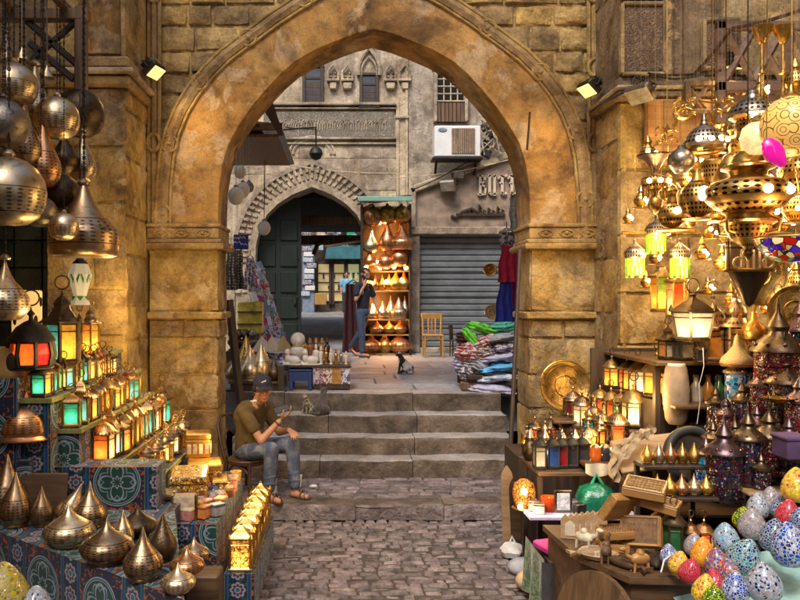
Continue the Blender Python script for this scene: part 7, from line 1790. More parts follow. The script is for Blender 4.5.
for i, (px, py, c, w, lab) in enumerate(((586, 533, 'c_white', .16, 'white cloth tray in front of the pale plaques'), (594, 524, 'c_lilac', .1, 'pale oval dish behind the white cloth tray'), (590, 552, 'bone', .1, 'pale wooden toy with wheels at the table edge'), (600, 556, 'wood_pale', .14, 'pale wooden slab at the table edge'))):
 p = on(px, py, ZT2 + .02); t = thing('tray', lab, 'tray', (p.x, p.y, ZT2 + .01), rnd.uniform(-.5, .5), 'small goods along the wooden table edge'); m = MB(); m.lathe([(0, 0), (w * .6, 0), (w * .75, .025), (w * .7, .03), (w * .55, .01), (0, .01)], 20, 0, SCL(1, .7, 1), flut=.05, nf=4); m.build('dish', M[c], t)
 m = MB()
 for k in range(4): m.cyl((-.03 + .02 * k, -.02 + .012 * (k % 2), .01), .01, .03, 8)
 m.build('trinket', M['bone' if i % 2 else 'wood_pale'], t)
for i, (px, py, k, lab) in enumerate(((594, 558, 0, 'light carved wooden fish at the table edge'), (606, 563, 1, 'dark carved wooden camel beside the light fish'), (624, 568, 0, 'brown carved wooden fish at the table front'), (640, 572, 1, 'honey carved camel lying at the table front'), (655, 566, 0, 'dark carved wooden fish near the egg box'), (584, 549, 1, 'bone coloured carved camel next to the plaques'))):
 p = on(px, py, ZT2); t = thing('carved_animal', lab, 'carving', (p.x, p.y, ZT2 + .003), i * 1.1, 'carved animals on the wooden table', 1.25); m = MB(); c = ['wood_pale', 'wood', 'wood_x', 'wood_honey', 'wood_dark', 'bone'][i]
 if k: m.ball((0, 0, .055), .03, d=(1.6, .8, .9)); m.ball((0, 0, .08), .018); m.tube([(.04, 0, .06), (.065, 0, .075), (.07, 0, .1)], .009, 6); m.ball((.08, 0, .102), .013, d=(1.5, .8, .8))
 else: m.ball((0, 0, .022), .06, d=(1.4, .5, .4)); m.prism([(-.08, 0), (-.12, .035), (-.11, 0), (-.12, -.035)], .014, 0, T(0, 0, .014))
 m.build('body', M[c], t); m = MB()
 if k:
  for x in (-.03, .03):
   for y in (-.014, .014): m.tube([(x, y, .04), (x * 1.1, y, 0)], .006, 5)
  m.build('leg', M[c], t)
 else: m.box((0, 0, .045), (.05, .008, .022), 0, bev=.003); m.build('fin', M[c], t)
ft = thing('figurine_shelf', 'three tier dark shelf of miniature brass lamps beside the eggs', 'shelf', (0, 0, 0))
fa, fb = at(648, 500, 4.7), at(712, 500, 4.7)
for (z, y0, y1) in ((.62, 4.35, 4.95), (.90, 4.6, 4.95), (1.06, 4.75, 4.95)): m = MB(); m.box(((fa.x + fb.x) / 2, (y0 + y1) / 2, z - .012), (fb.x - fa.x, y1 - y0, .024), 0, bev=.005); m.build('shelf', M['wood_dark'], ft)
for x in (fa.x + .02, fb.x - .02): m = MB(); m.box((x, 4.93, .53), (.03, .03, 1.05), 0); m.build('post', M['wood_dark'], ft)
m = MB(); m.box(((fa.x + fb.x) / 2, 4.36, .3), (fb.x - fa.x, .03, .58), 0, bev=.005); m.build('front_panel', M['wood_x'], ft)
MIN = ['brass', 'gold', 'copper', 'silver', 'brass', 'gold', 'silver', 'copper', 'brass', 'gold']
for i in range(10):
 r_ = i // 5; k = i % 5
 t = place(('mini', MIN[i], r_), mk_metal('onion' if r_ == 0 else 'tear', MIN[i], 0, 16), 'miniature_lamp', 'miniature %s lamp, %s along the %s tier of the figurine shelf' % (MIN[i].replace('gold', 'gilt'), ORD[k].replace('nearest', 'first'), 'middle' if r_ == 0 else 'top'), 'lamp', (fa.x + .05 + .075 * k, 4.68 if r_ == 0 else 4.84, .905 if r_ == 0 else 1.065), 0, 'miniature lamps on the figurine shelf', .13)
for i, (px, c, lab) in enumerate(((670, 'd_green', 'dark green paned lantern on the figurine shelf bottom'), (687, 'tin_brass', 'small copper paned lantern beside the dark green one'), (700, 'g_red', 'red paned lantern on the figurine shelf bottom'), (679, 'd_purple', 'purple paned lantern at the back of the figurine shelf'))):
 p = at(px, 523, 4.5); t = thing('glass_lantern', lab, 'lantern', (p.x, 4.45 if i != 3 else 4.75, .622), .3, 'lanterns at the figurine shelf bottom'); mk_lantern(6, .052 if i else .065, .1 if i else .15, 'dome', [c], 'tin_dark', 'copper' if i else 'tin_dark')(t)
et = thing('egg_table', 'slanted box table lined with pale teal cloth under the mosaic eggs', 'table', (0, 0, 0))
m = MB(); m.prism([(1.76, 4.32), (1.72, 3.4), (3.4, 3.0), (3.4, 4.45)], .42, 0); m.build('box', M['wood'], et)
m = MB(); m.grid(lambda u, v: (1.76 + 1.6 * u, 3.35 + 1.05 * v - .18 * u, .43 + .28 * v * (.4 + .6 * u) + .16 * u + .012 * noise.noise(Vector((u * 9, v * 7, 0)))), 30, 20); m.build('cloth', M['c_pale_teal'], et)
m = MB(); m.box((1.75, 3.86, .41), (.03, .96, .07), 0, None, .006); m.box((2.2, 4.4, .45), (.95, .03, .12), 0, None, .006); m.build('rim', M['wood_x'], et)
EGGS = [ # px, py centre, width px, tilt, Y, material, label
 (669, 555, 18, 10, 4.12, 'm_blue', 'small blue egg lamp at the near corner of the egg heap'), (679, 563, 20, -12, 4.0, 'm_yellow', 'yellow and red egg lamp beside the small blue one'), (690, 571, 22, -16, 3.9, 'm_red', 'red egg lamp in the front row, next to the orange one'), (694, 545, 20, 4, 4.3, 'm_grey', 'grey pink egg lamp at the back above the red one'), (703, 553, 24, 14, 4.1, 'm_orange', 'plain orange egg lamp, brightest in the heap'),
 (705, 590, 25, 6, 3.72, 'm_yellow', 'yellow orange egg lamp at the lowest front of the heap'), (714, 600, 24, 4, 3.6, 'm_lime', 'green and yellow egg lamp cut by the lower frame'), (717, 563, 25, -8, 3.95, 'm_mixed', 'multicoloured red blue egg lamp in the middle of the heap'), (714, 582, 20, 12, 3.8, 'm_red', 'red spotted egg lamp below the multicoloured one'),
 (735, 588, 27, 4, 3.65, 'm_blue', 'blue and white egg lamp standing in the lower front'), (764, 583, 34, -4, 3.6, 'm_white', 'big white egg lamp with dark blue spots at the front'), (726, 538, 26, 8, 4.2, 'm_sky', 'sky blue egg lamp at the back of the heap'), (744, 556, 32, -24, 3.95, 'm_teal', 'teal egg lamp lying tilted in the middle'),
 (752, 524, 27, -5, 4.2, 'm_grey', 'tall grey mosaic egg lamp behind the teal one'), (742, 518, 18, -10, 4.4, 'm_lime', 'lime green egg lamp behind the grey mosaic one'), (774, 536, 28, -6, 4.0, 'm_navy', 'dark navy egg lamp between the grey and the big blue one'), (790, 545, 38, -8, 3.85, 'm_blue', 'biggest blue egg lamp at the right of the heap'), (758, 506, 22, 3, 4.5, 'm_white', 'white violet egg lamp above the grey mosaic one'),
 (771, 500, 22, -3, 4.55, 'm_grey', 'pale dotted egg lamp at the top of the heap'), (780, 508, 18, 10, 4.4, 'm_navy', 'small navy egg lamp beside the crimson one'), (788, 514, 24, -6, 4.25, 'm_red', 'crimson egg lamp near the top of the heap'), (797, 486, 30, 6, 4.3, 'm_yellow', 'yellow red confetti egg lamp cut by the frame edge'), (800, 520, 20, 0, 4.1, 'm_navy', 'navy egg lamp cut by the frame edge'), (730, 572, 20, 10, 3.9, 'm_mixed', 'small red violet egg lamp wedged among blue ones'),
]
for px, py, wp, tl, Y, mt, lab in EGGS:
 k = ppm(Y); sz_ = wp / k / .84; hgt = sz_ * rnd.uniform(.95, 1.05)
 p = at(px, py, Y)
 o = place1(('egg', mt), mk_egg(mt), 'mosaic_egg_lamp', lab, 'lamp', (0, 0, 0), (R(rnd.uniform(-6, 6)), R(tl), rnd.uniform(0, 6)), 'mosaic egg lamps heaped on the egg table', (sz_, sz_, hgt))
 mat_ = o.rotation_euler.to_matrix(); o.location = p - mat_ @ Vector((0, 0, hgt * .45))
cable([at(661, 572, 3.9), at(664, 560, 4.0), at(672, 553, 4.1)], .004, 'white flex looping over the corner of the egg table', 'paper')
for i, (px0, py0, px1, py1, w, Y0, Y1, mt, lab) in enumerate(((509, 590, 507, 466, .1, 5.9, 6.3, 'wood_pale', 'rounded pale board leaning at the stall corner, in front'), (517, 600, 514, 478, .08, 5.75, 6.0, 'wood_x', 'narrow brown board leaning at the stall corner, behind the pale one'))):
 a_, b_ = on(px0, 548 + 4 * i, .0), at(px1, py1, Y1); t = thing('leaning_board', lab, 'board', (0, 0, 0), 0, 'boards leaning at the stall corner'); m = MB()
 m.grid(lambda u, v: tuple(a_.lerp(b_, v) + Vector(((u - .5) * w * (1 if v < .85 else max(.1, 1 - ((v - .85) / .15) ** 2)), 0, 0))), 4, 14); m.grid(lambda u, v: tuple(a_.lerp(b_, v) + Vector(((u - .5) * w * (1 if v < .85 else max(.1, 1 - ((v - .85) / .15) ** 2)), .02, 0))), 4, 14); m.build('plank', M[mt], t); q = MB(); q.box(a_.lerp(b_, .3) + Vector((0, .035, 0)), (w * .9, .03, .05), 0, None, .004); q.build('batten', M['wood_dark'], t)
a_, b_ = at(508, 470, 7.4), at(520, 250, 7.9); a_.z = .14
m = MB(); m.tube([a_, b_], .022, 8); tag(m.build('wooden_pole', M['wood_dark']), 'long dark pole leaning against the pier beside the clothes heap', 'pole')
m = MB(); m.box((1.63, 7.0, .2), (.1, .1, .42), 0, None, .01); tag(m.build('wooden_post', M['wood_dark']), 'short dark post at the foot of the pier', 'post')
t = thing('plastic_bag', 'white crumpled bag lying on the setts by the stall foot', 'bag', (*on(512, 556, .0)[:2], 0)); m = MB(); m.lathe([(0, 0), (.08, .005), (.1, .05), (.06, .1), (.0, .12)], 16, flut=.15, nf=5); m.build('body', M['c_white'], t); m = MB(); m.tube([(-.02, 0, .1), (0, 0, .16), (.03, 0, .1)], .01, 5); m.build('handle', M['c_white'], t)
for i, (px, py, s_, c, lab) in enumerate(((523, 574, .1, 'c_grey', 'grey stone lump on the setts under the bench'), (535, 590, .12, 'c_sand', 'tan sack slumped under the bench'))):
 p = on(px, py, 0); m = MB(); m.ball((0, 0, s_ * .55), s_, d=(1.2, 1, .7), n=14, m=9); o = m.build('sack', M[c]); o.location = p; tag(o, lab, 'sack')
def flood(px, py, Y, lab, aim, lit, power=0, s=1.0, arm=(0, .12, .12)):
 p = at(px, py, Y); t = thing('floodlight', lab, 'floodlight', p, 0, None, s); d = Vector(aim).normalized(); q = d.to_track_quat('-Z', 'Y').to_matrix().to_4x4()
 m = MB(); m.box((0, 0, .05), (.2, .15, .07), 0, q, .012, 1.0); m.box((0, 0, .1), (.14, .1, .05), 0, q, .01)
 for k in range(5): m.box((-.06 + .03 * k, 0, .13), (.008, .1, .03), 0, q)
 m.build('housing', M['iron'] if lit else M['silver_dark'], t)
 m = MB(); m.box((0, 0, .012), (.175, .125, .01), 0, q, .003); m.build('lens', M['flood_lit'] if lit else M['d_clear'], t)
 m = MB(); m.tube([q @ Vector((-.11, 0, .05)), q @ Vector((-.11, 0, .14)) + Vector((0, .03, 0)), Vector(arm)], .01, 6); m.tube([q @ Vector((.11, 0, .05)), q @ Vector((.11, 0, .14)) + Vector((0, .03, 0)), Vector(arm)], .01, 6); m.build('bracket', M['iron'], t)
 if power:
  l = bpy.data.lights.new('floodlight_beam', 'SPOT'); l.energy = power; l.color = (1, .66, .24); l.spot_size = R(150); l.spot_blend = .8; l.shadow_soft_size = .08
  o = bpy.data.objects.new('floodlight_beam', l); COL.objects.link(o); o.location = p + d * .05 * s; o.rotation_euler = d.to_track_quat('-Z', 'Y').to_euler()
g_ = G('flood_lens'); M['flood_lit'] = g_.fin((.8, .6, .3), .3, 0, None, (1, .7, .25), .7)
flood(157, 74, 7.62, 'lit floodlight on the pier between buttress capital and arch moulding', (.5, -.15, -.6), True, PW_FL, 1.1, (-.05, .3, .15))
flood(586, 92, 7.6, 'lit floodlight beside the arch moulding near the carved buttress', (-.5, -.15, -.6), True, PW_FL, 1.1, (.05, .3, .15))
flood(731, 69, 6.9, 'lit floodlight under the second carved panel over the brass lamps', (-.1, .25, -1), True, PW_FL * .7, 1.0, (0, .25, .2))
flood(637, 98, 6.9, 'unlit grey floodlight hanging tilted below the buttress capital', (-.6, -.4, -.75), False, 0, 1.2, (.05, .2, .22))
flood(447, 187, 16.3, 'pale floodlight fixed on the gabled shop fascia', (-.4, -.8, -.6), False, 0, 1.8, (0, .2, .12))
flood(459, 175, 16.4, 'second pale floodlight higher on the gabled fascia edge', (.1, -.8, -.6), False, 0, 1.3, (0, .2, .12))
t = thing('wall_lamp', 'dark lamp on an iron arm projecting from the carved facade', 'lamp', at(316, 153, 16.3)); m = MB(); m.lathe([(0, -.16), (.1, -.12), (.15, -.02), (.12, .08), (.04, .14), (0, .15)], 14); m.build('shade', M['iron'], t); m = MB(); m.tube([(0, 0, .14), (0, 0, .55), (-.3, .3, .6), (-.9, .6, .62)], .02, 6); m.build('arm', M['iron'], t)
t = thing('air_conditioner', 'white air conditioner box under the iron window grid', 'air conditioner', at(457, 142, 16.25)); k = 16.25 / F
m = MB(); m.box((0, .1, 0), (46 * k, .4, 31 * k), 0, bev=.02); m.build('case', M['ac_white'], t)
m = MB(); m.box((5.5 * k, -.105, 0), (23 * k, .02, 25 * k), 0); 
for i in range(13): m.box((5.5 * k - 11 * k + i * 1.85 * k, -.12, 0), (.012, .02, 25 * k), 1)
m.build('grille', [M['wood'], M['pale']], t); m = MB(); m.ball((-15 * k, -.105, 11 * k), .1, d=(1, .1, .5), n=14, m=6); m.build('badge', M['c_steel'], t)
m = MB(); m.box((0, .1, -17 * k), (50 * k, .45, .05), 0, bev=.01); m.tube([(-20 * k, .1, -17 * k), (-20 * k, .35, -30 * k)], .03, 6); m.tube([(20 * k, .1, -17 * k), (20 * k, .35, -30 * k)], .03, 6); m.build('bracket', M['iron'], t)
for q0, q1, lab in (((390, 178, 16.4), (508, 160, 16.3), 'pale cable strung across the gabled fascia'), ((262, 160, 16.5), (415, 173, 16.5), 'thin pale wire strung across the facade above the pointed doorway'), ((285, 127, 16.5), (316, 129, 16.4), 'dark wire bracket on the frieze'), ((265, 160, 12), (264, 222, 12), 'thin cord holding the lone white globe'), ((412, 190, 16.4), (470, 160, 16.3), 'black cable sagging from the air conditioner')):
 cable([at(*q0), at(*q1)], .012 if q0[2] > 15 else .006, lab, 'pale' if 'pale' in lab else 'iron')
t = thing('cable_tangle', 'tangle of pale cables and scrap beside the air conditioner', 'cables', at(490, 132, 16.3)); m = MB()
for q in range(9): m.tube([(rnd.uniform(-.25, .35), rnd.uniform(-.1, .2), rnd.uniform(-.5, .5)) for _ in range(5)], .02, 5)
m.build('cable', M['pale'], t); m = MB()
for q in range(6): m.box((rnd.uniform(-.15, .3), .2, rnd.uniform(-.4, .4)), (.2, .1, .16), 0, RY(rnd.uniform(-.5, .5)), .01)
m.build('scrap', M['c_charcoal'], t)
RY_ = 16.0
def rx(px): return (px - VX) / F * RY_
def rz_(py): return H - (py - VY) / F * RY_
x0, x1 = rx(362), rx(410)
rk = thing('lamp_rack', 'tall open rack glowing orange and full of copper lamps beside the shutter', 'rack', ((x0 + x1) / 2, RY_ + .2, .957))
w = x1 - x0
for sg in (-1, 1): m = MB(); m.box((sg * w / 2, 0, 1.58), (.05, .5, 3.16), 0, bev=.006); m.build('side', M['wood_dark'], rk)
m = MB(); m.box((0, .26, 1.58), (w, .03, 3.16)); m.build('back_panel', M['wood_dark'], rk)
SHZ = [rz_(353), rz_(334), rz_(319), rz_(290), rz_(270)]
for z in SHZ: m = MB(); m.box((0, 0, z - .957 - .02), (w - .05, .48, .03), 0, bev=.004); m.build('shelf', M['wood_yellow'], rk)
m = MB(); m.grid(lambda u, v: (-w * .6 + w * 1.1 * u, -.75 + 1.0 * v, 3.28 - .05 * math.sin(u * 5) - .05 * (1 - v)), 14, 6); m.box((-.05, -.75, 3.2), (w * 1.1, .05, .1), 0, bev=.01); m.build('awning', mplain('sea_green_canvas', (.2, .36, .3), .8, 0, .2, 4), rk)
RL = [(373, 217, 'globe', 'copper', 16, 'top hung row'), (387, 215, 'globe', 'brass', 15, 'top hung row'), (401, 215, 'globe', 'brass', 15, 'top hung row'),
      (371, 242, 'fig', 'silver', 18, 'second hung row'), (387, 236, 'drop', 'copper', 24, 'second hung row'), (401, 238, 'flask', 'copper', 20, 'second hung row'),
      (370, 258, 'fig', 'copper', 14, 'third row'), (385, 262, 'globe', 'copper', 12, 'third row'), (399, 258, 'globe', 'copper', 14, 'third row'),
      (368, 288, 'tear', 'gold', 12, 'gold row'), (375, 288, 'tear', 'brass', 12, 'gold row'), (382, 288, 'tear', 'gold', 12, 'gold row'), (389, 288, 'tear', 'brass', 13, 'gold row'), (396, 288, 'onion', 'gold', 16, 'gold row'), (404, 288, 'onion', 'brass', 16, 'gold row'),
      (374, 305, 'tear', 'copper', 12, 'pewter row'), (383, 318, 'fig', 'silver', 14, 'pewter row'), (391, 317, 'drop', 'silver', 18, 'pewter row'), (399, 317, 'flask', 'silver', 17, 'pewter row'), (405, 317, 'drop', 'silver_dark', 18, 'pewter row'), (372, 318, 'fig', 'silver_dark', 12, 'pewter row'),
      (377, 333, 'squat', 'copper', 11, 'low glowing row'), (389, 333, 'squat', 'brass', 11, 'low glowing row'), (400, 333, 'squat', 'copper', 11, 'low glowing row'),
      (371, 352, 'squat', 'copper', 16, 'bottom row'), (385, 352, 'onion', 'brass', 18, 'bottom row'), (400, 352, 'squat', 'copper', 18, 'bottom row')]
cnt = {}
for px, py, kd, mt, hp, rw in RL:
 cnt[rw] = cnt.get(rw, 0) + 1; h = hp * RY_ / F * 1.3
 hung = 'hung' in rw or rw == 'third row'
 p = at(px, py, RY_ + .12); z = p.z - h / 2 if hung else min(SHZ, key=lambda q: abs(q - p.z)) - .003
 t = place(('rk', kd, mt, hung), mk_metal(kd, mt, .35 if hung else 0, 20), 'metal_lamp', 'small %s %s lamp, %s in the %s of the glowing rack' % (mt.replace('_', ' ').replace('silver dark', 'pewter'), {'fig': 'fig shaped', 'tear': 'teardrop', 'squat': 'squat'}.get(kd, kd), ORD[cnt[rw] - 1].replace('nearest', 'first'), rw), 'lamp', (p.x, RY_ + (.12 if not hung else .0), z), rnd.uniform(0, 6), 'lamps on the glowing rack', h)
for px, py, e in ((386, 228, 14), (378, 262, 12), (398, 262, 12), (388, 281, 14), (390, 326, 10), (384, 342, 10), (375, 305, 5)): lampbulb('rack_light', at(px, py, RY_ - .02 + .05), e * PW_RK, (1, .42, .1), .05)
m = MB()
rb = thing('fairy_lights', 'bare orange bulbs strung between the shelves of the glowing rack', 'bulbs', (0, 0, 0))
for px, py in ((366, 268), (380, 268), (394, 267), (406, 268), (371, 283), (386, 282), (402, 280), (380, 328), (396, 329), (392, 344)):
 m = MB(); m.ball(at(px, py, RY_ + .02), .045, n=10, m=6); m.build('bulb', M['g_rack'] if 'g_rack' in M else M.setdefault('g_rack', mbulb('orange_bulb', (1, .5, .12), 9)), rb)
m = MB(); m.tube([at(px, py, RY_ + .03) for px, py in ((366, 267), (380, 267), (394, 266), (406, 267))], .008, 5); m.build('flex', M['iron'], rb)
def chair(px, py, Y, mats, lab, s=1.0, rz=0):
 t = thing('wooden_chair', lab, 'chair', (*on(px, py, .957)[:2], .957), rz, None, s)
 m = MB(); m.box((0, 0, .44), (.4, .4, .035), 0, bev=.01); m.build('seat', M[mats], t)
 for x, y in ((-.17, -.17), (.17, -.17), (-.17, .18), (.17, .18)): m = MB(); m.tube([(x, y, .44), (x * 1.08, y * 1.08, 0)], .02, 7, rs=[.022, .016]); m.build('leg', M[mats], t)
 m = MB(); m.box((0, .2, .82), (.44, .03, .13), 0, RX(R(-2)), .012)
 for x in (-.18, .18): m.tube([(x, .19, .44), (x * 1.05, .21, .86)], .02, 7)
 for x in (-.07, 0, .07): m.box((x, .2, .62), (.03, .02, .32), 0, bev=.005)
 m.build('backrest', M[mats], t); m = MB()
 for sg in (-1, 1): m.tube([(sg * .18, -.17, .2), (sg * .18, .18, .2)], .01, 6)
 m.tube([(-.17, -.16, .34), (0, -.17, .42), (.17, -.16, .34)], .012, 6); m.build('stretcher', M[mats], t)
chair(433, 357, 15, 'wood_yellow', 'yellow varnished wooden chair standing before the grey shutter', 1.0, 0)
chair(458, 356, 15, 'wood_dark', 'black chair half hidden by the heap of clothes', .72, R(70))
t = thing('hanging_robe', 'dark red robe hanging at the edge of the doorway behind the walking man', 'robe', at(352, 318, 16.7)); m = MB(); m.grid(lambda u, v: (-.14 + .32 * u * (.6 + .6 * v) - .08 * v, -.04 * math.sin(u * 14), .75 - 1.5 * v), 18, 14); m.grid(lambda u, v: (-.14 + .32 * u * (.6 + .6 * v) - .08 * v, .1, .75 - 1.5 * v), 18, 14); m.build('cloth', M['c_maroon'], t); m = MB(); m.tube([(-.1, .05, .75), (.02, .05, .84), (.16, .05, .75)], .012, 6); m.build('hanger', M['iron'], t)
cs = thing('clothes_table', 'rough dark table carrying the heap of clothes by the arch', 'table', (0, 0, 0))
m = MB(); m.box((2.05, 10.15, 1.12), (1.0, 1.1, .06), 0, None, .01); m.build('top', M['wood_dark'], cs)
for x, y in ((1.62, 9.72), (2.48, 9.72), (1.62, 10.6), (2.48, 10.6)): m = MB(); m.box((x, y, 1.03), (.1, .1, .16), 0); m.build('leg', M['wood_dark'], cs)
def garment(px, py, Y, w, h, c, lab, rot=0, d=.5, seed=0):
 p = at(px, py, Y); t = thing('garment', lab, 'garment', p, 0, 'clothes heaped on the table'); t.rotation_euler = (0, R(rot), 0); m = MB(); s = seed * 7.3
 def fn(u, v):
  a = 2 * PI * u; q = PI * (v - .5); cx = math.cos(q)
  x = w / 2 * cx * (abs(math.cos(a)) ** .6) * (1 if math.cos(a) > 0 else -1); y = d / 2 * cx * (abs(math.sin(a)) ** .6) * (1 if math.sin(a) > 0 else -1); z = h / 2 * math.sin(q)
  k = 1 + .16 * noise.noise(Vector((x * 6 + s, y * 6, z * 9))); z += .03 * noise.noise(Vector((x * 9, y * 9 + s, 2))) - .25 * abs(x) ** 2 / max(w, .2)
  f = .016 * math.sin(z * 150 + 5 * noise.noise(Vector((x * 3, y * 3, s)))) + .03 * noise.noise(Vector((x * 14 + s, y * 14, z * 22)))
  return (x * k + f * (1 if x > 0 else -1), y * k + f * (1 if y > 0 else -1), z)
 m.grid(fn, 48, 26); m.build('folded_cloth', M[c], t); m = MB(); m.tube([(-w * .36, -d * .46, h * .12), (0, -d * .53, h * .02 ), (w * .38, -d * .44, h * .1)], .012, 5); m.build('hem', M[c], t)
GAR = [
 (492, 388, 9.75, .62, .16, 'c_lilac', 'lilac white sheet drooping lowest at the heap front', 4), (497, 376, 9.78, .58, .12, 'f_bluegrey', 'pale blue printed folded sheet above the lilac one', -3), (499, 366, 9.8, .56, .11, 'c_sky', 'bright sky blue folded garment in the middle of the heap', -6),
 (500, 356, 9.85, .56, .12, 'c_lilac', 'lilac folded garment above the sky blue one', -8), (501, 347, 9.9, .52, .11, 'f_print', 'grey black printed garment above the lilac fold', -10), (498, 337, 9.95, .5, .12, 'c_grey', 'grey knitted garment near the heap top', -8),
 (470, 372, 9.9, .28, .3, 'f_print', 'black and white printed cloth hanging over the heap corner', 12), (468, 352, 9.9, .3, .26, 'f_redprint', 'red and white printed garment on the courtyard side of the heap', 10), (474, 388, 9.8, .26, .16, 'f_scarf', 'maroon patterned scarf bundled under the printed cloth', 20),
 (483, 352, 9.85, .22, .28, 'f_scarf', 'patterned red scarf tumbling down the heap middle', 15), (466, 338, 10.1, .24, .22, 'c_maroon', 'dark maroon garment behind the lime one', 0), (482, 328, 10.0, .4, .12, 'c_lime', 'bright lime green garment on top of the heap', 18), (470, 336, 9.98, .24, .14, 'c_lime', 'lime green sleeve falling over the heap corner', 50),
 (502, 327, 10.0, .36, .14, 'c_mint', 'mint green garment on top beside the lime one', -6), (487, 340, 9.85, .34, .12, 'f_redprint', 'red white striped top crumpled under the lime garment', -16), (512, 382, 9.9, .24, .26, 'c_white', 'white cloth at the pier side of the heap', 5), (480, 366, 9.8, .24, .18, 'c_grey', 'light grey crumpled garment in the heap front middle', 30), (460, 362, 10.0, .16, .26, 'c_lilac', 'pale lilac sleeve dangling at the outermost heap corner', 0),
]
for i, (px, py, Y, w, h, c, lab, rot) in enumerate(GAR): garment(px, py, Y, w, h, c, lab, rot, .55 if w > .4 else .3, i)
def dress(px, py0, py1, Y, w0, w1, c, lab, name='dress', cat_='dress'):
 p = at(px, py0, Y); L = (py1 - py0) * Y / F; t = thing(name, lab, cat_, p, 0, 'clothes hanging by the arch'); m = MB()
 for y in (0, .05): m.grid(lambda u, v: ((u - .5) * (w0 + (w1 - w0) * v) + .01 * math.sin(v * 9), y * (1 - (2 * u - 1) ** 2) * 2 - .025 * math.sin(u * 16 + 2) * v, -L * v), 22, 16)
 m.build('cloth', M[c], t); m = MB(); m.tube([(-w0 * .4, .02, 0), (0, .02, .06), (w0 * .4, .02, 0)], .008, 5); m.tube([(0, .02, .06), (0, .02, .14)], .005, 5); m.build('hanger', M['iron'], t)
dress(508, 246, 282, 10.2, .18, .3, 'c_crimson', 'crimson red blouse hanging at the arch edge')
dress(505, 280, 322, 10.25, .14, .3, 'c_royal', 'royal blue skirt hanging under the crimson blouse')
dress(514, 250, 320, 10.4, .1, .16, 'c_magenta', 'magenta dress hanging behind the crimson blouse')
dress(517, 198, 228, 10.0, .2, .2, 'f_bluegrey', 'blue and white checked shirt hanging high by the arch')
dress(507, 232, 250, 10.4, .24, .2, 'f_print', 'white lacy top hanging above the crimson blouse')
m = MB(); m.tube([at(500, 232, 10.4), at(522, 227, 10.0)], .018, 6); tag(m.build('clothes_rail', M['pale']), 'pale rail carrying the hanging clothes', 'rail')
t = thing('brass_pan', 'small round brass pan hanging before the shutter', 'pan', at(490, 270, 11.0)); t.rotation_euler = (R(85), 0, 0); platter(.09, 'brass')(t); 
t = thing('brass_pan', 'tan woven pan hanging lower before the shutter', 'pan', at(492, 312, 11.0)); t.rotation_euler = (R(85), 0, 0); platter(.1, 'straw')(t)
m = MB(); m.box((1.6, 9.75, 1.0), (.22, .2, .1), 0, None, .01); tag(m.build('wooden_crate', M['wood']), 'small dark crate under the corner of the clothes heap', 'crate')
t = thing('low_table', 'low dark table of tin onion lamps behind the seated man', 'table', (0, 0, 0)); m = MB(); m.box((-1.13, 9.75, 1.065), (.66, .5, .03), 0, None, .006); m.build('top', M['wood_x'], t)
m = MB(); m.box((-1.13, 9.76, 1.0), (.62, .44, .1), 0, None, .006); m.build('base', M['wood_dark'], t)
for px, py, hp, kd, mt, lab in ((250, 378, 36, 'onion', 'silver', 'big tin onion lamp in front on the low table'), (246, 358, 30, 'tear', 'brass', 'brass topped onion lamp behind the big tin one'), (261, 374, 38, 'tear', 'silver', 'tin teardrop lamp beside the big tin onion'), (274, 376, 24, 'onion', 'bronze_dark', 'dark brown onion pot at the table end'), (236, 374, 32, 'onion', 'silver', 'tin onion lamp half behind the pier'), (264, 352, 22, 'tear', 'silver', 'slim tin teardrop lamp at the back of the low table'), (240, 352, 20, 'squat', 'silver_dark', 'pewter lamp at the back beside the pier')):
 Y = 9.62 if py > 365 else 9.9; p = at(px, py, Y); h = hp / ppm(Y); tt = thing('metal_lamp', lab, 'lamp', (p.x, Y, 1.081 if py > 365 else 1.081 + .0), 0, 'tin lamps on the low table', h * (1 if py > 365 else 1.45)); mk_metal(kd, mt)(tt)
m = MB(); m.box((-.8, 9.5, 1.0), (.08, .05, .56), 0, None, .006); tag(m.build('wooden_board', M['wood_dark']), 'dark upright board between the man and the steps', 'board')
a_, b_ = at(229, 300, 8.9), at(243, 425, 8.8); m = MB(); m.tube([a_, b_], .05, 4); tag(m.build('leaning_plank', M['wood_dark']), 'dark plank leaning inside the arch behind the seated man', 'plank')
t = thing('blue_stool', 'blue plastic stool under the tray of white figurines', 'stool', (*at(301, 389, 9.78)[:2], .957)); m = MB(); m.box((0, 0, .245), (.3, .26, .03), 0, bev=.01); m.build('seat', M['blue_plastic'], t)
for x in (-.12, .12):
 for y in (-.1, .1): m = MB(); m.box((x, y, .115), (.05, .05, .23), 0, bev=.006, taper=.85); m.build('leg', M['blue_plastic'], t)
m = MB(); m.box((0, -.112, .17), (.2, .012, .12), 0); m.build('apron', M['blue_plastic'], t)
t = thing('kilim_box', 'low box draped with a purple and white kilim', 'box', (*at(332, 388, 9.8)[:2], .957)); m = MB(); m.box((0, .1, .14), (.46, .36, .28), 0, bev=.008); m.build('box', M['wood_dark'], t); m = MB()
for k, c in enumerate(('f_carpet', 'f_scarf', 'f_carpet', 'f_print')): m.grid(lambda u, v: (-.235 + .1175 * (k + u), -.09 - .01 * math.sin(u * 6 + k), .29 - .22 * v), 6, 8, k)
m.grid(lambda u, v: (-.24 + .48 * u, -.09 + .4 * v, .292), 8, 6, 0); m.build('kilim', [M['f_carpet'], M['f_scarf'], M['wood_honey'], M['f_print']], t)
t = thing('tray_table', 'long dark tray table full of souvenirs on the courtyard edge', 'table', (0, 0, 0)); z_ = 1.265; m = MB(); m.box((-.33, 10.0, z_ - .015), (.82, .62, .03), 0, None, .006); m.build('tray', M['wood_dark'], t); m = MB()
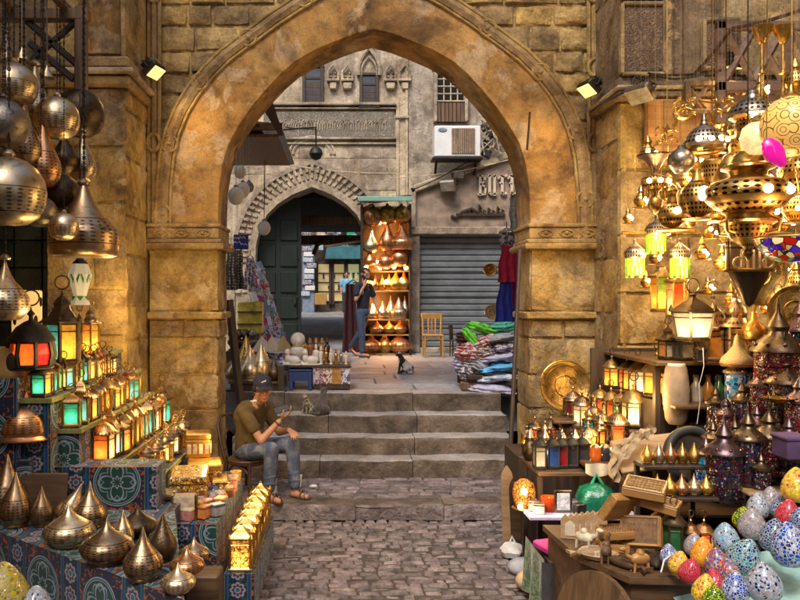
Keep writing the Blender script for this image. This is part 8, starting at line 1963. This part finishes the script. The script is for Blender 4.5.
for x, y in ((-.7, 10.28), (.04, 10.28)): m.box((x, y, 1.1), (.04, .04, .3), 0)
m.build('leg', M['wood_dark'], t)
def figurine(px, py, hp, Y, c, lab, kind=0, z=None):
 p = at(px, py, Y); h = hp / ppm(Y); t = thing('figurine', lab, 'figurine', (p.x, Y, z_ + .001 if z is None else z), rnd.uniform(-.5, .5), 'souvenir figurines on the tray table', h); m = MB(); q = MB()
 if kind == 0:    # bust
  m.lathe([(0, 0), (.2, 0), (.22, .06), (.1, .12), (.16, .2), (.26, .34), (.24, .46), (.1, .54)], 14, 0, SCL(1, .7, 1)); m.build('body', M[c], t); q.ball((0, -.02, .72), .17, d=(.85, .95, 1.15)); q.ball((0, .03, .76), .2, d=(1.15, .7, 1.1)); q.ball((0, -.18, .7), .04); q.build('head', M[c], t)
 elif kind == 1:  # crouching sphinx
  m.ball((.05, 0, .3), .3, d=(1.5, .8, .9)); m.ball((-.35, 0, .42), .2, d=(1, .9, 1.3)); m.box((-.42, -.12, .1), (.5, .14, .16), 0, bev=.05); m.box((-.42, .12, .1), (.5, .14, .16), 0, bev=.05); m.box((0, 0, .04), (1.2, .6, .08), 0, bev=.02); m.build('body', M[c], t); q.ball((-.42, 0, .78), .17, d=(.9, .95, 1.1)); q.ball((-.36, 0, .78), .2, d=(.8, 1.2, 1.1)); q.build('head', M[c], t)
 elif kind == 2:  # slim standing figure
  m.lathe([(0, 0), (.12, 0), (.13, .05), (.07, .1), (.09, .3), (.12, .5), (.14, .66), (.06, .74)], 10, 0, SCL(1, .75, 1)); m.build('body', M[c], t); q.ball((0, 0, .83), .085, d=(.9, 1, 1.2)); q.lathe([(.07, .9), (.05, 1.0), (0, 1.02)], 8); q.build('head', M[c], t)
 else:            # pyramid
  m.lathe([(0, 0), (.7, 0), (.68, .04), (0, 1)], 4, 0, None, False); m.build('pyramid', M[c], t); q.box((0, 0, -.0), (1.06, 1.06, .06)); q.build('base', M[c], t)
figurine(298, 362, 32, 9.95, 'alabaster', 'white alabaster bust standing tall on the tray table')
figurine(293, 364, 16, 9.78, 'alabaster', 'white crouching sphinx in front of the alabaster bust', 1)
figurine(311, 364, 16, 9.78, 'alabaster', 'second white sphinx beside the alabaster bust, nearer the kilim', 1)
for i, (px, c, lab) in enumerate(((321, 'alabaster', 'slim white candle figure beside the white sphinxes'), (326, 'brass', 'slim brass figurine, first beside the white candle figure'), (331, 'bone', 'slim bone figurine between two brass ones'), (336, 'brass', 'slim brass figurine beyond the bone one'), (341, 'bronze', 'small bronze figurine near the tray end'), (346, 'bone', 'small bone figurine at the tray end'), (316, 'alabaster', 'thin white figure closest to the bust'))): figurine(px, 362, 18 - i if i < 6 else 20, 9.85, c, lab, 2)
for i, (px, c, lab) in enumerate(((303, 'copper', 'copper bottle shaped figure at the tray back'), (310, 'terracotta', 'orange clay figure at the tray back'), (316, 'copper', 'tall copper figure at the tray back centre'), (322, 'wood_honey', 'honey wood figure at the tray back'), (327, 'bronze_dark', 'dark bronze figure at the tray back end'))): figurine(px, 350, 24, 10.22, c, lab, 2)
for i, (px, py, c, lab) in enumerate(((272, 352, 'bone', 'bone coloured pyramid stone in the curio heap'), (283, 346, 'straw', 'straw yellow pyramid stone in the curio heap'), (262, 350, 'bone', 'larger bone coloured pyramid stone nearer the pier'), (300, 344, 'pot_yellow', 'yellow pyramid behind the white bust'))): figurine(px, py, 16, 11.0, c, lab, 3, 1.36)
m = MB(); m.box((-1.15, 11.1, 1.16), (.9, .6, .4), 0, None, .01); tag(m.build('covered_table', M['c_charcoal']), 'dark cloth covered table under the pyramid stones', 'table')
t = thing('ceramic_bowl', 'black and white painted bowl in front of the pyramid stones', 'bowl', (*at(277, 357, 10.3)[:2], 1.3)); m = MB(); m.lathe([(0, 0), (.05, 0), (.1, .05), (.12, .09), (.11, .09), (.05, .02)], 20); m.build('bowl', M['f_print'], t); m = MB(); m.lathe([(.12, .088), (.126, .094), (.12, .1)], 20); m.build('rim', M['alabaster'], t)
m = MB(); m.box((-.95, 10.3, 1.12), (.34, .34, .34), 0, None, .01); tag(m.build('carton', M['c_grey']), 'grey carton between the tin lamps and the blue stool', 'carton')
for i, (px, py, c, lab) in enumerate(((286, 362, 'c_lilac', 'lilac patterned bundle beside the painted bowl'), (282, 372, 'f_bluegrey', 'pale blue printed bundle beside the blue stool'), (290, 356, 'f_carpet', 'woven purple purse behind the white sphinx'))): garment(px, py, 9.95, .16, .12, c, lab, 0, .2, 30 + i); 
bs_ = thing('book_stand', 'sloping stand covered with colourful booklets near the green door', 'stand', (0, 0, 0)); m = MB(); m.add([at(246, 280, 12.8), at(258, 262, 13.6), at(286, 345, 13.6), at(262, 350, 12.6)], [(0, 1, 2, 3)], 0); m.box((at(262, 335, 13.6).x, 13.8, 1.3), (.7, .4, .7), 0); m.build('board', M['wood_dark'], bs_)
bc = ['paper', 'f_redprint', 'f_print', 'c_crimson', 'f_bluegrey', 'c_cream', 'c_steel', 'f_scarf', 'c_magenta']
m = MB()
for j in range(13):
 for i in range(5):
  u, v = (i + .5) / 5 + rnd.uniform(-.05, .05), (j + .5) / 13; A_ = at(246, 280, 12.8).lerp(at(258, 262, 13.6), u); B_ = at(262, 350, 12.6).lerp(at(286, 345, 13.6), u); p = A_.lerp(B_, v)
  if rnd.random() < .93: m.box((0, 0, 0), (.13, .025, .17), rnd.randrange(9), T(p.x + .03, p.y - .04, p.z) @ RZ(R(35)) @ RX(R(-20)) @ RY(rnd.uniform(-.3, .3)), .003)
m.build('booklet', [M[c] for c in bc], bs_)
for px, py0, py1, Y, c, lab in ((238, 250, 289, 12.2, 'f_coin', 'grey belly dance belt with rows of coins hanging under the blue sign'), (231, 248, 290, 12.0, 'f_coin', 'dark coin belt hanging beside the arch edge'), (250, 258, 290, 12.6, 'f_print', 'striped scarf hanging above the booklets')):
 if 'f_coin' not in M:
  g2 = G('coin_cloth'); v2 = g2.coord('Object'); x2, y2, z2 = g2.sep(v2); d2 = X(g2, g2.voro(v2, 22, 'F1', 'Distance', .3)); cc = g2.mix(d2 < .32, (.05, .045, .04), (.5, .46, .38)); M['f_coin'] = g2.fin(cc, .5, 0, g2.bump(d2, .5, .01))
 dress(px, py0, py1, Y, .13, .2, c, lab, 'hanging_scarf', 'scarf')
t = thing('enamel_sign', 'small deep blue enamel sign with pale script on the side wall', 'sign', at(241, 242, 12.3)); m = MB(); m.box((0, 0, 0), (.24, .03, .24), 0, bev=.006); m.build('plate', M['sign_blue'], t); m = MB()
for k, (x, z, l) in enumerate(((-.07, .05, .08), (.02, .06, .1), (-.06, -.02, .12), (.05, -.05, .1))): m.tube([(x - l / 2, -.018, z), (x - l / 4, -.018, z + .025), (x, -.018, z), (x + l / 4, -.018, z + .03), (x + l / 2, -.018, z - .01)], .007, 5)
m.build('script', M['letter'], t)
t = thing('yellow_cabinet', 'yellow lit cabinet with dark figures behind the tin lamps', 'cabinet', at(250, 318, 12.4)); m = MB(); m.box((0, .1, 0), (.4, .2, .52), 0, bev=.01); m.build('case', M['pot_yellow'], t); m = MB()
for z in (-.1, .1): m.box((0, -.02, z), (.4, .12, .02), 0)
m.build('shelf', M['wood_dark'], t)
for i, (px, py, c, lab) in enumerate(((233, 335, 'bronze_dark', 'row of dark statuettes: the one touching the arch edge'), (239, 338, 'bronze_dark', 'dark statuette second from the arch edge'), (245, 334, 'bronze_dark', 'dark statuette in front of the yellow cabinet'), (252, 336, 'silver_dark', 'pewter statuette in front of the yellow cabinet'))): figurine(px, py, 22, 11.6, c, lab, 0, 1.33)
m = MB(); m.box((-1.55, 11.7, 1.14), (.5, .5, .38), 0, None, .01); tag(m.build('crate', M['wood_dark']), 'dark crate under the bronze statuettes', 'crate')
for px, py, r, Y, lab in ((236, 196, 8, 9.6, 'largest white glass globe hanging at the arch edge'), (243, 190, 7, 10.0, 'white glass globe half behind the largest one'), (240, 172, 6, 10.2, 'white globe hanging highest at the arch edge'), (264, 228, 6.5, 12.0, 'lone white globe hanging before the green door'), (249, 187, 5, 10.4, 'grey globe hanging behind the white pair')):
 p = at(px, py, Y); t = thing('glass_globe', lab, 'lamp', p, 0, 'white globes hanging at the arch edge', r / ppm(Y)); m = MB(); m.ball((0, 0, 0), 1, d=(1, 1, 1.15), n=18, m=12); m.build('globe', M['alabaster'] if 'grey' not in lab else M['silver_dark'], t); m = MB(); m.lathe([(.3, 1.08), (.3, 1.3), (.1, 1.4), (0, 1.4)], 10); m.tube([(0, 0, 1.4), (0, 0, 14)], .04, 5); m.build('cord', M['pale'], t)
for px, py, Y, d, rot, lab in ((297, 471, 7.95, (.1, .02, .13), .5, 'white card leaning against the lowest riser behind the man'), (271, 487, 7.7, (.12, .03, .16), -.4, 'white foam sheet standing under the bentwood chair')):
 p = at(px, py, Y); m = MB(); m.box((0, 0, 0), d, 0, None, .003); o = m.build('white_card', M['paper']); o.location = (p.x, Y, GZ + .075); o.rotation_euler = (R(-12), R(14 * (1 if rot > 0 else -1)), rot); tag(o, lab, 'card')
p = on(313, 488, GZ); m = MB(); m.ball((0, 0, .02), .035, d=(1.3, 1, .5), n=10, m=6); o = m.build('crumpled_paper', M['paper']); o.location = (p.x, p.y, GZ); tag(o, 'crumpled white paper on the setts in front of the man', 'paper')
cam = bpy.data.cameras.new('camera'); co_ = bpy.data.objects.new('camera', cam); COL.objects.link(co_)
cam.sensor_width = 36; cam.lens = 36 * F / 800; cam.shift_x = (400 - VX) / 800; cam.clip_end = 400; cam.clip_start = .05
co_.location = (0, 0, H); co_.rotation_euler = (R(90), 0, 0); SC.camera = co_
wd = bpy.data.worlds.new('World'); SC.world = wd; wd.use_nodes = True
nt = wd.node_tree; sk = nt.nodes.new('ShaderNodeTexSky'); sk.sky_type = 'NISHITA'; sk.sun_disc = False
SUN_EL, SUN_AZ = R(52), R(200)
sk.sun_elevation = SUN_EL; sk.sun_rotation = SUN_AZ; sk.dust_density = 4; sk.air_density = 1.0
nt.links.new(sk.outputs[0], nt.nodes['Background'].inputs[0]); nt.nodes['Background'].inputs[1].default_value = .12
sl_ = bpy.data.lights.new('sun', 'SUN'); sl_.energy = 1.3; sl_.angle = R(14); sl_.color = (1, .95, .87)
so = bpy.data.objects.new('sun', sl_); COL.objects.link(so)
d = Vector((math.sin(SUN_AZ) * math.cos(SUN_EL), math.cos(SUN_AZ) * math.cos(SUN_EL), math.sin(SUN_EL)))
so.rotation_euler = d.to_track_quat('Z', 'Y').to_euler(); so.location = (0, 5, 30)
SC.view_settings.view_transform = 'Standard'; SC.view_settings.look = 'None'; SC.view_settings.gamma = 1; SC.view_settings.use_curve_mapping = False
SC.view_settings.exposure = EXPO
SC.render.engine = 'CYCLES'; SC.cycles.use_denoising = True
SC.cycles.max_bounces = 8; SC.cycles.diffuse_bounces = 4; SC.cycles.glossy_bounces = 4; SC.cycles.sample_clamp_indirect = 6
